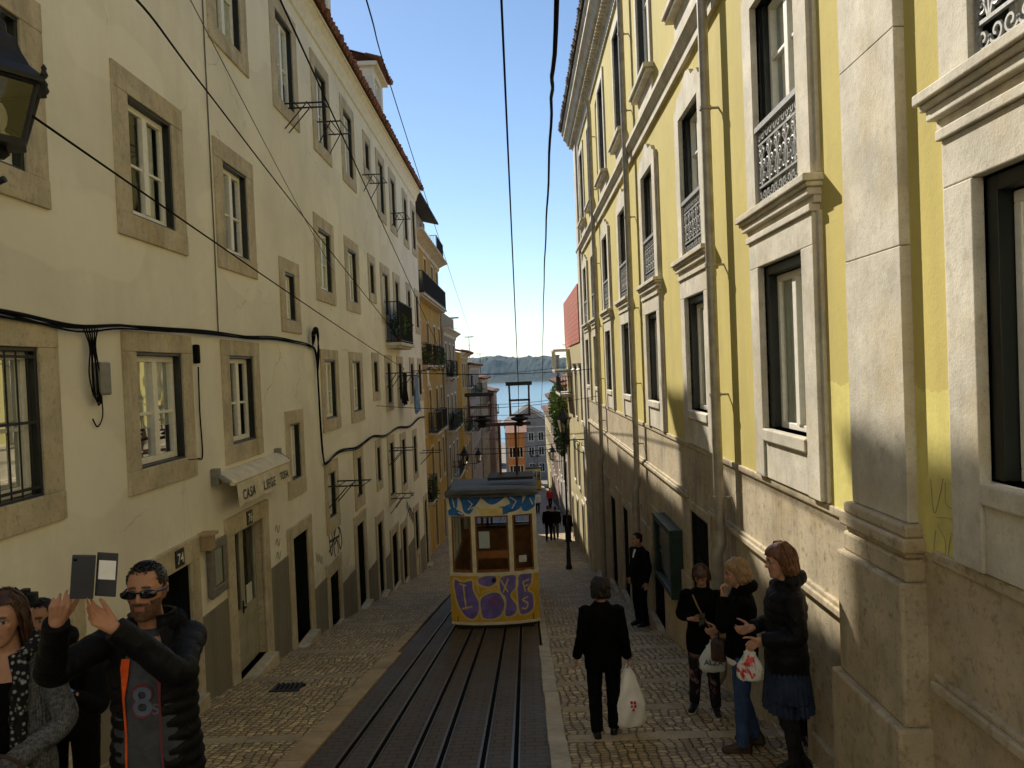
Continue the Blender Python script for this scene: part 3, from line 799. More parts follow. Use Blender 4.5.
# seam and graffiti on the wall
def stroke_set(name, P, strokes, w, mat, parent, base=.003, k=6):
    mb = MB()
    for i, st in enumerate(strokes):
        pts = smooth_pts([Vector((a, b)) for a, b in st], k) if len(st) > 2 else [Vector(p) for p in st]
        d = base + .0006 * i
        mb.ribbon(pts, [w * (.7 + .5 * math.sin(j * .7 + i)) for j in range(len(pts))] if False else w, lambda u, v, e, d=d: P(u, v, d + e), 0, .002)
    return part(name, mb, mat, parent)
tg = [[(16.05, -.95), (16.12, -1.25), (16.2, -1.45), (16.35, -1.3), (16.3, -1.0)], [(16.0, -1.35), (16.4, -1.2), (16.75, -.9)], [(16.5, -1.0), (16.45, -1.4), (16.6, -1.62), (16.8, -1.5), (16.72, -1.25), (16.5, -1.3)], [(16.85, -1.0), (17.05, -1.1), (17.15, -1.35), (17.0, -1.5), (16.88, -1.3), (17.0, -1.1)], [(16.2, -1.6), (16.5, -1.85), (16.7, -1.7)], [(16.6, -.8), (16.62, -.95)], [(16.1, -1.15), (16.9, -1.2)], [(16.4, -1.7), (16.42, -2.0)]]
stroke_set('graffiti', PL, tg, .05, M['tag_paint'], cream)
tg2 = [[(26.7 + i * .33, -2.0 - .18 * i), (26.75 + i * .33, -2.4 - .18 * i), (26.95 + i * .33, -2.2 - .18 * i), (26.98 + i * .33, -2.6 - .18 * i)] for i in range(7)] + [[(26.6, -2.7), (27.5, -2.5), (28.6, -3.1)], [(27.6, -1.9), (27.9, -2.1), (28.5, -2.2)]]
stroke_set('graffiti', PL, tg2, .05, M['tag_paint'], cream)
tg3 = [[(15.0 + .12 * i, -1.1 - .05 * i), (15.06 + .12 * i, -1.3 - .05 * i), (15.12 + .12 * i, -1.15 - .05 * i)] for i in range(4)] + [[(12.62, -.2 - .22 * i), (12.7, -.12 - .22 * i), (12.78, -.25 - .22 * i), (12.86, -.14 - .22 * i)] for i in range(6)]
stroke_set('faded_graffiti', PL, tg3, .018, M['old_tag'], cream)

# things fixed on the cream house
nb = thing('notice_case', 'small grey framed display case on the cream wall beside the shop door', 'display case', (XL, 10.1, -.1))
k = MB(); A = (9.86, 10.34, -.46, .2)
k.pbox(PL, A[0], A[1], A[2], A[3], .0, .05); f0 = .09
k.pbox(PL, A[0] - .03, A[1] + .03, A[3] - f0, A[3] + .03, .05, .085); k.pbox(PL, A[0] - .03, A[1] + .03, A[2] - .03, A[2] + f0, .05, .085); k.pbox(PL, A[0] - .03, A[0] + f0, A[2] + f0, A[3] - f0, .05, .085); k.pbox(PL, A[1] - f0, A[1] + .03, A[2] + f0, A[3] - f0, .05, .085)
part('case', k, M['grey_metal'], nb, bevel=.008)
k = MB(); k.pbox(PL, A[0] + .1, A[1] - .1, A[2] + .1, A[3] - .1, .051, .056); part('sheet', k, M['poster_white'], nb)
k = MB(); k.quad(PL(A[0] + .08, A[2] + .08, .07), PL(A[1] - .08, A[2] + .08, .07), PL(A[1] - .08, A[3] - .08, .07), PL(A[0] + .08, A[3] - .08, .07)); part('pane', k, M['glass'], nb)
lp = MB(); lp.pbox(PL, 9.62, 9.8, .18, .36, 0, .16); lp.pbox(PL, 9.6, 9.82, .36, .4, 0, .2)
solo('wall_box', lp, M['old_kerb'], 'small ochre box on the cream wall beside doorway number 74', 'box', at=(XL, 9.7, .2), bevel=.01)

aw = thing('shop_awning', 'rolled cream awning lettered CASA LIEGE above the shop door', 'awning', (XL, 11.6, .9))
k = MB(); hood = [(.0, 1.07), (.05, 1.07), (.15, 1.03), (.235, .97), (.265, .925), (.25, .89), (.21, .9), (.12, .97), (0, .99)]
k.ring_loft([[PL(10.25, z, d) for d, z in hood], [PL(12.75, z, d) for d, z in hood]]); part('cassette', k, M['awning'], aw)
for s in (10.13, 12.755):
    k = MB(); k.pbox(PL, s, s + .11, .92, 1.14, 0, .1); k.tube([PL(s + .055, 1.04, .08), PL(s + .055, .94, .22)], .035, 10); part('bracket', k, M['grey_metal'], aw, bevel=.01)
k = MB(); N = 30; e = lambda s: .010 * math.sin(s * 5) + .004 * math.sin(s * 17); lo = lambda s: .6 + .012 * math.sin(s * 9)
for i in range(N):
    a = 10.36 + 2.34 * i / N; b = 10.36 + 2.34 * (i + 1) / N
    k.hexa([PL(a, lo(a), .265 + e(a)), PL(b, lo(b), .265 + e(b)), PL(b, lo(b), .27 + e(b)), PL(a, lo(a), .27 + e(a)), PL(a, .9, .255), PL(b, .9, .255), PL(b, .9, .26), PL(a, .9, .26)])
va = part('valance', k, M['awning'], aw, smooth=40)
sl_ = lambda u, v, d: PL(10.52 + u, .66 + v, .276 + e(10.52 + u) * (1 - (v + .06) / .27) - (v + .06) * .037 + d)
part('lettering', text_mb('CASA', .195, sl_, .003, 1.15), M['letter_black'], va)
part('lettering', text_mb('LIEGE', .195, lambda u, v, d: sl_(u + .86, v, d), .003, 1.15), M['letter_black'], va)
part('lettering', text_mb('TOFA', .17, lambda u, v, d: sl_(u + 1.66, v + .03, d), .003, .9), M['letter_black'], va)

# ================================================================= RIGHT: yellow palace
pal = thing('yellow_palace', 'tall yellow plastered palace with limestone pilasters and iron railings on the right', 'building', (XR, 10, gz(10)))
RE = 29.2
centres = [.1, 3.45, 7.03, 10.43, 13.82, 17.22, 20.65, 24.05, 27.0]
hw = .575
ph = []
for c in centres:
    ph += [(c - hw, c + hw, 1.62, 3.18), (c - hw, c + hw, 3.72, 5.66), (c - hw, c + hw, 7.3, 9.62)]
low = [(10.2, 11.3, -1.25, .16), (13.62, 14.75, gz(14.2) + WALK + .1, -.52), (16.2, 16.9, -2.2, -.75), (18.2, 19.1, gz(18.6) + WALK + .1, -1.15), (20.6, 21.7, gz(21) + WALK + .1, -1.3), (24.2, 25.2, gz(24.7) + WALK + .1, -1.7), (6.75, 7.6, -1.3, -.35)]
wl = MB()
facade(wl, PR, -.9, RE, 1.1, 10.4, ph, rev=.26)
wl.cur = 3
facade(wl, PR, -.9, RE, -8, 1.1, low, rev=.3, mw=3)
wl.cur = 0
body(wl, PR, -.9, RE, -8, 10.4, 10)
part('wall', wl, [M['yellow_plaster'], M['green_paint'], M['interior'], M['base_stone']], pal)
# stone base: courses, plinth band
k = MB()
k.pbox(PR, -.9, 4.2, 1.08, 1.12, -.02, .012)
def run_between(mb, z0, z1, d1, gaps, s0=-.9, s1=RE, d0=-.02):
    s = s0
    for a, b in sorted(gaps) + [(s1, s1)]:
        if a > s: mb.pbox(PR, s, a, z0, z1, d0, d1)
        s = max(s, b)
gaps_low = [(h[0] - .13, h[1] + .13) for h in low if h[3] > .0]
run_between(k, .3, .36, .055, [(4.6, 5.72)] + gaps_low); run_between(k, .36, .4, .03, [(4.6, 5.72)] + gaps_low)
run_between(k, 1.06, 1.13, .022, [(4.6, 5.72)])
part('base_moulding', k, M['base_stone'], pal, bevel=.01)
k = MB()
run_between(k, -8, -.9, .04, [(h[0] - .13, h[1] + .13) for h in low] + [(4.6, 5.72)], s1=8.9)
part('plinth', k, M['base_stone'], pal, bevel=.01)
# pilasters with pedestals
def pilaster(s0, s1, z_top, pr=.065, ped=True, zped=1.25):
    k = MB(); z = zped; i = 0
    while z < z_top - .05:
        h = min(1.32 if i % 2 else 1.7, z_top - z); k.pbox(PR, s0 + .001 * (i % 2), s1 - .001 * (i % 2), z + .004, z + h, -.02, pr); z += h; i += 1
    p = part('pilaster', k, M['limestone'], pal, bevel=.006)
    if ped:
        k = MB()
        for (a, b, c) in ((1.17, 1.25, .05), (1.08, 1.17, .075), (1.04, 1.08, .04), (.9, 1.04, .055)):
            k.pbox(PR, s0 - c, s1 + c, a, b, -.02, pr + c)
        k.pbox(PR, s0 - .07, s1 + .09, .02, .9, -.02, pr + .09)
        k.pbox(PR, s0 - .1, s1 + .14, -6, .02, -.02, pr + .14)
        part('pedestal', k, M['base_stone'], p, bevel=.022)
    return p
pilaster(4.78, 5.58, 6.3)
pilaster(28.25, 29.1, 10.3, .12, False, -7.5); pilaster(27.85, 28.2, 10.3, .06, False, -7.5)
# string course, cornice with dentils, roof edge
k = MB()
sprof = [(-.02, 6.3), (.06, 6.3), (.06, 6.42), (.09, 6.44), (.13, 6.52), (.15, 6.53), (.15, 6.6), (.1, 6.64), (-.02, 6.64)]
k.ring_loft([[PR(-.9, z, d) for d, z in sprof], [PR(RE + .15, z, d) for d, z in sprof]])
part('string_course', k, M['limestone'], pal)
k = MB()
cprof = [(-.02, 10.1), (.05, 10.1), (.05, 10.35), (.12, 10.4), (.12, 10.52), (.3, 10.56), (.36, 10.72), (.44, 10.78), (.44, 10.9), (.5, 10.96), (.5, 11.02), (-.02, 11.05)]
k.ring_loft([[PR(-.9, z, d) for d, z in cprof], [PR(RE + .35, z, d) for d, z in cprof]])
s = -.8
while s < RE + .2: k.pbox(PR, s, s + .1, 10.42, 10.53, .1, .24); s += .2
cn = part('cornice', k, M['limestone'], pal)
k = MB()
for s0_, s1_ in ((-.9, RE + .35),): k.hexa([PR(s0_, 11.06, .56), PR(s1_, 11.06, .56), PR(s1_, 13.1, -4.3), PR(s0_, 13.1, -4.3), PR(s0_, 11.12, .56), PR(s1_, 11.12, .56), PR(s1_, 13.18, -4.3), PR(s0_, 13.18, -4.3)])
k.quad(PR(-.9, 13.1, -4.3), PR(RE, 13.1, -4.3), PR(RE, 10.6, -10), PR(-.9, 10.6, -10)); k.quad(PR(RE + .3, 11, .5), PR(RE + .3, 13.1, -4.3), PR(RE + .3, 10.6, -10), PR(RE + .3, 10.4, 0))
rnd = random.Random(4); q = -.8
while q < RE + .3: k.tube([PR(q, 11.13, .6 + rnd.uniform(-.02, .02)), PR(q, 11.3, .2)], .06, 8); q += .2
part('roof', k, M['old_tile'], pal)

# cast-iron balcony panel: scrolls in a frame (unit: width 2*hw, z 0..0.72), built once
def scroll(cx, cz, r, turns, a0, sx=1, n=18):
    out = []
    for i in range(n):
        t = i / (n - 1); a = a0 + turns * 2 * math.pi * t; rr = r * (1 - .82 * t)
        out.append((cx + sx * rr * math.cos(a), cz + rr * math.sin(a)))
    return out
def railing_mb(w=2 * hw - .04, h=.72, d=.02):
    mb = MB(); f = lambda u, v, e=0: PR(u, v, d + e)
    for z0, z1 in ((0, .025), (.16, .18), (h - .16, h - .14)): mb.pbox(PR, -w / 2, w / 2, z0, z1, d - .012, d + .012)
    mb.pbox(PR, -w / 2 - .02, w / 2 + .02, h - .02, h + .03, d - .03, d + .035)
    for u in (-w / 2 + .012, w / 2 - .012): mb.pbox(PR, u - .012, u + .012, .025, h - .02, d - .011, d + .011)
    n = 5; cw = w / n; paths = []
    for i in range(n):
        c = -w / 2 + cw * (i + .5)
        for sx in (-1, 1):
            paths += [scroll(c + sx * cw * .25, .37, cw * .24, 1.35, -1.2, sx), scroll(c + sx * cw * .24, .245, cw * .2, 1.3, 1.5, -sx), scroll(c + sx * cw * .25, .49, cw * .19, 1.3, -1.4, -sx),
                      scroll(c + sx * cw * .25, h - .08, .055, 1.25, 0, sx), scroll(c + sx * cw * .25, .085, .06, 1.25, 3.1, sx)]
            paths.append(smooth_pts([Vector((c + sx * .008, .18)), Vector((c + sx * cw * .2, .3)), Vector((c + sx * cw * .05, .4)), Vector((c + sx * cw * .3, .5)), Vector((c + sx * cw * .1, .56))], 5))
        paths.append([(c, .18), (c, .56)])
    for p in paths:
        p = [Vector(q) for q in p]
        mb.tube([f(q.x, q.y) for q in p], .0115, 5)
    return mb
rail_mesh = None
def palace_window(c):
    global rail_mesh
    a, b = c - hw, c + hw
    # main floor window: frame, panel below, frieze and sill cornice above
    k = MB(); pr = .06
    k.pbox(PR, a - .27, a, 1.14, 3.18, -.02, pr); k.pbox(PR, b, b + .27, 1.14, 3.18, -.02, pr); k.pbox(PR, a - .27, b + .27, 3.18, 3.44, -.02, pr)
    for u0, u1 in ((a - .33, a - .27), (b + .27, b + .33)): k.pbox(PR, u0, u1, 1.14, 3.44, -.02, .03)
    k.pbox(PR, a, b, 1.14, 1.5, -.02, .04)
    w = part('window', k, M['limestone'], pal, bevel=.008)
    k = MB(); k.pbox(PR, a + .002, b - .002, 1.5, 1.62, -.2, .075); part('sill', k, M['limestone'], w, bevel=.015)
    k = MB()
    for z0, z1, e, d in ((3.44, 3.5, .02, .085), (3.5, 3.56, .05, .06), (3.56, 3.62, .06, .11), (3.62, 3.66, .09, .13), (3.66, 3.72, .11, .16)): k.pbox(PR, a - .27 - e, b + .27 + e, z0, z1, -.02, d)
    part('sill_cornice', k, M['limestone'], w, bevel=.008)
    casement(w, PR, a + .042, b - .095, 1.63, 3.08, dep=-.09, fw=.06, bars=(), full=1.)
    for u0, u1, z0, z1 in ((b - .09, b - .004, 1.63, 3.17), (a + .004, a + .04, 1.63, 3.17), (a + .04, b - .09, 3.09, 3.17)):
        k = MB(); k.pbox(PR, u0, u1, z0, z1, -.1, -.012); part('shutter_box', k, M['green_paint'], w, bevel=.004)
    # balcony window above with a shaped head
    k = MB()
    out = [(-hw - .27, 3.74), (-hw - .27, 5.82), (-hw - .12, 5.86), (-hw - .02, 5.96), (-.3, 5.99), (-.18, 6.1), (0, 6.14), (.18, 6.1), (.3, 5.99), (hw + .02, 5.96), (hw + .12, 5.86), (hw + .27, 5.82), (hw + .27, 3.74), (hw, 3.74), (hw, 5.66), (-hw, 5.66), (-hw, 3.74)]
    # as strips so that every face is simple
    top = out[1:12]
    k.pbox(PR, a - .27, a, 3.74, 5.66, -.02, pr); k.pbox(PR, b, b + .27, 3.74, 5.66, -.02, pr)
    for (u0, z0), (u1, z1) in zip(top, top[1:]):
        k.hexa([PR(c + u0, 5.66, -.02), PR(c + u1, 5.66, -.02), PR(c + u1, 5.66, pr), PR(c + u0, 5.66, pr), PR(c + u0, z0, -.02), PR(c + u1, z1, -.02), PR(c + u1, z1, pr), PR(c + u0, z0, pr)])
    for u0, u1 in ((a - .33, a - .27), (b + .27, b + .33)): k.pbox(PR, u0, u1, 3.74, 5.7, -.02, .03)
    w = part('balcony_window', k, M['limestone'], pal)
    casement(w, PR, a + .042, b - .095, 3.76, 5.64, dep=-.09, fw=.06, bars=(.72,), full=.8)
    for u0, u1 in ((b - .09, b - .004), (a + .004, a + .04)):
        k = MB(); k.pbox(PR, u0, u1, 3.74, 5.65, -.1, -.04); part('shutter_box', k, M['green_paint'], w, bevel=.004)
    if rail_mesh is None:
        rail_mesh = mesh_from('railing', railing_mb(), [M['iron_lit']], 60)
    o = bpy.data.objects.new('railing', rail_mesh); COL.objects.link(o); o.parent = w; base = org(w); o.location = (-base.x, c - base.y, 3.76 - base.z)
    # top floor
    k = MB(); d = .04
    k.pbox(PR, a - .18, a, 7.2, 9.62, -.02, d); k.pbox(PR, b, b + .18, 7.2, 9.62, -.02, d); k.pbox(PR, a - .18, b + .18, 9.62, 9.84, -.02, d)
    k.pbox(PR, a - .16, b + .16, 6.66, 7.1, -.02, .03)
    w = part('window', k, M['limestone'], pal, bevel=.008)
    k = MB(); k.pbox(PR, a - .26, b + .26, 7.1, 7.17, -.02, .14); k.pbox(PR, a - .3, b + .3, 7.17, 7.25, -.02, .18); k.pbox(PR, a + .002, b - .002, 7.25, 7.3, -.2, .03); part('sill', k, M['limestone'], w, bevel=.01)
    casement(w, PR, a + .02, b - .02, 7.32, 9.6, dep=-.09, fw=.06, bars=(.6,), full=.6)
for c in centres: palace_window(c)
# low openings of the base
for i, h in enumerate(low):
    k = MB()
    k.pbox(PR, h[0] - .13, h[0], h[2], h[3] + .13, -.02, .03); k.pbox(PR, h[1], h[1] + .13, h[2], h[3] + .13, -.02, .03); k.pbox(PR, h[0], h[1], h[3], h[3] + .13, -.02, .03)
    if i in (1, 3, 4, 5):
        k.pbox(PR, h[0] - .13, h[1] + .13, gz(h[1]) - .3, h[2], -.2, .12)
        f = part('doorway', k, M['base_stone'], pal, bevel=.01); door_leaf(f, PR, h[0] + .01, h[1] - .01, h[2] + .01, h[3] - .01, 'door_dark', 0, -.28)
    else:
        k.pbox(PR, h[0] - .13, h[1] + .13, h[2] - .12, h[2], -.02, .05)
        f = part('basement_window', k, M['base_stone'], pal, bevel=.01); bar_grille(f, PR, h[0], h[1], h[2], h[3], -.06, .11)
k = MB(); f3 = lambda u, v, e: PR(4.62 - u, 1.05 + v, .003 + e)
for st in [[(.0, .5), (.03, .3), (.1, .42), (.14, .52)], [(.16, .5), (.16, .38), (.24, .36)], [(.2, .5), (.28, .5), (.3, .36)], [(.3, .5), (.24, .44), (.34, .42)], [(.04, .2), (.02, .06), (.12, .04), (.14, .16), (.06, .24)], [(.2, .2), (.17, .06), (.27, .05), (.28, .17), (.2, .22)], [(.06, .28), (.2, .3), (.3, .27)]]:
    k.ribbon(smooth_pts([Vector(q) for q in st], 5), .0028, f3, 0, .002)
part('scratched_graffiti', k, M['old_tag'], pal)

# drain pipes
def drain_pipe(s, z_low, lab):
    t = thing('drain_pipe', lab, 'drain pipe', (XR, s, z_low), 'drain pipes on the yellow palace')
    k = MB(); d = .15; r = .058
    k.tube([PR(s, 10.05, .3), PR(s, 9.8, d + .02), PR(s, 9.6, d), PR(s, 6.6, d), PR(s, 6.2, d), PR(s, z_low + .9, d)], r, 14)
    part('pipe', k, M['pipe'], t, smooth=50)
    for z in (8.8, 7.3, 5.2, 3.4, 1.9, .7):
        k = MB(); k.tube([PR(s, z - .02, d), PR(s, z + .02, d)], r + .012, 14); k.pbox(PR, s - .012, s + .012, z - .012, z + .012, 0, d); part('clamp', k, M['pipe'], t)
    k = MB(); k.tube([PR(s, z_low + .95, d), PR(s, z_low + .82, d), PR(s + .0, z_low + .7, d + .05), PR(s, z_low + .58, d + .05), PR(s, gz(s) + .3, d + .05), PR(s - .0, gz(s) + .16, d + .16)], [.07, .07, .075, .075, .075, .075], 14); part('boot', k, M['pipe'], t, smooth=50)
drain_pipe(9.06, -.65, 'tall zinc drain pipe on the yellow palace, nearest one, beside the women')
drain_pipe(15.55, -.9, 'second zinc drain pipe along the yellow palace, just past the dark notice board')
drain_pipe(22.4, -1.2, 'third zinc drain pipe, the last before the far end of the yellow palace')
k = MB(); k.lathe([(.05, 0), (.06, .02), (.06, .04)], (0, 0, 0), 12)
# notice board
nb = thing('notice_board', 'dark green framed glazed notice board on the base of the yellow palace', 'notice board', (XR, 12.7, -.85))
k = MB(); A = (12.0, 13.5, -1.38, -.3)
k.pbox(PR, A[0] + .02, A[1] - .02, A[2] + .02, A[3] - .02, 0, .1)
for q in ((A[0], A[1], A[3] - .1, A[3]), (A[0], A[1], A[2], A[2] + .1), (A[0], A[0] + .1, A[2] + .1, A[3] - .1), (A[1] - .1, A[1], A[2] + .1, A[3] - .1)): k.pbox(PR, *q, 0, .2)
part('case', k, M['door_teal'], nb, bevel=.01)
k = MB(); k.pbox(PR, A[0] + .16, A[1] - .16, A[2] + .16, A[3] - .16, .101, .108); part('sheet', k, M['grey_metal'], nb)
k = MB(); k.quad(PR(A[0] + .1, A[2] + .1, .16), PR(A[1] - .1, A[2] + .1, .16), PR(A[1] - .1, A[3] - .1, .16), PR(A[0] + .1, A[3] - .1, .16)); part('pane', k, M['glass'], nb)
k = MB(); k.pbox(PR, 9.15, 9.33, -.13, .03, .22, .235)

# ================================================================= houses further down the hill
def small_window(bld, P, a, b, c, d, mat='surround', paint='white_paint', pr=.03, frame=.13, deep=.14, shut=None):
    k = MB()
    k.pbox(P, a - frame, a, c - frame, d + frame, -.02, pr); k.pbox(P, b, b + frame, c - frame, d + frame, -.02, pr); k.pbox(P, a, b, d, d + frame, -.02, pr); k.pbox(P, a, b, c - frame, c, -.02, pr + .03)
    w = part('window', k, M[mat], bld)
    k = MB(); t = .06; m = (a + b) / 2
    for q in ((a, b, c, c + t), (a, b, d - t, d), (a, a + t, c + t, d - t), (b - t, b, c + t, d - t), (m - t * .7, m + t * .7, c + t, d - t)): k.pbox(P, *q, -deep - .04, -deep)
    part('casement', k, M[paint], w)
    k = MB(); k.quad(P(a, c, -deep - .03), P(b, c, -deep - .03), P(b, d, -deep - .03), P(a, d, -deep - .03)); part('pane', k, M['glass'], w)
    return w
def iron_balcony(bld, P, a, b, z, out=.45, h=.95, screen=None, step=.12, slab=.1):
    k = MB(); k.pbox(P, a, b, z - slab, z, -.02, out); k.pbox(P, a + .05, b - .05, z - slab - .07, z - slab, -.02, out - .1)
    o = part('balcony', k, M['limestone'], bld, bevel=.01)
    k = MB()
    for e0, e1, zz in ((a, b, z + .06), (a, b, z + h)): k.pbox(P, e0 + .03, e1 - .03, zz - .015, zz + .015, out - .06, out - .03)
    for s in (a + .045, b - .045):
        for zz in (z + .06, z + h): k.pbox(P, s - .015, s + .015, zz - .014, zz + .014, 0, out - .03)
        for i in range(4): k.tube([P(s, z, .06 + i * out / 4.6), P(s, z + h, .06 + i * out / 4.6)], .009, 5)
    s = a + .05
    while s < b - .04: k.tube([P(s, z, out - .045), P(s, z + h, out - .045)], .009, 5); s += step
    part('railing', k, M['black_iron'], o)
    if screen:
        k = MB(); n = int((b - a) / .1)
        for i in range(n):
            u0 = a + .05 + (b - a - .1) * i / n; u1 = a + .05 + (b - a - .1) * (i + 1) / n; e = lambda s: out - .07 + .012 * math.sin(s * 9)
            k.quad(P(u0, z + .04, e(u0)), P(u1, z + .04, e(u1)), P(u1, z + h - .02, e(u1)), P(u0, z + h - .02, e(u0)))
        part('screen', k, M[screen], o)
    return o
def house(name, label, X, sgn, s0, s1, ztop, mat, cols, floors, wh=1.5, ww=.95, cornice=.35, thick=10, roofrise=1.6, balconies=(), frame='surround', door_cols=(), parapet=0, group='houses further down the hill', paint='white_paint', ends=None):
    P = plane_x(X, sgn); t = thing(name, label, 'house', (X, (s0 + s1) / 2, gz((s0 + s1) / 2)), group)
    zb = gz(s1) - 1.2; holes = []
    for c in cols:
        for z in floors: holes.append((c - ww / 2, c + ww / 2, z, z + wh))
    dh = []
    for c in door_cols:
        z = gz(c) + .12; dh.append((c - .5, c + .5, z, z + 2.15))
    k = MB(); facade(k, P, s0, s1, zb, ztop, holes + dh, depth=.6, rev=.2); body(k, P, s0, s1, zb, ztop, thick)
    part('wall', k, [M[mat], M[mat], M['interior']], t)
    for h in holes: small_window(t, P, *h, mat=frame, paint=paint)
    for h in dh:
        k = MB(); k.pbox(P, h[0] - .14, h[0], h[2] - .2, h[3] + .14, -.02, .03); k.pbox(P, h[1], h[1] + .14, h[2] - .2, h[3] + .14, -.02, .03); k.pbox(P, h[0], h[1], h[3], h[3] + .14, -.02, .03)
        f = part('doorway', k, M[frame], t); door_leaf(f, P, h[0] + .01, h[1] - .01, h[2] + .01, h[3] - .01, 'door_dark', 0, -.15)
    if cornice:
        k = MB(); pf = [(-.02, ztop - .45), (.06, ztop - .42), (.08, ztop - .25), (cornice * .7, ztop - .1), (cornice, ztop - .05), (cornice, ztop + .02), (-.02, ztop + .03)]
        k.ring_loft([[P(s0, z, d) for d, z in pf], [P(s1 + .1, z, d) for d, z in pf]]); part('cornice', k, M[frame], t)
    if parapet:
        k = MB(); k.pbox(P, s0, s1, ztop + .03, ztop + parapet, -.35, -.05); k.pbox(P, s1 - .3, s1, ztop + .03, ztop + parapet, -thick, -.35); part('parapet', k, M[mat], t)
    if roofrise:
        k = MB(); tile_roof(k, P, s0, s1 + .15, ztop + .05, cornice + .08, thick / 2 + .4, roofrise, .24)
        k.quad(P(s0, ztop + .05 + roofrise, cornice - thick / 2 - .3), P(s1, ztop + .05 + roofrise, cornice - thick / 2 - .3), P(s1, ztop, -thick - .3), P(s0, ztop, -thick - .3))
        for s in (s0, s1): k.add([P(s, ztop, 0), P(s, ztop + roofrise - .1, cornice - thick / 2), P(s, ztop, -thick)], [(0, 1, 2)])
        part('roof', k, M['tile'], t)
    for bq in balconies: iron_balcony(t, P, *bq[:3], **(bq[3] if len(bq) > 3 else {}))
    return t, P
def foliage(n, c, ext, size, seed, bias=None):
    rnd = random.Random(seed); k = MB()
    for i in range(n):
        while True:
            q = Vector((rnd.uniform(-1, 1), rnd.uniform(-1, 1), rnd.uniform(-1, 1)))
            if q.length < 1 and noise.noise(q * 2.1 + Vector((seed, 0, 0))) > -.12: break
        p = Vector(c) + Vector((q.x * ext[0], q.y * ext[1], q.z * ext[2])); s = size * rnd.uniform(.6, 1.3)
        e = Euler((rnd.uniform(0, 6.3), rnd.uniform(0, 6.3), rnd.uniform(0, 6.3))).to_matrix()
        a = e @ Vector((s, 0, 0)); b = e @ Vector((0, s * .5, 0)); u = e @ Vector((0, 0, s * .18))
        k.add([p - a, p - b + u, p + a, p + b + u], [(0, 1, 2, 3)])
    return k
M['leaf'] = simple('green_leaves', (.055, .11, .022), .6, var=.55, scale=7); M['leaf_bright'] = simple('fresh_green_leaves', (.16, .26, .035), .6, var=.45, scale=7)
M['terracotta'] = simple('terracotta_pot', (.30, .11, .05), .8, var=.2)
def pot_plant(loc, r, h, label, group, seed, mat='leaf', drape=0):
    x, y, z = loc; t = thing('potted_plant', label, 'potted plant', loc, group)
    k = MB(); k.lathe([(.07, 0), (.1, .18), (.115, .18), (.115, .215), (.095, .215)], loc, 12); part('pot', k, M['terracotta'], t)
    part('foliage', foliage(260, (x, y, z + .2 + h * .45 - drape * .4), (r, r, h * .55 + drape * .6), .055, seed), M[mat], t)

och, PO = house('ochre_house', 'narrow ochre yellow house with green screened balconies beside the long cream house', -4.4, 1, 32.74, 44, 8.35, 'ochre_plaster', (34.6, 37.6, 40.6, 42.9), (5.75, 2.65, -.55, -3.3), 1.95, .95, .55, roofrise=0, door_cols=(34.6, 38.2, 42.2), frame='limestone',
    balconies=[(33.4, 43.6, 5.7, dict(screen='green_net')), (33.6, 35.7, 2.6, dict()), (36.6, 38.7, 2.6, dict()), (39.6, 41.6, 2.6, dict()), (36.5, 38.8, -.6, dict(screen='green_net')), (39.5, 41.7, -.6, dict(screen='green_net')), (33.5, 35.7, -3.35, dict(screen='green_net'))])
k = MB(); PO2 = plane_x(-5.0, 1)
facade(k, PO2, 33, 43.6, 8.38, 10.5, [(35, 36, 8.9, 10.2), (38.4, 39.4, 8.9, 10.2), (41.4, 42.4, 8.9, 10.2)], depth=.4); body(k, PO2, 33, 43.6, 8.38, 10.5, 6); at = part('attic', k, [M['pale_plaster'], M['pale_plaster'], M['interior']], och)
k = MB(); k.hexa([PO2(32.8, 10.5, .75), PO2(43.9, 10.5, .75), PO2(43.9, 11.9, -5), PO2(32.8, 11.9, -5), PO2(32.8, 10.6, .75), PO2(43.9, 10.6, .75), PO2(43.9, 12.0, -5), PO2(32.8, 12.0, -5)]); part('attic_roof', k, M['zinc_roof'], at)
iron_balcony(och, PO, 40.2, 43.8, 8.4, out=.4, h=.9)
for i, (y, z, r, h) in enumerate([(34.2, 2.62, .28, .55), (34.9, 2.62, .3, .6), (37.2, 2.62, .34, .7), (38.2, 2.62, .3, .6), (40.2, 2.62, .36, .75), (41.0, 2.62, .3, .6), (34.3, -3.33, .32, .8), (35.2, -3.33, .3, .7)]):
    pot_plant((-4.12, y, z), r, h, 'bushy potted plant crowded on an iron balcony of the ochre house', 'potted plants on the ochre house balconies', 30 + i, drape=.5)

br, PB = house('brown_house', 'brownish weathered house with parapet roof, just past the ochre house', -4.3, 1, 44.05, 52.6, 4.75, 'brown_plaster', (45.6, 48.2, 50.8), (2.0, -1.1, -4.1), 1.9, .95, .4, roofrise=0, parapet=.95, door_cols=(46.5, 50.2), balconies=[(45, 51.4, -1.15, dict(screen='green_net')), (47.5, 48.9, 1.95, {}), (45, 46.4, 1.95, dict(screen='green_net')), (47, 51, -4.15, {})], frame='limestone')
house('tan_house', 'tan plastered house beyond the narrow lane on the left side', -4.3, 1, 56.6, 64, 3.6, 'ochre_plaster', (58.2, 60.4, 62.6), (1.0, -2.2, -5.2), 1.8, .95, .4, roofrise=1.2, door_cols=(59.3,), balconies=[(57.5, 61.2, -2.25, {}), (61.8, 63.4, .95, {})])
house('grey_white_house', 'greyish white house with tiled roof halfway down the left side', -4.2, 1, 64.1, 79, 2.7, 'pale_plaster', (66, 69, 72, 75, 77.6), (.1, -3.0, -6.2), 1.7, 1.0, .35, door_cols=(67.5, 73.5), balconies=[(65, 67, .05, {}), (71, 73, -3.05, {}), (74.2, 77, .05, {}), (68, 70, -3.05, dict(screen='green_net'))])
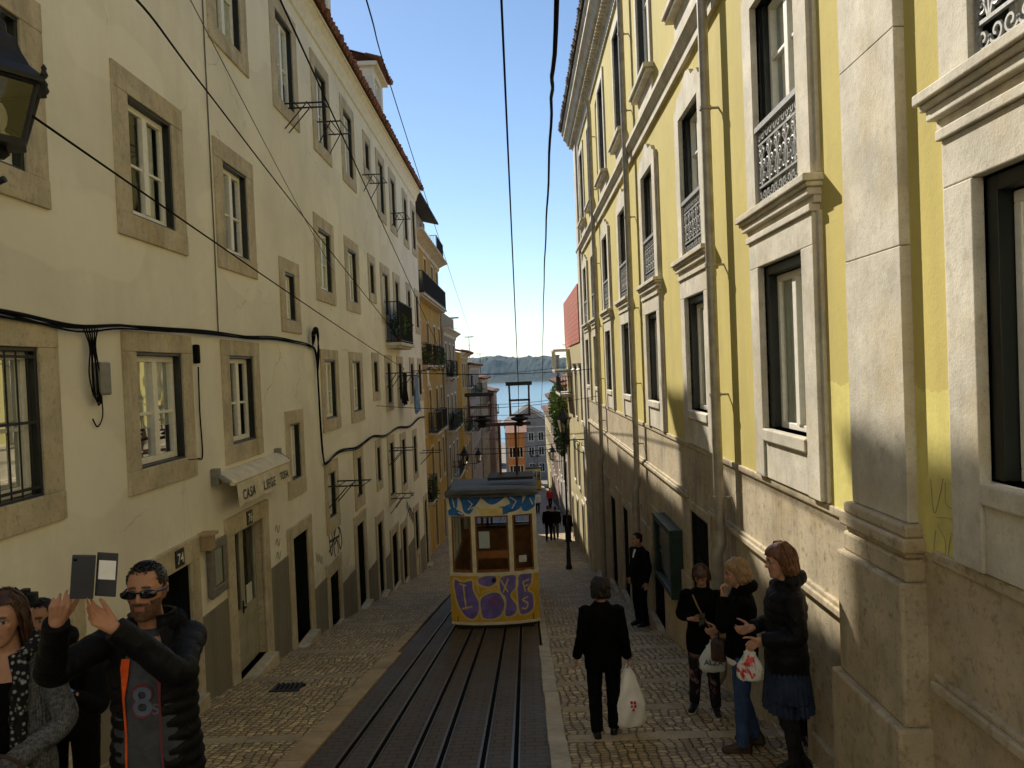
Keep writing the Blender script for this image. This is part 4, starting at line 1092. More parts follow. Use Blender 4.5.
house('stained_pale_house', 'stained pale house with short balconies low on the left side', -4.1, 1, 79.1, 96, 1.3, 'brown_plaster', (81, 84, 87, 90, 93.5), (-1.4, -4.6, -7.8), 1.7, 1.0, .35, door_cols=(82.5, 88.5), balconies=[(83, 85, -1.45, {}), (86, 88, -4.65, {}), (89, 91, -1.45, {}), (92, 95, -4.65, {})])
house('pinkish_house', 'pinkish house among the lowest on the left side', -3.4, 1, 96.1, 108, -.6, 'pink_plaster', (98, 101, 104, 106.8), (-3.3, -6.5, -9.7), 1.7, 1.0, .3, door_cols=(99.5,), balconies=[(100, 102, -3.35, {}), (97, 99, -6.55, {})])
# houses whose gable or front looks up the hill
def plane_y(Y): return lambda s, z, d=0.: (s, Y - d, z)
def front_house(name, label, Y, x0, x1, ztop, mat, cols, floors, depth, ridge=0, roof='tile', ww=.9, wh=1.5, gable=True, frame='limestone'):
    P = plane_y(Y); t = thing(name, label, 'house', ((x0 + x1) / 2, Y, gz(Y)), 'houses further down the hill'); zb = gz(Y) - 1
    holes = [(c - ww / 2, c + ww / 2, z, z + wh) for c in cols for z in floors]
    k = MB(); facade(k, P, x0, x1, zb, ztop, holes, depth=.6, rev=.2); body(k, P, x0, x1, zb, ztop, depth); part('wall', k, [M[mat], M[mat], M['interior']], t)
    for h in holes: small_window(t, P, *h, mat=frame)
    k = MB(); m = (x0 + x1) / 2; o = .35
    if ridge and gable:
        g = MB(); g.add([P(x0, ztop, 0), P(x1, ztop, 0), P(m, ztop + ridge, 0), P(x0, ztop, -.3), P(x1, ztop, -.3), P(m, ztop + ridge, -.3)], [(0, 1, 2), (3, 5, 4), (0, 3, 4, 1), (1, 4, 5, 2), (2, 5, 3, 0)]); part('gable', g, M[mat], t)
        for a, b in ((x0 - o, m), (x1 + o, m)):
            za = ztop - .1
            k.hexa([P(a, za, o), P(b, ztop + ridge, o), P(b, ztop + ridge, -depth), P(a, za, -depth), P(a, za + .14, o), P(b, ztop + ridge + .14, o), P(b, ztop + ridge + .14, -depth), P(a, za + .14, -depth)])
        g = MB()
        for a, b in ((x0 - .2, m), (x1 + .2, m)): g.hexa([P(a, ztop - .35, .02), P(b, ztop + ridge - .3, .02), P(b, ztop + ridge - .3, .25), P(a, ztop - .35, .25), P(a, ztop - .1, .02), P(b, ztop + ridge - .02, .02), P(b, ztop + ridge - .02, .25), P(a, ztop - .1, .25)])
        g.pbox(P, x0 - .15, x1 + .15, ztop - .6, ztop - .35, .005, .28); part('pediment', g, M['limestone'], t)
    else: k.hexa([P(x0 - o, ztop, o), P(x1 + o, ztop, o), P(x1 + o, ztop + 1.2, -depth), P(x0 - o, ztop + 1.2, -depth), P(x0 - o, ztop + .12, o), P(x1 + o, ztop + .12, o), P(x1 + o, ztop + 1.32, -depth), P(x0 - o, ztop + 1.32, -depth)])
    part('roof', k, M[roof], t)
    return t
front_house('orange_house', 'bright orange house front at the bend of the street', 115, -2.3, .25, -7.3, 'orange_plaster', (-1.6, -.5), (-13.6, -10.9), 12, frame='surround')
front_house('gabled_grey_house', 'grey house with dark gable roof closing the foot of the street', 150, -3.4, 5.9, -8.6, 'grey_plaster', (-2.2, -.3, 1.6, 3.5, 5.0), (-17.8, -14.6, -11.8), 16, 3.2, 'zinc_roof', 1.0, 1.6)
front_house('long_quay_house', 'long white house far below beside the river', 200, -30, -6, -13, 'pale_plaster', (-27, -24, -21, -18, -15, -12, -9), (-17, -20.2), 14, 2.4, 'tile', 1.2, 1.8, False)
front_house('cream_quay_house', 'cream house with tiled roof far below on the right', 190, 8, 26, -10.5, 'lemon_plaster', (10, 13, 16, 19, 22), (-13.5, -17), 14, 2.4, 'tile', 1.2, 1.8, False)

# right side
# unseen house added behind the viewpoint; its front bounces sunlight down the street
def bounce_house():
    P = lambda s, z, d=0.: (s, -9.5 + d, z); t = thing('added_bounce_house', 'unseen cream house added across the upper street to bounce sunlight down the hill', 'house', (0, -9.5, -.1), 'added houses at the top of the hill')
    cols = [-21 + 3.0 * i for i in range(15)]; holes = [(c - .5, c + .5, z, z + 1.9) for c in cols for z in (1.0, 4.6, 8.2)]
    k = MB(); facade(k, P, -23, 23, -.8, 12.6, holes, depth=.6, rev=.2); body(k, P, -23, 23, -.8, 12.6, 10); part('wall', k, [M['white_plaster'], M['white_plaster'], M['interior']], t)
    for h in holes: small_window(t, P, *h, frame=.16)
    k = MB(); pf = [(-.02, 12.2), (.1, 12.25), (.3, 12.5), (.4, 12.55), (.4, 12.65), (-.02, 12.66)]; k.ring_loft([[P(-23, z, d) for d, z in pf], [P(23, z, d) for d, z in pf]]); part('cornice', k, M['limestone'], t)
bounce_house()
rt, PT = house('red_tiled_house', 'narrow pale yellow house with a wall of red hung tiles past the palace', 2.42, -1, 29.25, 40.6, 5.5, 'lemon_plaster', (31, 34, 36.6), (.1, -3), 1.9, .95, 0, roofrise=0, door_cols=(32.6, 36, 39.4), frame='limestone')
k = MB(); k.pbox(PT, 31, 40.6, 3.25, 5.55, -.01, .04); k.pbox(PT, 40.6, 40.66, 3.25, 5.55, -8, .04); part('hung_tiles', k, M['tilewall'], rt)
k = MB(); k.pbox(PT, 37.6, 40.6, 2.0, 2.15, 0, .75); k.pbox(PT, 37.6, 40.6, 3.05, 3.13, 0, .78)
for s in (37.6, 39.1, 40.54): k.pbox(PT, s, s + .06, 2.15, 3.05, .69, .75)
bx = part('glazed_balcony', k, M['white_paint'], rt)
k = MB(); k.quad(PT(37.62, 2.15, .72), PT(40.58, 2.15, .72), PT(40.58, 3.05, .72), PT(37.62, 3.05, .72)); k.quad(PT(37.63, 2.15, .1), PT(37.63, 2.15, .72), PT(37.63, 3.05, .72), PT(37.63, 3.05, .1)); part('pane', k, M['glass'], bx)
iron_balcony(rt, PT, 36.6, 40.8, 1.0, out=.6, h=.8)
house('salmon_house', 'salmon house with small balconies on the right, below the red tiled one', 2.7, -1, 41.1, 44.0, 1.2, 'lemon_plaster', (42.5,), (-1.6, -4.4), 1.7, .9, .3, frame='limestone')
house('pale_corner_house', 'pale corner house past the sunlit crossing on the right', 2.75, -1, 48.6, 62, 1.2, 'pale_plaster', (50.5, 53.5, 56.5, 59.5), (-2.4, -5.6), 1.7, .9, .35, door_cols=(52, 58), balconies=[(49.6, 51.4, -2.45, {}), (55.5, 57.5, -2.45, {})], frame='limestone')
house('rose_house', 'rose coloured house on the lower right side', 2.9, -1, 62.1, 80, -.6, 'pink_plaster', (64, 67, 70, 73, 76, 78.6), (-4.2, -7.4), 1.7, .9, .35, door_cols=(65.5, 74.5), frame='limestone')
house('yellowish_house', 'yellowish house near the bottom of the right side', 3.3, -1, 80.1, 112, -3.4, 'lemon_plaster', (83, 87, 91, 95, 99, 103, 108), (-7.4, -10.4), 1.7, 1.0, .35, door_cols=(85, 97), frame='limestone')
k = MB(); k.lathe([(.16, -3), (.16, 3.2), (.2, 3.22), (.2, 3.34), (.13, 3.34)], (3.4, 70, 0), 12); solo('flue_pipe', k, M['grey_metal'], 'slim grey flue pipe rising above the roofs on the right', 'flue', at=(3.4, 70, -3))
cp = thing('creeper', 'sunlit green creeper hanging from a wall on the right side', 'creeper', (2.5, 42.2, -2))
part('foliage', foliage(2600, (1.98, 42.3, .1), (.52, 1.2, 1.35), .075, 5), M['leaf_bright'], cp)
part('hanging_foliage', foliage(2200, (2.12, 42.3, -1.4), (.45, 1.1, 1.2), .075, 8), M['leaf'], cp)
k = MB()
for i in range(5): k.tube(smooth_pts([(2.66, 41.7 + i * .25, -4.6), (2.5, 41.8 + i * .22, -2), (2.2 + .05 * i, 41.9 + i * .2, .4)], 5), .025, 6)
part('stem', k, M['wood'], cp)

# ================================================================= the tram
M['tram_orange'] = simple('tram_orange_paint', (.72, .43, .045), .45, var=.14, scale=5)
M['tram_white'] = simple('tram_cream_paint', (.76, .70, .50), .5, var=.14, scale=6)
M['tram_roof'] = simple('tram_roof_felt', (.055, .058, .05), .7, var=.25, scale=3)
M['tram_wood'] = simple('tram_varnished_wood', (.27, .105, .03), .35, var=.25, scale=8)
M['spray_purple'] = simple('purple_spray_paint', (.20, .15, .46), .6, var=.3, scale=6)
M['spray_yellow'] = simple('ochre_spray_outline', (.74, .58, .2), .6, var=.15, scale=6)
M['spray_blue'] = simple('blue_spray_paint', (.02, .15, .46), .6, var=.4, scale=8)
M['spray_pink'] = simple('mauve_spray_paint', (.26, .10, .30), .6, var=.2)
M['rust_iron'] = simple('red_brown_iron', (.075, .028, .02), .6, .3, var=.35, scale=9)
M['under'] = simple('grimy_undercarriage', (.02, .018, .016), .8, var=.3)
def make_tram(loc, label, graffiti):
    T = thing('tram', label, 'tram', loc)
    ox, oy, oz = loc; H = .87
    yb = lambda u: .15 * (abs(u) / H) ** 2.4
    Fr = lambda u, z, d=0.: (ox + u, oy + yb(u) - d, oz + z)
    def bow(mb, u0, u1, z0, z1, d0, d1, n=None):
        n = n or max(1, int((u1 - u0) / .14)); 
        for i in range(n):
            a = u0 + (u1 - u0) * i / n; b = u0 + (u1 - u0) * (i + 1) / n
            mb.pbox(Fr, a, b, z0, z1, d0, d1)
    W = lambda x0, x1, y0, y1, z0, z1, mb: mb.box(ox + x0, ox + x1, oy + y0, oy + y1, oz + z0, oz + z1)
    k = MB(); bow(k, -H, H, .14, 1.1, -.05, 0); fp = part('front_panel', k, M['tram_orange'], T)
    k = MB(); bow(k, -H - .005, H + .005, 1.1, 1.16, -.06, .018); part('belt_rail', k, M['tram_white'], T); k = MB(); bow(k, -H, H, .14, .19, 0, .015); part('skirt_rail', k, M['tram_white'], T)
    k = MB(); bow(k, -H, H, 2.27, 2.72, -.05, 0); bp = part('front_band', k, M['tram_white'], T)
    k = MB(); bow(k, -.2, .22, 2.3, 2.42, .0, .02); part('number_board', k, M['spray_yellow'], bp)
    # corner and window posts
    for a, b in ((-H, -.8), (-.41, -.33), (.315, .40), (.79, H)):
        k = MB(); bow(k, a, b, 1.16, 2.27, -.06, 0, 1); part('window_post', k, M['tram_white'], T, bevel=.008)
    for a, b, mid in ((-.8, -.41, 0), (-.33, .315, 1), (.40, .79, 0)):
        k = MB(); t = .032
        bow(k, a, b, 1.16, 1.16 + t * 1.6, -.05, -.012); bow(k, a, b, 2.27 - t, 2.27, -.05, -.012); bow(k, a, a + t, 1.16 + t * 1.6, 2.27 - t, -.05, -.012, 1); bow(k, b - t, b, 1.16 + t * 1.6, 2.27 - t, -.05, -.012, 1)
        if mid: bow(k, a + t, b - t, 1.44, 1.58, -.05, -.008)
        f = part('windscreen_frame', k, M['tram_wood'], T)
        k = MB(); n = 4
        for i in range(n):
            u0 = a + (b - a) * i / n; u1 = a + (b - a) * (i + 1) / n; k.quad(Fr(u0, 1.18, -.03), Fr(u1, 1.18, -.03), Fr(u1, 2.25, -.03), Fr(u0, 2.25, -.03))
        part('windscreen', k, M['glass'], f)
        if a > .3:
            q = MB(); q.pbox(Fr, .5, .65, 1.33, 1.46, -.028, -.022); part('notice', q, M['poster_white'], f)
        if mid:
            q = MB(); q.pbox(Fr, -.27, -.06, 1.62, 1.95, -.1, -.09); part('notice', q, M['letter_white'], f)
    # three stepped compartments behind the front
    L, N, step = 2.45, 3, .42
    for j in range(N):
        y0 = .16 + j * L; y1 = y0 + L; dz = -step * j
        for sx in (-1, 1):
            k = MB(); x0, x1 = (sx * H, sx * (H - .05))
            a, b = min(x0, x1), max(x0, x1)
            W(a, b, y0, y1, .2 + dz, 1.1 + dz, k); sp = part('side_panel', k, M['tram_orange'], T)
            k = MB(); dr = step if j < 2 else .05; x0_, x1_ = ox + a, ox + b; ya, yb_ = oy + y0, oy + y1; zl, zh = oz + 2.27 + dz, oz + 2.68 + dz
            k.hexa([(x0_, ya, zl), (x1_, ya, zl), (x1_, yb_, zl - dr * .4), (x0_, yb_, zl - dr * .4), (x0_, ya, zh), (x1_, ya, zh), (x1_, yb_, zh - dr), (x0_, yb_, zh - dr)]); part('side_band', k, M['tram_white'], T)
            k = MB(); g = MB()
            for i in range(4): yy = y0 + (L - .08) * i / 3; W(a, b, yy, yy + .08, 1.1 + dz, 2.27 + dz, k)
            W(a - .006, b + .006, y0, y1, 1.1 + dz, 1.16 + dz, k); part('side_posts', k, M['tram_white'], T)
            m = (a + b) / 2; g.quad((ox + m, oy + y0, oz + 1.16 + dz), (ox + m, oy + y1, oz + 1.16 + dz), (ox + m, oy + y1, oz + 2.27 + dz), (ox + m, oy + y0, oz + 2.27 + dz)); part('side_window', g, M['glass'], T)
        k = MB(); W(-H + .06, H - .06, y0, y1, .32 + dz, .4 + dz, k); part('floor', k, M['under'], T)
        k = MB(); W(-H + .05, H - .05, y1 - .05, y1, .3 + dz, 1.5 + dz, k); W(-H + .05, -H + .12, y1 - .05, y1, 1.5 + dz, 2.6 + dz, k); W(H - .12, H - .05, y1 - .05, y1, 1.5 + dz, 2.6 + dz, k); W(-.36, -.30, y1 - .05, y1, 1.5 + dz, 2.3 + dz, k); W(.30, .36, y1 - .05, y1, 1.5 + dz, 2.3 + dz, k); W(-H + .12, H - .12, y1 - .05, y1, 2.3 + dz, 2.6 + dz, k); part('partition', k, M['wood'], T)
        k = MB()
        for sx in (-1, 1): W(min(sx * .8, sx * .42), max(sx * .8, sx * .42), y0 + .25, y1 - .2, .78 + dz, .84 + dz, k); W(min(sx * .8, sx * .76), max(sx * .8, sx * .76), y0 + .25, y1 - .2, .84 + dz, 1.3 + dz, k)
        part('bench', k, M['tram_wood'], T)
        # domed roof of the compartment
        k = MB(); n = 14; rings = []
        f0 = -.12 if j == 0 else -.02
        for yy, sc, zz in ((f0, .82, 0), (f0 + .03, .95, .01), (f0 + .2, 1, .03), (f0 + .55, 1, .045), (L + .1 - .2, 1, .045), (L + .1, .98, .02)):
            ring = []
            for i in range(n + 1):
                a = math.pi * i / n; u = -math.cos(a); 
                hgt = (.10 if sc > .9 else .03) * math.sin(a) ** .8 if 0 < i < n else 0
                bowl = yb(u * H) if (j == 0 and yy < .3) else 0
                ring.append((ox + u * (H + .05) * (sc if sc > .9 else .97), oy + .0 + yy + bowl + (.16 if j else 0) + j * L, oz + 2.69 + dz + hgt + zz - max(0, yy - .2) * (step / L if j < 2 else .05)))
            ring += [(p[0], p[1], oz + 2.65 + dz) for p in reversed(ring)]
            rings.append(ring)
        k.ring_loft(rings); part('roof', k, M['tram_roof'], T, smooth=40)
    k = MB()
    k.hexa([(ox - .75, oy + .1, oz + .0), (ox + .75, oy + .1, oz + .0), (ox + .75, oy + 7.4, oz - 1.33), (ox - .75, oy + 7.4, oz - 1.33), (ox - .75, oy + .1, oz + .3), (ox + .75, oy + .1, oz + .3), (ox + .75, oy + 7.4, oz - .62), (ox - .75, oy + 7.4, oz - .62)])
    bow(k, -.8, .8, .085, .14, -.12, -.01); part('undercarriage', k, M['under'], T)
    for yy in (1.4, 5.6):
        for x in (-.48, .48):
            k = MB(); n = 18; c = Vector((ox + x, oy + yy, oz + .32 - yy * .184 - .04))
            k.ring_loft([[c + Vector((e, .3 * math.cos(2 * math.pi * i / n), .3 * math.sin(2 * math.pi * i / n))) for i in range(n)] for e in (-.05, .05)]); part('wheel', k, M['steel'], T)
    k = MB(); k.lathe([(.035, 0), (.045, .02), (.045, .05)], (0, 0, 0), 14)
    Q = Matrix.Translation(Fr(0, 1.02, 0)) @ Matrix.Rotation(R(90), 4, 'X'); k.v = [tuple(Q @ Vector(p)) for p in k.v]; part('headlamp', k, M['under'], T, smooth=40)
    # overhead collector gantry on the roof
    zt = 2.75
    for x in (.3 - .05, .62 - .02):
        k = MB(); k.tube([(ox + x - .08, oy + 1.5, oz + zt), (ox + x - .08, oy + 1.5, oz + 3.93)], .026, 8); 
        part('gantry_post', k, M['rust_iron'], T)
    k = MB(); W(-.1, .85, 1.1, 1.9, 2.8, 2.86, k); part('gantry_base', k, M['under'], T)
    k = MB(); W(-.25, .85, 1.46, 1.54, 3.9, 3.97, k); part('gantry_beam', k, M['rust_iron'], T)
    for cx, z0, z1, x0, x1 in ((.0 - .18, 4.02, 4.58, -.46, .02), (.62, 4.02, 4.78, .42, .84)):
        k = MB()
        for z in (z0 + .1, z1 - (z1 - z0) * .45): k.tube([(ox + x0 - .02, oy + 1.5, oz + z), (ox + x1 + .02, oy + 1.5, oz + z)], .022, 6)
        for x in (x0, x1):
            k.tube([(ox + x * .94 + .06 * cx, oy + 1.5, oz + z0 + .1), (ox + x, oy + 1.5, oz + z1)], .02, 6); k.tube([(ox + x, oy + 1.2, oz + z0 + .1), (ox + x, oy + 1.5, oz + z1)], .013, 6)
        c = part('collector_frame', k, M['rust_iron'], T)
        k = MB(); W(x0 - .07, x1 + .07, 1.42, 1.58, z1 - .03, z1 + .05, k); part('contact_bar', k, M['black_iron'], c, bevel=.015)
        k = MB(); k.lathe([(.05, z0 - .14), (.12, z0 - .1), (.06, z0 - .04), (.17, z0), (.2, z0 + .04), (.07, z0 + .08), (.1, z0 + .12)], (ox + cx, oy + 1.5, oz), 12); part('insulator', k, M['black_iron'], c, smooth=30)
    if graffiti:
        cv = lambda q: Vector(((q[0] - 292) / 390 * 1.7, 1.1 - (q[1] - 485) / 205 * .9))
        blobs = [[(112, 508), (150, 515), (192, 508), (198, 552), (219, 600), (214, 650), (188, 676), (152, 658), (122, 600)], [(229, 590), (255, 568), (300, 560), (332, 588), (330, 636), (298, 672), (240, 672), (228, 632)],
                 [(322, 498), (384, 488), (392, 540), (364, 575), (388, 618), (382, 655), (342, 668), (334, 640), (338, 600), (318, 552)], [(400, 498), (458, 478), (458, 530), (442, 558), (462, 578), (464, 630), (442, 658), (404, 658), (396, 600)], [(226, 492), (290, 482), (304, 510), (272, 534), (226, 522)]]
        k = MB(); o = MB(); c0 = MB()
        for i, bl in enumerate(blobs):
            pts = smooth_pts([cv(q) for q in bl], 5, True); m = sum(pts, Vector((0, 0))) / len(pts)
            big = [m + (p - m) * 1.0 for p in pts]
            n = len(pts); e = .004 + .0012 * i
            vs = [Fr(p.x, p.y, e) for p in pts] + [Fr(m.x, m.y, e)]
            k.add(vs, [(q, (q + 1) % n, n) for q in range(n)])
            ring = [m + (p - m) * 1.07 for p in pts]; ring.append(ring[0])
            o.ribbon(ring, .034, Fr, .0005, .012 + .001 * i)
        part('graffiti', k, M['spray_purple'], fp); 
        for st in [[(132, 520), (165, 528)], [(152, 520), (160, 622)], [(143, 632), (190, 620)], [(322, 505), (352, 560)], [(356, 500), (330, 562)], [(418, 522), (448, 510)], [(420, 520), (430, 565)], [(424, 542), (444, 534)], [(440, 588), (416, 600), (438, 616), (430, 640), (412, 636)], [(300, 498), (310, 560)], [(210, 500), (222, 560)], [(236, 560), (262, 548), (300, 545)]]:
            o.ribbon(smooth_pts([cv(q) for q in st], 4) if len(st) > 2 else [cv(q) for q in st], .028, Fr, .0005, .0185)
        part('graffiti_outline', o, M['spray_yellow'], fp)
        k = MB(); c = cv((288, 600)); n = 20; k.add([Fr(c.x + .11 * math.cos(6.283 * i / n), c.y + .1 * math.sin(6.283 * i / n), .0125) for i in range(n)], [tuple(range(n))]); part('graffiti_spot', k, M['spray_pink'], fp)
        cw = lambda q: Vector(((q[0] - 268) / 386 * 1.7, 2.72 - (q[1] - 120) / 97 * .45))
        k = MB()
        for i, bl in enumerate([[(80, 128), (112, 126), (118, 170), (100, 195), (84, 175)], [(132, 124), (200, 121), (222, 140), (196, 176), (172, 206), (146, 196), (138, 165)], [(222, 128), (270, 118), (335, 121), (318, 150), (272, 170), (240, 152)], [(335, 122), (388, 121), (408, 150), (396, 190), (350, 205), (312, 196), (330, 178), (352, 168)], [(402, 182), (440, 122), (464, 124), (462, 168), (460, 188), (420, 206)], [(78, 190), (110, 186), (148, 212), (100, 214), (78, 212)], [(300, 185), (330, 180), (345, 205), (316, 212)]]):
            pts = smooth_pts([cw(q) for q in bl], 5, True); m = sum(pts, Vector((0, 0))) / len(pts); n = len(pts)
            k.add([Fr(p.x, p.y, .003 + .001 * i) for p in pts] + [Fr(m.x, m.y, .003 + .001 * i)], [(q, (q + 1) % n, n) for q in range(n)])
        part('graffiti', k, M['spray_blue'], bp)
        k = MB()
        for st in [[(168, 150), (185, 165), (165, 190)], [(178, 186), (192, 176), (186, 200)], [(95, 140), (105, 180)], [(350, 140), (380, 160), (360, 190)], [(440, 150), (452, 180)], [(120, 200), (140, 208)]]: k = MB(); k.ribbon([cw(q) for q in st], .022, Fr, .001, .0115); part('graffiti_highlight', k, M['tram_white'], bp)
        k = MB()
        for st in [[(206, 178), (250, 206), (295, 186)], [(215, 196), (280, 199)]]: k.ribbon([cw(q) for q in st], .03, Fr, .001, .024)
        part('graffiti_stroke', k, M['spray_yellow'], bp)
    return T
make_tram((-.67, 15.1, gz(15.1) - .04), 'orange and cream tram with purple and blue graffiti on its front, descending the street', True)
make_tram((1.15, 95, gz(95) - .02), 'distant small yellow tram at the foot of the street', False)

# ================================================================= wires, lamps, brackets, washing
def sag_line(a, b, sag, n=16):
    a = Vector(a); b = Vector(b)
    return [a.lerp(b, i / n) - Vector((0, 0, sag * 4 * (i / n) * (1 - i / n))) for i in range(n + 1)]
def wire(name, pts, r, label, mat='cable', cat='wire', group='overhead wires'):
    k = MB(); k.tube(pts, r, 6); return solo(name, k, M[mat], label, cat, group, at=pts[0], smooth=60)
wire('overhead_wire', [(-.02, -6, 6.2)] + sag_line((-.02, 4, 4.35), (-.05, 16.6, 1.93), .0, 6) + sag_line((-.05, 16.7, 1.92), (-.3, 44, -3.0), .2), .008, 'straight overhead wire leading down to the right collector bar on the tram roof')
p = sag_line((.22, -6, 6.1), (1.45, 60, -1.4), -.35, 60); 
wire('overhead_cable', [Vector(q) + Vector((.004 * math.sin(i * 1.3), 0, .006 * math.cos(i * 1.3))) for i, q in enumerate(smooth_pts([(.1, -4, 3.9), (.2, 3, 3.72), (.34, 7, 4.2), (.6, 18, 3.78), (1.05, 38, 1.45), (1.45, 60, -1.4)], 14))], .012, 'thick twisted black cable hanging over the right half of the street')
wire('overhead_wire', smooth_pts([(-.9, 2, 5.4), (-1.41, 8, 6.1), (-2.23, 16, 7.5), (-3.15, 40, 6.5), (-3.57, 70, 2.98)], 10), .009, 'long wire slanting across the sky in front of the left dormers')
wire('overhead_wire', smooth_pts([(-2.2, 2.5, 4.5), (-2.44, 5, 4.85), (-3.15, 8, 5.35), (-3.78, 14, 5.18), (-4.02, 27, 3.34)], 10), .009, 'wire slanting down the cream facade from the upper left between its window rows')
wire('overhead_wire', smooth_pts([(-1.7, 4, 5.5), (-2.08, 7, 5.85), (-3.33, 22, 5.59), (-3.86, 38, 3.33)], 10), .01, 'wire crossing in front of the top windows of the cream house towards the ochre house')
wire('overhead_wire', sag_line((-3.03, 4.9, 4.03), (-4.02, 27, 2.45), .05) + [(-4.1, 27.4, 2.4)], .009, 'wire running from the wall lantern at the upper left along the cream facade')
wire('thin_wire', sag_line((-3.5, 7.8, 6.9), (-4.08, 17.5, 4.6), .05), .006, 'thin grey wire hanging against the upper cream wall', 'grey_cable')
wire('crossing_wire', sag_line((-4.1, 28.4, 2.3), (2.4, 26, 2.17), .12), .011, 'wire strung across the street between the cream house and the yellow palace, upper one')
wire('crossing_wire', sag_line((-4.1, 22, 1.4), (2.4, 24, 1.35), .22), .008, 'lower crossing wire sagging above the tram from house to house')
wire('crossing_wire', sag_line((-4.3, 50, -3.1), (2.75, 50.5, -2.95), .12), .02, 'dark wire crossing the street behind the tram gantry')
wire('crossing_wire', sag_line((-4.4, 41, 2.2), (2.42, 40, 2.3), .18), .011, 'faint wire crossing the street in front of the far hills')
# cable bundle on the cream house
def bundle(name, base, n, spread, r, label, seed):
    rnd = random.Random(seed); k = MB()
    for i in range(n):
        ph = rnd.uniform(0, 6.3); q = []
        for j, b in enumerate(base):
            b = Vector(b); q.append(b + Vector((rnd.uniform(.0, .02), spread * .35 * math.sin(j * .9 + ph), spread * math.cos(j * .8 + ph * 1.7) + rnd.uniform(-.012, .012))))
        k.tube(smooth_pts(q, 5), r * rnd.uniform(.7, 1.2), 6)
    return solo(name, k, M['cable'], label, 'cables', at=base[0], smooth=60)
x = XL + .045
bundle('cable_bundle', [(x, -4, 2.95), (x, 1, 2.9), (x, 3, 2.95), (x, 5.2, 2.93), (x, 6.2, 2.88), (x, 7.1, 2.82), (x, 7.9, 2.88), (x, 9, 2.9), (x, 10.2, 2.94), (x, 11.5, 2.93), (x, 12.8, 2.96), (x, 14, 2.94), (x, 15.1, 2.88), (x, 15.5, 2.7), (x, 15.55, 2.0), (x, 15.6, 1.2), (x, 15.72, .62), (x, 16.0, .52), (x, 17.2, .63), (x, 19, .52), (x, 21, .6), (x, 23, .45), (x, 25.3, .52), (x, 28, .36), (x, 30.5, .5), (x, 32.5, .42)], 6, .026, .0105, 'thick bundle of black cables looping along the cream house wall', 3)
k = MB()
for i in range(7):
    a = i * .9; k.tube(smooth_pts([(x, 15.3, 2.9), (x + .06, 15.2 + .12 * math.cos(a), 3.12 + .1 * math.sin(a)), (x + .08, 15.35 + .1 * math.sin(a), 3.24), (x + .04, 15.6 + .05 * math.cos(a), 3.1 - .05 * i), (x, 15.55, 2.6 - .06 * i)], 5), .01, 6)
solo('cable_knot', k, M['cable'], 'tangled knot of black cables where the bundle turns down the cream wall', 'cables', at=(x, 15.4, 2.9), smooth=60)
jb = thing('junction_box', 'grey junction box with looped black cables below the bundle on the cream wall', 'junction box', (XL, 7.5, 2.3))
k = MB(); k.pbox(PL, 7.42, 7.6, 2.2, 2.52, 0, .1); part('box', k, M['grey_metal'], jb, bevel=.015)
k = MB()
for i in range(6): k.tube(smooth_pts([(x, 7.24 + .05 * i, 2.84), (x + .02, 7.30 + .02 * i, 2.66), (x + .035, 7.24 + .035 * i + .02 * (i % 2), 2.42 - .03 * (i % 3)), (x + .03, 7.3 + .025 * i, 2.22 - .03 * (i % 4)), (x + .02, 7.40 + .012 * i, 2.17 - .01 * i), (x + .01, 7.46, 2.24)], 6), .0075, 6)
k.tube(smooth_pts([(x, 7.5, 2.2), (x - .01, 7.52, 2.0), (x - .02, 7.44, 1.9), (x - .02, 7.36, 1.98)], 6), .007, 6)
part('cable', k, M['cable'], jb, smooth=60)
sb = thing('splice_box', 'small black cable box beside the second low window of the cream house', 'junction box', (XL, 9.85, 2.6))
k = MB(); k.pbox(PL, 9.75, 9.84, 2.52, 2.76, 0, .07); part('box', k, M['cable'], sb, bevel=.02)
k = MB(); k.tube(smooth_pts([(x, 9.8, 2.48), (x - .02, 9.83, 1.9), (x - .02, 9.85, 1.36), (x - .02, 9.7, 1.33), (x - .02, 9.4, 1.35)], 6), .01, 6); part('cable', k, M['cable'], sb, smooth=60)
wire('thin_wire', [(XL + .012, 10.62, 9.7), (XL + .012, 10.6, 6.8), (XL + .012, 10.62, 4.2), (XL + .012, 10.6, 2.95)], .009, 'thin vertical cable down the cream wall between window columns', 'grey_cable')

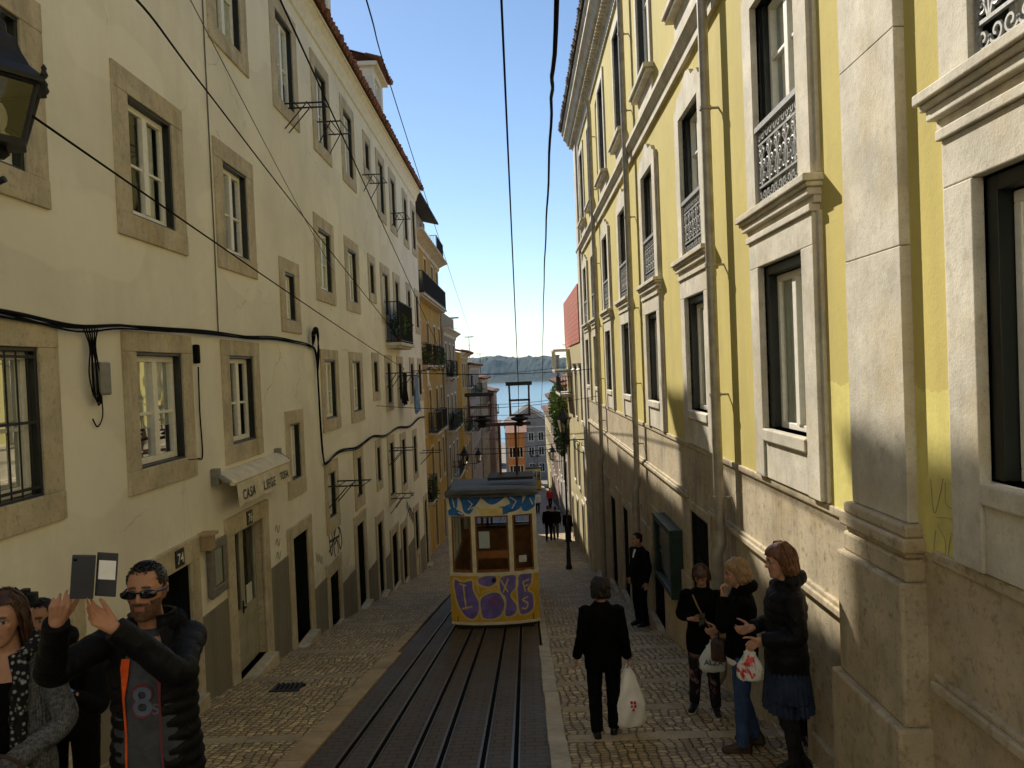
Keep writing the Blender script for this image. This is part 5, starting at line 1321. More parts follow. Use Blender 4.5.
# clothes drying brackets on the cream house
def hanger(s, z, L=.95, w=.5, n=0):
    k = MB()
    for e in (-w / 2, w / 2):
        k.tube([PL(s + e, z, 0), PL(s + e, z, L)], .016, 6); k.tube([PL(s + e, z - .45, .02), PL(s + e, z - .02, L * .55)], .012, 6)
    for d in (L, L * .6, L * .3): k.tube([PL(s - w / 2 - .06, z, d), PL(s + w / 2 + .06, z, d)], .012, 6)
    return k
for s, z, L, w, lab in [(14.3, 7.25, .75, .25, 'black iron drying bracket between the top windows of the cream house'), (17.1, 7.7, .5, .9, 'iron drying rack below the third top window from the dormer'), (10.45, 8.9, .5, .3, 'black iron bracket by the topmost window at the upper left'),
                        (21.9, 7.75, .5, 1.0, 'thin iron rack under the smallest top floor window'), (26.5, 7.6, .5, 1.1, 'iron drying rack under a top window near the far end of the cream house'), (16.5, .0, .75, .8, 'black iron drying rack in front of the low window above the graffiti'),
                        (24.0, -.05, .75, .9, 'iron rack near the top of the tall low window past the graffiti'), (24.0, -1.5, .6, .9, 'iron rack at the foot of the tall low window past the graffiti'), (24.2, 2.3, .6, 1.0, 'iron rack holding a dark cloth bundle under a middle window'), (26.5, 2.2, .6, 1.0, 'iron rack holding the hanging blue cloth'),
                        (29.5, 2.35, .6, 1.0, 'iron rack holding a white cloth near the corner of the cream house'), (31.2, -.9, .8, .9, 'iron rack near the corner of the cream house, lowest on the wall')]:
    solo('drying_rack', hanger(s, z, L, w), M['black_iron'], lab, 'drying rack', 'drying racks on the cream house', at=(XL, s, z), smooth=60)
def cloth(P, s0, s1, z0, z1, d, mat, label, seed):
    k = MB(); n, m = 18, 12; rnd = random.Random(seed); ph = rnd.uniform(0, 6)
    f = lambda i, j: P(s0 + (s1 - s0) * i / n + .02 * math.sin(j * .5 + ph), z1 - (z1 - z0) * j / m * (1 + .06 * math.sin(i * .7 + ph)), d + .05 * math.sin(i * 1.1 + ph) * (j / m) + .02 * math.sin(i * .5 + j * .4))
    for i in range(n):
        for j in range(m): k.quad(f(i, j), f(i + 1, j), f(i + 1, j + 1), f(i, j + 1))
    solo('hanging_cloth', k, M[mat], label, 'cloth', 'washing on the cream house', at=P((s0 + s1) / 2, z0, d), smooth=80)
cloth(PL, 26.0, 27.0, .95, 2.2, .55, 'blue_cloth', 'light blue cloth hung out to dry below a window of the cream house', 1)
cloth(PL, 23.8, 24.7, 1.35, 2.3, .5, 'cable', 'dark cloth bundle drying beside the light blue cloth', 2)
cloth(PL, 29.1, 29.9, 1.75, 2.35, .6, 'white_cloth', 'white cloth drying near the corner of the cream house', 3)
o = iron_balcony(cream, PL, 24.0, 26.9, 3.25, out=.5, h=1.25, screen='green_net')
pot_plant((-3.8, 24.8, 3.26), .3, .8, 'leafy potted plant on the dark boxed balcony of the cream house', 'potted plants on the cream house balcony', 61)
pot_plant((-3.8, 26.1, 3.26), .28, .7, 'leafy potted plant on the dark boxed balcony of the cream house', 'potted plants on the cream house balcony', 62)

# lanterns
def lantern(t, c, s, mat_frame='black_iron', n=6, hf=.24):
    """hexagonal glazed lantern, wide at the top, with a bell cap; c = centre of the glass"""
    c = Vector(c); hz = hf * s
    def ringp(r, z, off=0): return [c + Vector((r * math.cos(2 * math.pi * (i + off) / n), r * math.sin(2 * math.pi * (i + off) / n), z)) for i in range(n)]
    top = ringp(.235 * s, hz); bot = ringp(.135 * s, -hz)
    k = MB()
    for i in range(n): k.quad(bot[i], bot[(i + 1) % n], top[(i + 1) % n], top[i])
    part('lantern_glass', k, M['lamp_glass'], t)
    k = MB()
    for i in range(n):
        k.tube([bot[i], top[i]], .014 * s, 6); k.tube([bot[i], bot[(i + 1) % n]], .016 * s, 6); k.tube([top[i], top[(i + 1) % n]], .016 * s, 6)
    part('lantern_frame', k, M[mat_frame], t)
    k = MB(); k.ring_loft([ringp(.285 * s, hz + .0), ringp(.285 * s, hz + .03 * s), ringp(.20 * s, hz + .1 * s), ringp(.155 * s, hz + .18 * s), ringp(.12 * s, hz + .27 * s), ringp(.07 * s, hz + .3 * s), ringp(.07 * s, hz + .36 * s), ringp(.03 * s, hz + .4 * s)])
    for p_ in ringp(.28 * s, hz + .045 * s): k.lathe([(.012 * s, -.02 * s), (.022 * s, 0), (.012 * s, .025 * s), (.016 * s, .04 * s), (.004 * s, .06 * s)], p_, 8)
    k.lathe([(.02 * s, .38 * s + hz), (.045 * s, .44 * s + hz), (.015 * s, .5 * s + hz)], c, 10)
    part('lantern_cap', k, M[mat_frame], t)
    k = MB(); k.ring_loft([ringp(.15 * s, -hz - .03 * s), ringp(.15 * s, -hz), ]); k.lathe([(.02 * s, -hz - .1 * s), (.05 * s, -hz - .07 * s), (.03 * s, -hz - .03 * s)], c, 10); part('lantern_base', k, M[mat_frame], t)
    k = MB(); k.ell(c + Vector((0, 0, -.02 * s)), .045 * s, .045 * s, .09 * s, 10, 6); k.lathe([(.02 * s, -hz), (.03 * s, -hz + .06 * s), (.03 * s, -.1 * s)], c, 8); part('bulb', k, M['white_cloth'], t)
t = thing('wall_lantern', 'black street lantern with pale glass hung from the cream house at the upper left', 'street lamp', (XL, 4.9, 4.0))
lantern(t, (-3.21, 4.9, 4.03), 1.08, hf=.165)
k = MB(); k.tube(smooth_pts([(XL, 4.9, 3.5), (-3.8, 4.9, 3.5), (-3.4, 4.9, 3.55), (-3.19, 4.9, 3.62)], 6), .022, 8); k.tube(smooth_pts([(XL, 4.9, 3.05), (-3.85, 4.9, 3.1), (-3.6, 4.9, 3.3), (-3.5, 4.9, 3.5)], 6), .016, 8); k.box(XL, XL + .03, 4.82, 4.98, 2.98, 3.62); part('bracket', k, M['black_iron'], t, smooth=60)
t = thing('street_lamp', 'tall black lamp post with glazed lantern and scrolled arm to the palace wall', 'street lamp', (1.53, 29, gz(29) + WALK))
lantern(t, (1.53, 29, .08), 1.05)
b = gz(29) + WALK
k = MB(); k.lathe([(.12, 0), (.12, .12), (.09, .16), (.08, .7), (.065, .78), (.055, .9), (.048, 1.6), (.06, 1.64), (.042, 1.7), (.034, b * -1 - .35), (.06, b * -1 - .3), (.03, b * -1 - .24)], (1.53, 29, b), 14); part('post', k, M['black_iron'], t, smooth=40)
k = MB(); k.tube([(1.53, 29, -.45), (2.4, 29, -.45)], .022, 8); k.tube(smooth_pts([(2.4, 29, -.98), (2.2, 29, -.95), (1.98, 29, -.8), (1.9, 29, -.6), (2.0, 29, -.5), (2.1, 29, -.58), (2.06, 29, -.68)], 6), .016, 8); k.tube(smooth_pts([(2.4, 29, -.6), (2.3, 29, -.7), (2.18, 29, -.66), (2.2, 29, -.55)], 6), .012, 8); part('wall_arm', k, M['black_iron'], t, smooth=60)
# awnings low on the palace's neighbour
for s in (31.2, 34.2):
    k = MB(); k.hexa([PT(s - .6, 2.12, .15), PT(s + .6, 2.12, .15), PT(s + .6, 2.12, .16), PT(s - .6, 2.12, .16), PT(s - .6, 2.3, 0.0), PT(s + .6, 2.3, 0.0), PT(s + .6, 2.31, 0.0), PT(s - .6, 2.31, 0.0)])
    k.pbox(PT, s - .6, s + .6, 2.28, 2.4, 0, .14)
    solo('roller_blind', k, M['grey_metal'], 'grey roller blind box over a window of the red tiled house', 'blind', 'blinds of the red tiled house', at=PT(s, 2.1))

# clutter further down: aerials on the roofs, more wires from house to house, wall lanterns
def aerial(x, y, z, h, lab):
    k = MB(); k.tube([(x, y, z), (x, y, z + h)], .03, 6); rnd = random.Random(int(x * 10 + y))
    for i in range(5): zz = z + h - .05; k.tube([(x - .5 + .03 * i, y - .6 + .3 * i, zz), (x + .5 - .03 * i, y - .6 + .3 * i, zz)], .015, 5)
    k.tube([(x, y - .7, z + h - .05), (x, y + .7, z + h - .05)], .018, 5); k.tube([(x - .3, y, z + h * .6), (x + .3, y, z + h * .6)], .015, 5)
    solo('roof_aerial', k, M['black_iron'], lab, 'aerial', 'aerials on the far roofs', at=(x, y, z))
aerial(-5.2, 47, 5.6, 1.9, 'television aerial above the brown parapet house on the left'); aerial(-5.0, 60, 4.2, 2.2, 'television aerial on the tan house roof past the lane')
aerial(-4.6, 72, 3.4, 2.0, 'television aerial on the greyish white house halfway down'); aerial(-4.4, 87, 1.9, 2.2, 'television aerial on the stained pale house low on the left')
aerial(3.6, 57, 1.9, 2.0, 'television aerial on the pale corner house on the right'); aerial(4.2, 75, .2, 2.0, 'television aerial on the rose coloured house on the right')
for i, (y, z, x0, x1, lab) in enumerate([(58, -1.5, -4.3, 2.8, 'dark wire crossing the lower street just past the lane'), (66, -4.4, -4.2, 2.9, 'wire crossing low between the greyish and the rose houses'), (74, -1.0, -4.2, 2.9, 'high wire crossing between the far left and right roofs'), (84, -5.2, -4.1, 3.3, 'wire crossing above the distant tram'), (93, -3.2, -4.1, 3.3, 'farthest wire crossing the lower street')]):
    wire('crossing_wire', sag_line((x0, y, z), (x1, y + .6, z + .15), .15), .022, lab)
for i, (x, y, sg, lab) in enumerate([(-4.3, 46.8, 1, 'wall lantern on the brown parapet house'), (-4.3, 61.4, 1, 'wall lantern on the tan house past the lane'), (2.75, 54.6, -1, 'wall lantern on the pale corner house')]):
    z = gz(y) + 4.3; t = thing('wall_lantern', lab, 'street lamp', (x, y, z), 'wall lanterns down the street'); lantern(t, (x + sg * .75, y, z), 1.1)
    k = MB(); k.tube(smooth_pts([(x, y, z - .4), (x + sg * .4, y, z - .42), (x + sg * .75, y, z - .33)], 5), .025, 6); part('bracket', k, M['black_iron'], t)
for i, (x, y, z, r, h) in enumerate([(-4.02, 45.7, 1.97, .3, .6), (-4.0, 46.5, -1.12, .34, .8), (-4.0, 48.3, -1.12, .3, .7), (-4.0, 50.3, -1.12, .34, .75), (-4.0, 58.2, -2.22, .32, .7), (-4.0, 60.2, -2.22, .34, .8), (-3.9, 66, .08, .34, .7), (-3.9, 75, .08, .36, .8)]):
    pot_plant((x, y, z), r, h, 'leafy plant on a balcony further down the left side', 'plants on the lower left balconies', 80 + i, drape=.45)

# ================================================================= people
def skin_mat():
    t = NT('skin'); a = t.new('ShaderNodeAttribute'); a.attribute_name = 'tone'
    n = t.noise(t.obj(), 60, 4); n3 = t.noise(t.obj(), 14, 4); c = t.mix(a.outputs['Color'], (.34, .13, .08), t.ramp(n, [(.5, 0.), (.8, .3)])); c = t.mix(c, (.22, .10, .06), t.ramp(n3, [(.5, 0.), (.75, .35)]))
    t.b.inputs['Subsurface Weight'].default_value = .08; t.b.inputs['Subsurface Radius'].default_value = (.01, .004, .002)
    t.bump(n, .3, .003); return t.set(c, .62, 0, .25)
M['skin'] = skin_mat()
def fabric(name, col, rough=.85, var=.25, scale=14, fine=220, spec=.25, sheen=.0):
    t = NT(name); v = t.obj(); n = t.noise(v, scale, 5); f = t.noise(v, fine, 2)
    c = t.ramp(n, [(.3, tuple(x * (1 - var) for x in col)), (.7, tuple(min(1, x * (1 + var)) for x in col))])
    fo = t.noise(v, 7.5, 3, .5, 1.6); t.bump(t.math('ADD', t.math('ADD', t.math('MULTIPLY', f, .06), t.math('MULTIPLY', n, .35)), t.math('MULTIPLY', fo, 1.6)), .6, .02); return t.set(c, rough, 0, spec)
M['black_puffer'] = fabric('black_padded_nylon', (.0035, .0035, .004), .6, spec=.16); M['black_wool'] = fabric('black_wool', (.003, .003, .003), spec=.06); M['black_coat'] = fabric('charcoal_coat', (.005, .005, .0055), spec=.1)
M['dark_trousers'] = fabric('dark_trousers', (.004, .004, .005), spec=.08); M['jeans'] = fabric('blue_jeans', (.035, .065, .15), scale=8); M['grey_shirt'] = fabric('dark_grey_cotton', (.045, .05, .06)); M['orange_lining'] = fabric('orange_lining', (.62, .085, .012))
M['navy_skirt'] = fabric('navy_pleated_cloth', (.018, .028, .055)); M['tights'] = fabric('black_tights', (.012, .01, .011), .6); M['shoe_brown'] = fabric('brown_leather', (.05, .03, .02), .5); M['shoe_black'] = fabric('black_leather', (.012, .012, .012), .4); M['sole_white'] = fabric('white_rubber', (.55, .52, .45), .6)
M['hair_brown'] = fabric('brown_hair', (.055, .025, .012), .45, .5, 30, 90, .4); M['hair_dark'] = fabric('dark_hair', (.016, .012, .010), .45, .5, 30, 90, .4); M['hair_blonde'] = fabric('ash_blonde_hair', (.26, .165, .075), .5, .4, 30, 90, .4); M['hair_grey'] = fabric('dark_grey_hair', (.05, .045, .042), .5, .5, 30, 90, .4); M['hair_copper'] = fabric('copper_brown_hair', (.11, .042, .016), .45, .45, 30, 90, .4)
def knit_mat():
    t = NT('grey_knit'); v = t.obj(); n = t.noise(v, 70, 4, .7); w = t.new('ShaderNodeTexWave'); w.inputs['Scale'].default_value = 45; w.inputs['Distortion'].default_value = 3; t.link(v, w.inputs['Vector'])
    c = t.ramp(n, [(.35, (.045, .045, .047)), (.65, (.17, .17, .17))]); t.bump(w.outputs['Fac'], .5, .006); return t.set(c, .95, 0, .1)
M['grey_knit'] = knit_mat()
def scarf_mat():
    t = NT('patterned_scarf'); v = t.obj(); vo = t.new('ShaderNodeTexVoronoi'); vo.inputs['Scale'].default_value = 42; t.link(v, vo.inputs['Vector'])
    c = t.ramp(vo.outputs['Distance'], [(.2, (.26, .26, .25)), (.42, (.012, .012, .013))]); return t.set(c, .9, 0, .1)
M['scarf'] = scarf_mat()
def floral_mat():
    t = NT('floral_trousers'); v = t.obj(); n = t.noise(v, 9, 5, .65); n2 = t.noise(v, 17, 3)
    c = t.ramp(n, [(.54, (.013, .012, .015)), (.6, (.23, .10, .11)), (.72, (.30, .24, .22))]); c = t.mix(c, (.05, .08, .05), t.ramp(n2, [(.6, 0.), (.66, .7)])); return t.set(c, .85, 0, .2)
M['floral'] = floral_mat()
M['plastic_white'] = simple('white_plastic_bag', (.84, .82, .76), .45, var=.08, coords='obj'); M['plastic_grey'] = simple('pale_grey_bag', (.60, .64, .61), .5, var=.08, coords='obj'); M['print_red'] = simple('red_print', (.50, .025, .04), .6, var=.1); M['phone_case'] = simple('dark_phone_case', (.028, .028, .034), .45, var=.15); M['phone_glass'] = simple('black_phone_glass', (.006, .006, .008), .12, var=.1)
M['lens'] = simple('sunglass_lens', (.006, .007, .01), .08, var=.1); M['print_blue'] = simple('blue_grey_print', (.075, .10, .16), .8, var=.15); M['print_dark_red'] = simple('dark_red_print', (.13, .02, .03), .8, var=.1); M['tan_leather'] = simple('tan_leather', (.26, .15, .05), .5, var=.2)

SK = (.43, .235, .15)
class Person:
    def __init__(s, label, feet, h=1.7, face=0, group=None, head=(0, 0, 0), wj=None, lj=None, fem=False, vox=.009, tone=SK):
        s.k = h / 1.75; s.feet = Vector(feet); s.face = R(face); s.fem = fem; s.vox = vox; s.tone = tone
        s.T = thing('person', label, 'person', feet, group)
        s.B = Matrix.Translation(s.feet) @ Matrix.Rotation(s.face, 4, 'Z') @ Matrix.Scale(s.k, 4)
        sw = .172 if fem else .19
        L = dict(pelvis=(0, 0, .95), neck=(0, .01, 1.47), head=(0, -.025, 1.625))
        for n, q in (('r', -1), ('l', 1)):
            L.update({'sh_' + n: (q * sw, .01, 1.41), 'el_' + n: (q * (sw + .055), .03, 1.12), 'wr_' + n: (q * (sw + .06), -.04, .87), 'hip_' + n: (q * .095, 0, .91), 'kn_' + n: (q * .1, -.015, .5), 'an_' + n: (q * .1, .03, .085), 'toe_' + n: (q * .115, -.13, .03)})
        if lj: L.update(lj)
        s.L = {a: Vector(b) for a, b in L.items()}
        s.J = {a: s.B @ b for a, b in s.L.items()}
        if wj: s.J.update({a: Vector(b) for a, b in wj.items()})
        yaw, pitch, roll = (R(a) for a in head)
        s.H = Matrix.Translation(s.J['head']) @ Matrix.Rotation(s.face + yaw, 4, 'Z') @ Matrix.Rotation(pitch, 4, 'X') @ Matrix.Rotation(roll, 4, 'Y') @ Matrix.Scale(s.k, 4)
        s.hands = {}
    def spine(s, p):
        """local torso point -> world, following the lean from pelvis to neck"""
        Bi = s.B.inverted(); pn = Bi @ s.J['neck']; t = max(0, min(1.15, (p[2] - .95) / .52)); off = (pn - Vector((0, .01, 1.47))) * t
        return s.B @ (Vector(p) + Vector((off.x, off.y, off.z)))
    def torso(s, mb, spec, n=26, mod=None):
        rings = []
        for (z, rx, ry, cy) in spec:
            r = []
            for i in range(n):
                a = 2 * math.pi * i / n; e = 1 + (mod(a, z) if mod else 0)
                ca, sa = math.cos(a), math.sin(a); q = 1.0
                r.append(s.spine((rx * e * (abs(ca) ** .85) * (1 if ca >= 0 else -1), cy + ry * e * sa, z)))
            rings.append(r)
        return mb.ring_loft(rings)
    def hand(s, mb, side, a, b, curl=(25, 30, 20), spread=.0, thumb=(.55, .75, .3), k=.95):
        W = s.J['wr_' + side]; a = Vector(a).normalized(); b = Vector(b); b = (b - a * b.dot(a)).normalized(); n = a.cross(b) if side == 'r' else b.cross(a)
        k *= s.k
        P = lambda x, y, z: W + (a * x + b * y + n * z) * k
        for i, (off, ln) in enumerate([(.030, .080), (.010, .088), (-.011, .081), (-.030, .064)]):
            kn = P(.092 - .006 * abs(i - 1.2), off, 0); mb.capsule(P(.008, off * .55, 0), .016 * k, kn, .0112 * k, 8)
            d = 0; p = kn; r = .0092 if i < 3 else .008
            sd = b * (off * spread * 12)
            for j, (f, c) in enumerate(zip((.46, .3, .26), curl if not isinstance(curl[0], (tuple, list)) else curl[i])):
                d += R(c); q = p + (a * math.cos(d) + n * math.sin(d) + sd).normalized() * ln * f * k; mb.capsule(p, r * k, q, (r - .0012) * k, 8); p = q; r -= .0012
        t0 = P(.022, .022, .004); d = (a * thumb[0] + b * thumb[1] + n * thumb[2]).normalized(); t1 = t0 + d * .048 * k; d2 = (d + a * .55 + n * .25).normalized(); t2 = t1 + d2 * .034 * k; t3 = t2 + (d2 + a * .2).normalized() * .022 * k
        mb.capsule(P(.01, .012, 0), .017 * k, t0, .0155 * k, 8); mb.capsule(t0, .0155 * k, t1, .012 * k, 8); mb.capsule(t1, .012 * k, t2, .0105 * k, 8); mb.capsule(t2, .0105 * k, t3, .0085 * k, 8)
        mb.capsule(W - a * .05 * k, .027 * k, P(.012, 0, 0), .024 * k, 10)
    def head_mb(s, mb):
        H = s.H; f = .94 if s.fem else 1.
        mb.rings([(0, -.058, -.118, .018, .018), (0, -.052, -.108, .034 * f, .037), (0, -.034, -.088, .049 * f, .06), (0, -.02, -.06, .059 * f, .076), (0, -.008, -.03, .066, .087), (0, .0, .0, .071, .0915), (0, .004, .035, .0755, .095), (0, .008, .07, .071, .088), (0, .01, .095, .055, .068), (0, .012, .112, .028, .034)], 24, H)
        c = lambda p0, r0, p1, r1: mb.capsule(H @ Vector(p0), r0 * s.k, H @ Vector(p1), r1 * s.k, 10)
        c((0, -.090, .018), .0085, (0, -.106, -.022), .0115); c((-.010, -.098, -.026), .0085, (.010, -.098, -.026), .0085)     # nose
        c((-.040, -.078, .026), .010, (-.012, -.087, .025), .0095); c((.040, -.078, .026), .010, (.012, -.087, .025), .0095)   # brow
        for q in (-1, 1):
            c((q * .042, -.066, -.02), .017, (q * .038, -.06, -.04), .013)                                                      # cheek
            c((q * .074, .008, .012), .010, (q * .070, .004, -.03), .008); c((q * .078, .016, .02), .009, (q * .079, .016, -.01), .007)  # ear
        c((-.020, -.086, -.051), .0062, (.020, -.086, -.051), .0062); c((-.018, -.086, -.061), .0068, (.018, -.086, -.061), .0068)  # lips
        c((0, -.082, -.098), .016, (0, -.078, -.09), .016)                                                                     # chin
        nk = s.J['neck']; mb.capsule(nk - (s.B.to_3x3() @ Vector((0, 0, .04))), .064 * s.k, H @ Vector((0, .015, -.07)), .053 * s.k, 14)
    def body(s, paint=None, beard=False, hands=True, makeup=0):
        mb = MB(); J = s.J; k = s.k
        s.torso(mb, [(.86, .12, .09, 0), (.95, .15, .10, 0), (1.08, .13, .095, 0), (1.28, .15, .11, 0), (1.4, .13, .09, .005), (1.46, .07, .06, .01)])
        for n in 'rl':
            c = lambda a, r0, b, r1: mb.capsule(J[a + n], r0 * k, J[b + n], r1 * k, 12)
            c('sh_', .034, 'el_', .034); c('el_', .038, 'wr_', .026); c('hip_', .085, 'kn_', .055); c('kn_', .055, 'an_', .036); c('an_', .036, 'toe_', .026)
            if n in s.hands: s.hand(mb, n, **s.hands[n])
        s.head_mb(mb)
        o = blob(mb, s.vox * 1., 2, .4)
        Hi = s.H.inverted(); tone = Vector(s.tone); cols = []
        hits = 0
        for v in o.v:
            p = Hi @ Vector(v); c = tone.copy()
            if p.length < .16 and p.z > -.13:
                fr = p.y < -.045; ax = abs(p.x)
                w = noise.noise(p * 90) * .5
                if fr and ax < .024 and -.067 < p.z < -.046 and p.y < -.074: c = Vector((.34, .15, .115)) if s.fem else Vector((.33, .13, .10))
                elif fr and .010 < ax < .046 and .026 - (ax - .02) ** 2 * 4 < p.z < .037 - (ax - .02) ** 2 * 6: c = Vector((.05, .03, .02)) * 1.2
                else:
                    e = ((ax - .031) / .0155) ** 2 + ((p.z - .008) / .0075) ** 2
                    if fr and e < 1: c = Vector((.42, .40, .37)) if (ax - .031) ** 2 + (p.z - .008) ** 2 > .0064 ** 2 else Vector((.02, .014, .01))
                    elif fr and e < 1.7: c = tone * .5
                    elif fr and ax > .02 and -.05 < p.z < -.01: c = c.lerp(Vector((.42, .18, .12)), .4)
                if beard:
                    b_ = 0
                    if p.y < .02 and p.z < -.043 + .02 * (1 if ax > .04 else 0) + w * .012: b_ = 1
                    if fr and ax < .036 and -.048 < p.z < -.034 + w * .006: b_ = 1
                    if ax > .05 and -.02 < p.y < .012 and p.z < .03: b_ = .8
                    if fr and ax < .021 and -.066 < p.z < -.048: b_ = 0
                    if p.z < -.122: b_ *= .3
                    c = c.lerp(Vector((.035, .024, .018)), b_ * (.85 + w * .3))
            cols += [max(0, c.x), max(0, c.y), max(0, c.z), 1.]
        ob = part('body', o, M['skin'], s.T, smooth=180)
        at = ob.data.attributes.new('tone', 'FLOAT_COLOR', 'POINT'); at.data.foreach_set('color', cols)
        return ob
    # ---- clothing
    def sleeve(s, mb, n, r0=.064, r1=.052, r2=.043, stop=1., puff=0, seg=9):
        J = s.J; k = s.k; a, b, c = J['sh_' + n], J['el_' + n], J['wr_' + n]
        e = b + (c - b) * stop
        pts = smooth_pts([a + (a - b) * .02, a.lerp(b, .5), b, b.lerp(e, .5), e], seg); rs = []
        for i in range(len(pts)):
            t = i / (len(pts) - 1); r = (r0 + (r1 - r0) * t * 2) if t < .5 else (r1 + (r2 - r1) * (t - .5) * 2)
            if puff: r *= 1 + puff * abs(math.sin(t * 13 * math.pi / 1.6)) - puff * .4
            else: r *= 1 + .035 * math.sin(t * 31 + (7 if n == 'l' else 0)) * (1 if .35 < t < .7 else .5)
            rs.append(r * k)
        mb.tube(pts, rs, 16)
        mb.ell(a - (s.B.to_3x3() @ Vector((0, 0, .02))), r0 * .98 * k, r0 * .98 * k, r0 * .9 * k, 14, 8)
    def top(s, name, mat, hem=.84, w=1., puff=0, stop=1., belly=0, voxel=None, collar=.0, hoodie=False, flare=0):
        mb = MB(); f = .93 if s.fem else 1.
        base = [(hem, .168 + flare, .125 + flare, 0), (.92, .178 + flare * .6, .13 + flare * .5, 0), (1.0, .168, .122 + belly, 0), (1.1, .160, .118 + belly, 0), (1.2, .170, .122, .0), (1.3, .184, .126, .003), (1.38, .185, .108, .008), (1.425, .15, .088, .012), (1.46, .098, .078, .014), (1.49 + collar, .072 + collar * .2, .07 + collar * .2, .012)]
        spec = []
        for (z0, x0, y0, c0), (z1, x1, y1, c1) in zip(base, base[1:]):
            m = 4 if puff else 2
            for i in range(m):
                t = i / m; z = z0 + (z1 - z0) * t; e = 1 + (puff * (abs(math.sin(z * math.pi / .075)) - .4) if puff else .012 * math.sin(z * 40))
                spec.append((z, (x0 + (x1 - x0) * t) * w * f * e, (y0 + (y1 - y0) * t) * w * e, c0 + (c1 - c0) * t))
        spec.append((base[-1][0], base[-1][1], base[-1][2], base[-1][3]))
        s.torso(mb, spec, 30, (lambda a, z: .02 * math.sin(3 * a + z * 9) + .012 * math.sin(7 * a - z * 17)) if not puff else (lambda a, z: .012 * math.sin(3 * a + z * 9)))
        for n in 'rl': s.sleeve(mb, n, .066 * w, .054 * w, .044 * w, stop, puff)
        if hoodie:
            Q = s.B; 
            c = s.J['neck'] + Q.to_3x3() @ Vector((0, .075, .0)); 
            for a in range(-4, 5):
                t = R(90 + a * 24); mb.ell(s.J['neck'] + Q.to_3x3() @ Vector((.088 * math.cos(t), .02 + .09 * math.sin(t), .02 + .02 * math.sin(t))), .045 * s.k, .045 * s.k, .05 * s.k, 10, 6)
        o = blob(mb, voxel or max(.008, s.vox), 2, .4)
        return part(name, o, M[mat], s.T, smooth=180)
    def trousers(s, mat, r=(.094, .072, .058), top=.98, name='trousers', cut=0.03, voxel=None):
        mb = MB(); J = s.J; k = s.k
        s.torso(mb, [(.80, .12, .1, 0), (.86, .165, .122, 0), (.93, .168, .12, 0), (top, .15, .108, 0)])
        for n in 'rl':
            h, kn, an = J['hip_' + n], J['kn_' + n], J['an_' + n]; e = an + (an - kn).normalized() * cut * k * 0
            pts = smooth_pts([h, h.lerp(kn, .5), kn, kn.lerp(e, .5), e], 7); rs = []
            for i in range(len(pts)):
                t = i / (len(pts) - 1); q = r[0] + (r[1] - r[0]) * t * 2 if t < .5 else r[1] + (r[2] - r[1]) * (t - .5) * 2
                rs.append(q * k * (1 + .03 * math.sin(t * 37 + ord(n)) * (1 if t > .3 else .3)))
            mb.tube(pts, rs, 16)
        return part(name, blob(mb, voxel or max(.009, s.vox), 2, .4), M[mat], s.T, smooth=180)
    def shoes(s, mat, sole=None, high=0.):
        for n in 'rl':
            J = s.J; a, t = J['an_' + n], J['toe_' + n]; k = s.k; mb = MB()
            g = Vector((a.x, a.y, t.z)); d = (t - g); d.z = 0; d.normalize() if d.length else None
            heel = Vector((a.x, a.y, t.z + .012 * k)) - d * .045 * k
            mb.capsule(heel, .042 * k, t - d * .02 * k, .04 * k, 12); mb.capsule(heel + Vector((0, 0, .03 * k)), .04 * k, a + Vector((0, 0, (.0 + high) * k)), .046 * k, 12); mb.capsule(a, .045 * k, t + Vector((0, 0, .012 * k)), .03 * k, 12)
            zmin = t.z - .03 * k
            o = blob(mb, max(.007, s.vox * .8), 2, .4); o.v = [(p[0], p[1], max(p[2], zmin)) for p in o.v]
            sh = part('shoe', o, M[mat], s.T, smooth=60)
            if sole:
                q = MB(); ring = [g - d * .085 * k, ]; pr = Vector((-d.y, d.x, 0))
                out = [(-.08, .02), (-.085, 0), (-.08, -.02), (-.05, -.038), (.03, -.04), (.1, -.047), (.16, -.035), (.19, 0), (.16, .035), (.1, .047), (.03, .04), (-.05, .038)]
                bb = Vector((a.x, a.y, 0))
                q.ring_loft([[Vector(((bb + d * u * k + pr * v * k).x, (bb + d * u * k + pr * v * k).y, zz)) for u, v in out] for zz in (zmin - .004, zmin + .022 * k)]); part('sole', q, M[sole], sh)
    def hair(s, mat, style='short', n=56, seed=1, length=.0):
        H = s.H; mb = MB(); rnd = random.Random(seed)
        if style == 'short': prof = [(-.05, .055, .045, .05), (-.025, .068, .06, .038), (.01, .0765, .08, .02), (.04, .0795, .094, .01), (.07, .0755, .0945, .007), (.094, .06, .075, .009), (.112, .036, .045, .011), (.12, .012, .015, .012)]
        elif style == 'bob': prof = [(-.13 - length, .074, .06, .04), (-.12 - length, .088, .075, .036), (-.08, .098, .083, .03), (-.03, .1, .09, .026), (.02, .097, .1, .018), (.06, .092, .106, .008), (.09, .078, .094, .008), (.115, .055, .066, .01), (.133, .02, .024, .012)]
        elif style == 'long': prof = [(-.34, .05, .03, .085), (-.3, .085, .045, .075), (-.22, .1, .06, .062), (-.14, .1, .072, .05), (-.08, .096, .078, .042), (-.03, .094, .085, .034), (.02, .092, .094, .022), (.06, .087, .103, .01), (.09, .074, .092, .01), (.115, .05, .064, .012), (.13, .018, .024, .014)]
        elif style == 'mop': prof = [(-.09, .07, .06, .05), (-.07, .09, .08, .04), (-.03, .1, .092, .025), (.02, .102, .104, .014), (.06, .098, .112, .006), (.09, .085, .1, .006), (.12, .06, .07, .008), (.14, .02, .025, .01)]
        rings = []
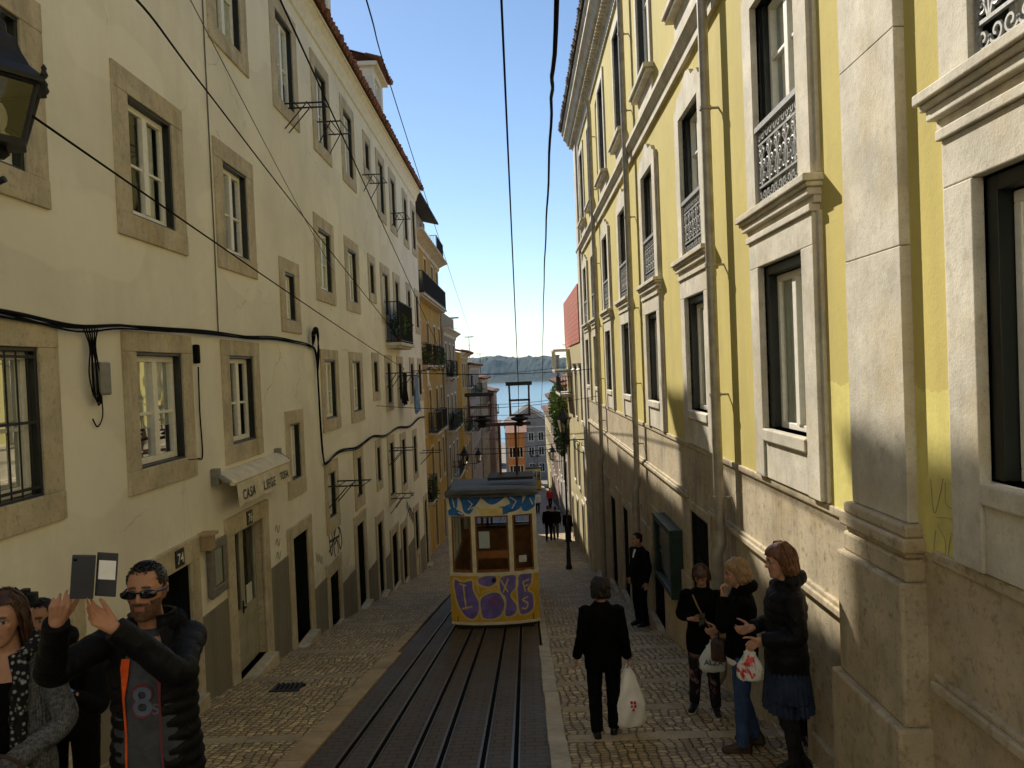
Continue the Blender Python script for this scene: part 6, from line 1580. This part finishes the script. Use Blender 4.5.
        for j, (z, rx, ry, cy) in enumerate(prof):
            r = []
            for i in range(n):
                a = 2 * math.pi * i / n; e = 1 + .022 * math.sin(a * 17 + j * .5 + seed) + .02 * math.sin(a * 29 + seed * 2 + j * .3) + .03 * noise.noise((a * 2, z * 12, seed))
                y = cy + ry * math.sin(a) * e
                if (style in ('bob', 'mop') and z < .05 or style in ('short', 'long') and z < .082) and math.sin(a) < -.2: y = max(y, cy - ry * .55 - (0 if abs(math.cos(a)) > .75 else -.05))   # opened for the face
                r.append(H @ Vector((rx * math.cos(a) * e, y, z)))
            rings.append(r)
        mb.ring_loft(rings)
        if style in ('bob', 'long', 'mop'):       # separate locks
            for i in range(150 if style == 'long' else 110):
                a = rnd.uniform(-.35, math.pi + .35); x, y = math.cos(a), math.sin(a)
                zl = prof[0][0] + rnd.uniform(-.02, .03); pts = [(x * .045, .012 + y * .05, .126), (x * .088, .012 + y * .1, .07), (x * .099, .02 + y * .103, .0), (x * .103, .028 + y * .094, -.06)]
                pts += [(x * (.1 if style != 'long' else .104), (.035 if style != 'long' else .055) + y * (.08 if style != 'long' else .06), (zl - .06) / 2 - .0), (x * .09, (.038 if style != 'long' else .075) + y * .06, zl)]
                P = [H @ (Vector(p) + Vector((rnd.uniform(-.007, .007), rnd.uniform(-.007, .007), rnd.uniform(-.01, .01)))) for p in pts]; P = smooth_pts(P, 4)
                mb.tube(P, [(.0048 if t < .85 else .0048 * (1 - (t - .85) / .16)) * s.k for t in [q / (len(P) - 1) for q in range(len(P))]], 6)
        if style == 'mop':
            for i in range(420):                                  # loose curls
                a = rnd.uniform(-.3, math.pi + .3); e = rnd.uniform(.15, 2.0); p = Vector((.1 * math.sin(e) * math.cos(a), .016 + .105 * math.sin(e) * math.sin(a), .02 + .11 * math.cos(e)))
                d = Vector((rnd.uniform(-1, 1), rnd.uniform(-1, 1), rnd.uniform(-1, .4))) * .022; q = Vector((rnd.uniform(-1, 1), rnd.uniform(-1, 1), rnd.uniform(-1, 1))) * .014
                mb.tube(smooth_pts([H @ p, H @ (p + d * .5 + q), H @ (p + d)], 3), [.004 * s.k] * 6 + [.001], 4)
        elif style == 'short':
            for i in range(420):
                a = rnd.uniform(0, 6.283); e = rnd.uniform(.1, 1.35); p = Vector((.078 * math.sin(e) * math.cos(a), .008 + .096 * math.sin(e) * math.sin(a), .03 + .092 * math.cos(e)))
                if p.y < -.045 and p.z < .082: continue
                d = Vector((rnd.uniform(-.5, .5), -.6, .35)).normalized() * .02; mb.tube([H @ p, H @ (p + d * .5 + Vector((p.x, p.y, p.z - .03)) * .02), H @ (p + d * .9 - Vector((p.x, p.y, p.z - .03)) * .02)], [.0024 * s.k, .0022 * s.k, .0006], 4)
        return part('hair', mb, M[mat], s.T, smooth=80)
    def skirt(s, mat, z0=.52, z1=1.0, r0=.235, r1=.155, pleats=26):
        rings = []; N = pleats * 4
        for j in range(9):
            t = j / 8; z = z1 + (z0 - z1) * t; r = r1 + (r0 - r1) * t ** .8
            rings.append([s.spine(((r * (1 + .045 * t * math.sin(pleats * 2 * math.pi * i / N))) * math.cos(2 * math.pi * i / N), (r * .78 * (1 + .045 * t * math.sin(pleats * 2 * math.pi * i / N))) * math.sin(2 * math.pi * i / N), z + .006 * math.sin(i * .7) * t)) for i in range(N)])
        mb = MB(); mb.ring_loft(rings, True, False); mb.ring_loft([[p + Vector((0, 0, .004)) for p in reversed(rings[-1])], [p + Vector((0, 0, .1)) for p in rings[-1]]], True, True)
        return part('skirt', mb, M[mat], s.T, smooth=50)
def carrier_bag(name, label, grip, w, h, mat, seed, d=.09, turn=0, handles=True, cat='bag'):
    """crumpled plastic bag hanging from a fist"""
    g = Vector(grip); t = thing(name, label, cat, (g.x, g.y, g.z - h)); k = MB(); n = 30; rings = []
    Q = Matrix.Translation(g) @ Matrix.Rotation(R(turn), 4, 'Z')
    for j in range(13):
        f = j / 12; z = -h * (.06 + .94 * f); ww = w * (.12 + .5 * min(1, f * 1.8)) * (1 if f < .93 else 1 - (f - .93) * 3); dd = d * (.15 + .85 * math.sin(min(1, f * 1.2) * math.pi * .62)) * (1 if f < .93 else 1 - (f - .93) * 5)
        rings.append([Q @ Vector((ww * math.cos(2 * math.pi * i / n) * (1 + .1 * noise.noise((i * .5, f * 5, seed))) , dd * math.sin(2 * math.pi * i / n) * (1 + .5 * noise.noise((i * .4, f * 4, seed + 5))), z + .012 * noise.noise((i * .3, f * 3, seed + 9)))) for i in range(n)])
    k.ring_loft(rings); b = part('bag_body', k, M[mat], t, smooth=50)
    if handles:
        k = MB()
        for q in (-1, 1): k.tube(smooth_pts([Q @ Vector((q * .01, 0, .012)), Q @ Vector((q * .025, .012, -.04)), Q @ Vector((q * w * .28, .01, -h * .2))], 5), [.008] * 11, 6)
        part('handle', k, M[mat], t, smooth=60)
    return t, b, Q

def gw(y): return gz(y) + WALK
def open_jacket(s, mat, name='jacket', gap=24, hem=.8, w=1.08, puff=.035, thick=.016, sleeves=(.07, .06, .05), collar=.05, stop=1.):
    """front-opening garment: outer and inner skins joined along the edges, plus sleeves"""
    base = [(hem, .19, .138, 0), (.92, .188, .135, 0), (1.05, .176, .13, 0), (1.2, .182, .13, .0), (1.32, .192, .128, .004), (1.385, .176, .112, .01), (1.43, .14, .094, .014), (1.47, .1, .086, .016), (1.47 + collar, .098, .092, .018)]
    spec = []
    for (z0, x0, y0, c0), (z1, x1, y1, c1) in zip(base, base[1:]):
        m = max(1, int((z1 - z0) / .0125))
        for i in range(m): t = i / m; spec.append((z0 + (z1 - z0) * t, x0 + (x1 - x0) * t, y0 + (y1 - y0) * t, c0 + (c1 - c0) * t))
    spec.append(base[-1]); n = 44; mb = MB(); O = []; I = []; edges = ([], [])
    for (z, rx, ry, cy) in spec:
        g = R(gap * (1 if z < 1.3 else 1 + (z - 1.3) * 1.2)); e = 1 + (puff * (abs(math.sin(z * math.pi / .058)) - .5) if puff else .01 * math.sin(z * 30))
        o = []; ii = []
        for i in range(n + 1):
            a = -math.pi / 2 + g + (2 * math.pi - 2 * g) * i / n; q = 1 + .012 * math.sin(4 * a + z * 8)
            if i in (0, n): q_e = 1.0
            else: q_e = e
            ca, sa = math.cos(a), math.sin(a)
            o.append(s.spine((rx * w * q_e * q * ca, cy + ry * w * q_e * q * sa, z))); ii.append(s.spine(((rx * w - thick) * q * ca, cy + (ry * w - thick) * q * sa, z)))
        O.append(o); I.append(ii); edges[0].append((o[0], ii[0], z)); edges[1].append((o[n], ii[n], z))
    full = [o + list(reversed(i_)) for o, i_ in zip(O, I)]
    mb.ring_loft(full, True, True)
    for q in 'rl': s.sleeve(mb, q, *sleeves, stop, puff * 1.1)
    return part(name, mb, M[mat], s.T, smooth=60), edges
# ---------------------------------------------------------------- man photographing
p = Person('man in black padded jacket and sunglasses holding up a phone in a flip case', (-1.66, 3.38, -.235), 1.76, 2, head=(4, -2, 0), vox=.0045, tone=Vector((.42, .215, .13)),
           wj=dict(sh_r=(-1.84, 3.39, 1.18), sh_l=(-1.49, 3.385, 1.19), el_r=(-1.95, 3.12, 1.14), el_l=(-1.425, 3.10, 1.13), wr_r=(-1.835, 2.985, 1.385), wr_l=(-1.60, 2.97, 1.36)))
p.hands = dict(r=dict(a=(.38, -.28, .85), b=(.75, .35, -.2), curl=((28, 35, 25), (40, 50, 35), (50, 60, 45), (58, 65, 45)), thumb=(.85, .45, .3)), l=dict(a=(-.66, -.3, .68), b=(.05, .8, .6), curl=((14, 18, 12), (18, 22, 14), (22, 28, 18), (28, 34, 22)), thumb=(.9, .3, .3)))
p.body(beard=True)
p.trousers('dark_trousers'); p.shoes('shoe_black')
k = MB(); p.torso(k, [(.82, .172, .128, 0), (.95, .176, .132, -.004), (1.05, .166, .128, -.006), (1.2, .168, .122, -.003), (1.32, .175, .12, 0), (1.39, .14, .092, .01), (1.44, .09, .074, .012), (1.465, .07, .066, .012)], 30, lambda a, z: .012 * math.sin(5 * a + z * 14)); part('shirt', k, M['grey_shirt'], p.T, smooth=70)
def chest(u, v, d): rx, ry = .172, .1255; u2 = u; return p.spine((u2, -.004 - ry * math.sqrt(max(.05, 1 - (u2 / rx) ** 2)) - .004 - d, v))
def outlined(ch, u0, v0, size):
    a = text_mb(ch, size, lambda u, v, d: chest(u0 + u, v0 + v, d), .0035); b_ = text_mb(ch, size * 1.16, lambda u, v, d: chest(u0 + u - size * .05, v0 + v - size * .055, d), .0008)
    part('shirt_print_edge', b_, M['print_dark_red'], p.T); part('shirt_print', a, M['print_blue'], p.T)
outlined('8', -.035, 1.13, .17); outlined('S', .045, 1.13, .06)
j, (eL, eR) = open_jacket(p, 'black_puffer', gap=25, w=1.02, puff=.06, sleeves=(.068, .058, .048))
k = MB()
for e, wd, side in ((eL, .036, -1), (eR, .004, 1)): pass
def edge_strip(edge, wd, zr, inward):
    k = MB(); pts = [q for q in edge if zr[0] < q[2] < zr[1]]
    for (o0, i0, z0), (o1, i1, z1) in zip(pts, pts[1:]):
        def pr(o, i_, z):
            f = wd * (1 if z < 1.2 else 1 + 2.2 * min(1, (z - 1.2) / .12)); d = Vector((inward, 0, 0)); out = Vector((0, -.004, 0)); return o + out, o + d * f + out + Vector((0, -.006, 0))
        a, b = pr(o0, i0, z0); c, d = pr(o1, i1, z1); t = Vector((0, .005, 0)); k.hexa([a, b, b + t, a + t, c, d, d + t, c + t])
    return k
# his right edge is the one at the left of the picture
left_edge = eL if eL[0][0].x < eR[0][0].x else eR; right_edge = eR if left_edge is eL else eL
part('lining', edge_strip(left_edge, .012, (.8, 1.36), 1), M['orange_lining'], j)
part('zip', edge_strip(right_edge, .006, (.8, 1.4), -1), M['print_dark_red'], j)
k = MB()
for a in range(-5, 6): t = R(90 + a * 22); k.ell(p.J['neck'] + Vector((.1 * math.cos(t), .03 + .1 * math.sin(t), -.01 - .02 * max(0, math.sin(t)))), .036, .04, .045 + .025 * max(0, math.sin(t)), 12, 8)
part('hood', blob(k, .009, 3), M['black_coat'], p.T, smooth=180)
p.hair('hair_dark', 'short', seed=3)
k = MB(); Hs = p.H
for q in (-1, 1):
    ring = lambda d, s_: [Hs @ Vector((q * (.036 + s_ * .036 * math.cos(2 * math.pi * i / 20) * (1 + .12 * math.cos(2 * math.pi * i / 20))), -.098 + .35 * (abs(.035 + s_ * .036 * math.cos(2 * math.pi * i / 20)) ** 2) * 3 + d, .008 + s_ * (.0165 if math.sin(2 * math.pi * i / 20) > 0 else .021) * (abs(math.sin(2 * math.pi * i / 20)) ** .7) * (1 if math.sin(2 * math.pi * i / 20) > 0 else -1))) for i in range(20)]
    k.ring_loft([ring(.004, .9), ring(-.002, 1), ring(-.006, .8)])
k.tube([Hs @ Vector((-.014, -.103, .012)), Hs @ Vector((0, -.108, .015)), Hs @ Vector((.014, -.103, .012))], .0035, 6)
for q in (-1, 1): k.tube(smooth_pts([Hs @ Vector((q * .068, -.086, .012)), Hs @ Vector((q * .080, -.04, .010)), Hs @ Vector((q * .082, .012, .012))], 4), .0045, 6)
part('sunglasses', k, M['lens'], p.T, smooth=50)
# phone in its flip case
ph = thing('phone', 'dark phone in an open flip case with a pale window, held up by the man', 'phone', (-1.68, 2.93, 1.46))
up = Vector((.09, .05, .99)).normalized(); rt = Vector((.97, .22, -.09)); rt = (rt - up * rt.dot(up)).normalized(); nr = rt.cross(up)
c0 = Vector((-1.688, 2.925, 1.576)); c1 = c0 + rt * .0815 + Vector((0, .004, .008))
k = MB(); k.obox(c0, rt * .041, up * .083, nr * .006); part('phone_back', k, M['phone_case'], ph, bevel=.004)
k = MB(); k.obox(c0 + rt * .0 - nr * .0 + up * .066 - rt * .028, rt * .007, up * .007, nr * .0075); part('lens', k, M['phone_glass'], ph, bevel=.002)
rt2 = (rt + nr * .25).normalized(); k = MB(); k.obox(c1, rt2 * .041, up * .083, nr * .003); cv_ = part('case_flap', k, M['phone_case'], ph, bevel=.002)
k = MB(); k.obox(c1 + up * .018 + rt2 * .002, rt2 * .033, up * .036, nr * .0042); part('case_window', k, M['plastic_white'], cv_)

# ---------------------------------------------------------------- woman beside him
p = Person('long haired woman in grey knitted cardigan and patterned scarf at the left edge', (-2.38, 3.5, -.25), 1.63, 4, head=(10, 4, 0), fem=True, vox=.0055,
           lj=dict(wr_r=(-.1, -.2, 1.0), wr_l=(.06, -.23, .96), el_r=(-.25, .02, 1.1), el_l=(.25, .0, 1.1)))
p.hands = dict(r=dict(a=(.8, -.3, -.1), b=(0, -.3, .9)), l=dict(a=(-.8, -.3, -.1), b=(0, -.3, .9)))
p.body(); p.trousers('dark_trousers'); p.shoes('shoe_black')
k = MB(); p.torso(k, [(.82, .165, .12, 0), (1.05, .15, .115, -.004), (1.2, .158, .13, -.008), (1.3, .16, .122, 0), (1.36, .13, .09, .008), (1.4, .1, .06, .01)], 30); part('vest', k, M['black_wool'], p.T, smooth=70)
cg, (eL, eR) = open_jacket(p, 'grey_knit', 'cardigan', gap=36, w=1.04, puff=0, sleeves=(.066, .058, .05), collar=.0)
k = MB()
for edge, q in ((eL, 1), (eR, -1)):
    pts = [(o, z) for o, i_, z in edge if .85 < z < 1.47][::3]; inn = 1 if pts[0][0].x < -2.38 else -1
    for dx in (0, .03):
        k.tube([o + Vector((inn * (-.012 + dx), -.018 + .006 * math.sin(z * 60 + dx * 90), 0)) for o, z in pts], [.022 * (1 + .12 * math.sin(z * 50)) for o, z in pts], 10)
k.tube(smooth_pts([p.J['neck'] + Vector(q) for q in ((-.105, -.06, -.02), (-.1, .04, .02), (0, .1, .04), (.1, .04, .02), (.105, -.06, -.02))], 5), .032, 10)
part('scarf', k, M['scarf'], p.T, smooth=60)
p.hair('hair_brown', 'long', seed=8)
hb = thing('handbag', 'dark handbag held in front of the woman in the grey cardigan', 'handbag', (-2.2, 3.2, .45))
k = MB(); k.obox((-2.24, 3.22, .5), (.15, .02, 0), (-.008, .06, 0), (0, 0, .11)); part('bag_body', k, M['black_wool'], hb, bevel=.03)
k = MB(); k.tube(smooth_pts([(-2.36, 3.22, .6), (-2.33, 3.2, .72), (-2.24, 3.2, .77), (-2.15, 3.21, .72), (-2.12, 3.23, .6)], 5), .009, 6); part('handle', k, M['shoe_brown'], hb, smooth=60)

# ---------------------------------------------------------------- person half hidden behind them, with a camera
p = Person('person in dark jacket with a blue cuff, mostly hidden behind the photographing man', (-2.72, 4.5, gw(4.5)), 1.6, 6, vox=.008, head=(0, 3, 0),
           wj=dict(sh_l=(-2.52, 4.48, .75), el_l=(-2.42, 4.28, .52), wr_l=(-2.53, 4.17, .62), sh_r=(-2.92, 4.5, .75), el_r=(-3.0, 4.3, .72), wr_r=(-2.80, 4.2, 1.02), head=(-2.84, 4.48, .96), neck=(-2.78, 4.5, .80)))
p.hands = dict(l=dict(a=(-.8, -.3, .1), b=(-.1, -.3, .9), curl=(45, 50, 40)), r=dict(a=(.1, -.2, .95), b=(.9, -.1, .1), curl=(40, 50, 40)))
p.body(); p.trousers('dark_trousers'); p.top('jacket', 'black_coat', w=1.06, hoodie=True); p.shoes('shoe_black'); p.hair('hair_dark', 'short', seed=5)
k = MB(); a = p.J['wr_l']; b = p.J['el_l']; d = (b - a).normalized(); k.tube([a + d * .0, a + d * .06], [.042, .044], 14); part('cuff', k, M['blue_cloth'], p.T, smooth=50)
cm = thing('camera', 'small black camera raised above the hair of the woman in the cardigan', 'camera', (-2.77, 4.3, 1.1))
k = MB(); k.obox((-2.77, 4.24, 1.14), (.062, 0, 0), (0, .022, 0), (0, 0, .036)); k.obox((-2.77, 4.24, 1.185), (.022, 0, 0), (0, .02, 0), (0, 0, .012)); part('camera_body', k, M['shoe_black'], cm, bevel=.006)
k = MB(); Q = Matrix.Translation((-2.765, 4.215, 1.138)) @ Matrix.Rotation(R(90), 4, 'X'); k.lathe([(.03, 0), (.03, .03), (.026, .032), (.022, .028)], (0, 0, 0), 18); k.v = [tuple(Q @ Vector(v)) for v in k.v]; part('lens', k, M['phone_glass'], cm, smooth=40)

# ---------------------------------------------------------------- woman walking down the right pavement
f = (.70, 7.6, gw(7.6))
p = Person('woman in black coat seen from behind walking down with a white plastic bag', f, 1.56, 178, fem=True, vox=.008, head=(0, 6, 0),
           lj=dict(an_r=(-.095, -.02, .085), toe_r=(-.13, -.18, .03), an_l=(.1, .08, .09), toe_l=(.12, -.08, .03), kn_l=(.105, .03, .5), wr_r=(-.27, -.02, .86), wr_l=(.29, -.03, .87)))
p.hands = dict(r=dict(a=(.05, .1, -1), b=(0, 1, .1), curl=(60, 70, 50)), l=dict(a=(0, .15, -1), b=(0, 1, .1), curl=(25, 30, 20)))
p.body(); p.trousers('dark_trousers', (.1, .078, .066)); p.top('coat', 'black_wool', hem=.76, w=1.16, flare=.02, collar=.01); p.shoes('shoe_black', 'sole_white'); p.hair('hair_dark', 'mop', seed=2)
g = p.J['wr_r'] + Vector((.0, .02, -.085)); wb, bb_, Q = carrier_bag('plastic_bag', 'white plastic carrier bag with red print hanging from the walking woman', g, .27, .6, 'plastic_white', 4, .08, 10)
k = MB()
for i, (u, z) in enumerate([(.0, -.34), (.032, -.345), (.0, -.375), (.034, -.38), (.016, -.41)]): k.obox(Q @ Vector((u, -.083, z)), Q.to_3x3() @ Vector((.012, 0, 0)), (0, .012, 0), (0, 0, .012))
part('print', k, M['print_red'], wb)

# ---------------------------------------------------------------- man in the palace doorway
p = Person('man in dark suit standing in a doorway of the yellow palace', (2.08, 14.55, gw(14.55)), 1.76, -62, vox=.009, head=(-12, 2, 0))
p.hands = dict(r=dict(a=(-.1, -.05, -1), b=(-1, 0, 0), curl=(30, 35, 25)), l=dict(a=(-.1, -.05, -1), b=(-1, 0, 0), curl=(30, 35, 25)))
p.body(); p.trousers('dark_trousers', (.096, .076, .066)); p.top('jacket', 'black_coat', hem=.78, w=1.1); p.shoes('shoe_black'); p.hair('hair_dark', 'short', seed=9)
k = MB(); p.torso(k, [(1.3, .05, .14, -.004), (1.4, .05, .118, .0), (1.45, .045, .09, .004)], 16); part('shirt_front', k, M['white_cloth'], p.T, smooth=60)

# ---------------------------------------------------------------- three women by the palace wall
p = Person('short woman in black coat and flowered trousers looking down at her phone', (1.84, 8.3, gw(8.3)), 1.6, -14, fem=True, vox=.008, head=(-6, 34, 0),
           lj=dict(el_r=(-.245, .03, 1.15), wr_r=(-.1, -.2, 1.17), el_l=(.25, .03, 1.13), wr_l=(.13, -.17, 1.02), an_l=(.12, .0, .085), toe_l=(.15, -.16, .03), an_r=(-.13, .1, .085), toe_r=(-.17, -.06, .03)))
p.hands = dict(r=dict(a=(.8, -.35, .05), b=(.1, -.3, .9), curl=(40, 45, 30)), l=dict(a=(-.5, -.6, -.3), b=(-.2, -.2, .9), curl=(60, 65, 45)))
p.body(); p.trousers('floral', (.1, .074, .06)); p.top('coat', 'black_wool', hem=.74, w=1.16, flare=.015, stop=.92); p.shoes('shoe_black', 'sole_white'); p.hair('hair_brown', 'bob', seed=6, length=-.02)
k = MB(); k.tube(smooth_pts([p.spine((-.1, -.1, 1.42)), p.spine((-.02, -.155, 1.25)), p.spine((.1, -.16, 1.05)), p.spine((.2, -.08, .92))], 6), .009, 6); part('bag_strap', k, M['tan_leather'], p.T, smooth=60)
c = p.J['wr_r'] + Vector((.075, -.09, .02)); k = MB(); k.obox(c, (.03, -.01, .02), (.015, .05, .04), (-.004, -.006, .006)); solo('phone', k, M['phone_glass'], 'small phone in the hand of the woman in flowered trousers', 'phone', at=c, bevel=.003)
g = p.J['wr_l'] + Vector((-.05, -.085, -.06)); wb, bb_, Q = carrier_bag('shopping_bag', 'pale grey bag with dark lettering held by the woman in flowered trousers', g, .21, .32, 'plastic_grey', 7, .05, -8)
part('lettering', text_mb('ALZA', .078, lambda u, v, d: Q @ Vector((-.09 + u, -.063 - d, -.23 + v)), .003), M['letter_black'], wb)
hb = thing('handbag', 'tan shoulder bag at the hip of the woman in flowered trousers', 'handbag', p.spine((.24, -.06, .75)))
k = MB(); k.obox(p.spine((.24, -.06, .86)), (.1, .02, 0), (-.015, .05, 0), (0, 0, .12)); part('bag_body', k, M['tan_leather'], hb, bevel=.04)
k = MB(); k.tube(smooth_pts([p.spine((.16, -.06, .96)), p.spine((.2, -.05, 1.08)), p.spine((.27, -.05, 1.08)), p.spine((.32, -.06, .96))], 5), .008, 6); part('handle', k, M['shoe_brown'], hb, smooth=60)

p = Person('blonde woman in black jacket and blue jeans holding a hand to her face', (1.9, 7.02, gw(7.02)), 1.74, -104, fem=True, vox=.008, head=(8, 14, 0),
           lj=dict(el_l=(.24, -.16, 1.2), wr_l=(.10, -.15, 1.43), el_r=(-.24, -.02, 1.13), wr_r=(-.12, -.2, 1.05), an_l=(.1, -.02, .085), toe_l=(.12, -.18, .03), an_r=(-.1, .1, .085), toe_r=(-.13, -.06, .03)))
p.hands = dict(l=dict(a=(-.1, .15, .95), b=(.3, .9, .1), curl=(55, 60, 40)), r=dict(a=(-.8, -.2, -.1), b=(0, 0, 1), curl=(45, 50, 30)))
p.body(); p.trousers('jeans', (.098, .07, .056)); p.top('jacket', 'black_wool', hem=.86, w=1.13, hoodie=True, stop=.96); p.shoes('shoe_brown', high=.05); p.hair('hair_blonde', 'bob', seed=12, length=-.03)
k = MB(); p.torso(k, [(.82, .175, .135, 0), (.86, .185, .142, 0), (.875, .18, .138, 0)], 30); part('shirt_hem', k, M['white_cloth'], p.T, smooth=60)
hb = thing('handbag', 'dark handbag hanging in front of the blonde woman in jeans', 'handbag', p.spine((-.1, -.2, .8)))
k = MB(); k.obox(p.spine((-.02, -.2, .9)), (.03, .06, 0), (-.06, .03, 0), (0, 0, .1)); part('bag_body', k, M['shoe_brown'], hb, bevel=.03)
k = MB(); k.tube(smooth_pts([p.spine((-.1, -.2, .97)), p.spine((-.1, -.2, 1.04)), p.spine((-.02, -.2, 1.05)), p.spine((.04, -.2, .97))], 5), .008, 6); part('handle', k, M['shoe_black'], hb, smooth=60)

p = Person('tall woman in hooded black padded coat and navy skirt beside the pilaster', (2.0, 6.1, gw(6.1) + .0), 1.88, -94, fem=True, vox=.008, head=(4, 10, 0),
           lj=dict(el_l=(.245, .02, 1.14), wr_l=(.17, -.22, 1.1), el_r=(-.24, .0, 1.13), wr_r=(-.1, -.22, 1.1), an_l=(.09, .02, .11), toe_l=(.1, -.13, .03), an_r=(-.08, .1, .11), toe_r=(-.1, -.05, .03)))
p.hands = dict(l=dict(a=(-.75, .2, -.45), b=(-.4, .1, .9), curl=(55, 60, 40)), r=dict(a=(-.8, -.2, -.1), b=(0, 0, 1), curl=(45, 50, 30)))
p.body(); p.trousers('tights', (.078, .056, .04), name='tights'); p.skirt('navy_skirt', .55, .98, .225, .17); p.top('coat', 'black_puffer', hem=.76, w=1.16, puff=.05, hoodie=True, stop=.95, voxel=.008); p.shoes('shoe_black', high=.03); p.hair('hair_copper', 'bob', seed=15, length=-.01)
g = p.J['wr_l'] + Vector((-.08, .02, -.05))
def bag_print():
    t = NT('printed_bag'); v = t.obj((1, 1, .7)); n = t.noise(v, 11, 3, .6, .6); n2 = t.noise(v, 17, 3, .6, .4)
    c = t.ramp(n, [(.4, (.5, .015, .02)), (.46, (.6, .6, .56)), (.6, (.6, .6, .56)), (.64, (.04, .28, .05))]); c = t.mix(c, (.6, .42, .05), t.ramp(n2, [(.62, 0.), (.66, 1.)])); c = t.mix(c, (.05, .05, .06), t.ramp(n2, [(.33, 1.), (.36, 0.)])); return t.set(c, .4)
M['bag_pattern'] = bag_print()
wb, bb_, Q = carrier_bag('shopping_bag', 'small bag with red and green print in the hand of the tall woman', g, .16, .26, 'bag_pattern', 17, .05, -20)

# ---------------------------------------------------------------- people further down
def far_person(lab, x, y, h, face, top_m, bot_m, hair_m, seed, walk=.12):
    p = Person(lab, (x, y, gw(y) if y < 43 else gz(y) - .02), h, face, vox=.016, group=None, lj=dict(an_r=(-.1, -walk, .09), toe_r=(-.11, -walk - .15, .03), kn_r=(-.1, -walk * .7, .5), an_l=(.1, walk, .1), toe_l=(.11, walk - .14, .03)))
    p.hands = dict(r=dict(a=(0, 0, -1), b=(1, 0, 0)), l=dict(a=(0, 0, -1), b=(-1, 0, 0)))
    p.body(); p.trousers(bot_m, voxel=.016); p.top('jacket', top_m, w=1.15, voxel=.016); p.shoes('shoe_black'); p.hair(hair_m, 'short', seed=seed)
far_person('person in black jacket walking down beside the tram, nearest of the far walkers', 1.12, 39.2, 1.8, 172, 'black_wool', 'dark_trousers', 'hair_dark', 21)
far_person('person in dark coat and grey trousers close beside the black jacketed far walker', 1.5, 39.7, 1.72, 186, 'black_coat', 'grey_shirt', 'hair_dark', 22)
far_person('person in dark clothes standing by the wall just past the lamp post', 2.05, 38.5, 1.6, 150, 'black_wool', 'dark_trousers', 'hair_brown', 23, .03)
far_person('person in blue jacket far down the lower street, near the distant tram', -.1, 66, 1.75, 170, 'jeans', 'dark_trousers', 'hair_dark', 24)
far_person('person in a pale coat on the lower street beside the far houses', .9, 58, 1.7, 10, 'plastic_grey', 'dark_trousers', 'hair_brown', 25)
far_person('person in red top far down on the right of the lower street', 2.0, 63, 1.7, 20, 'print_red', 'dark_trousers', 'hair_dark', 26)
far_person('person in black far down on the left of the lower street', -.6, 76, 1.75, 180, 'black_wool', 'dark_trousers', 'hair_dark', 27)
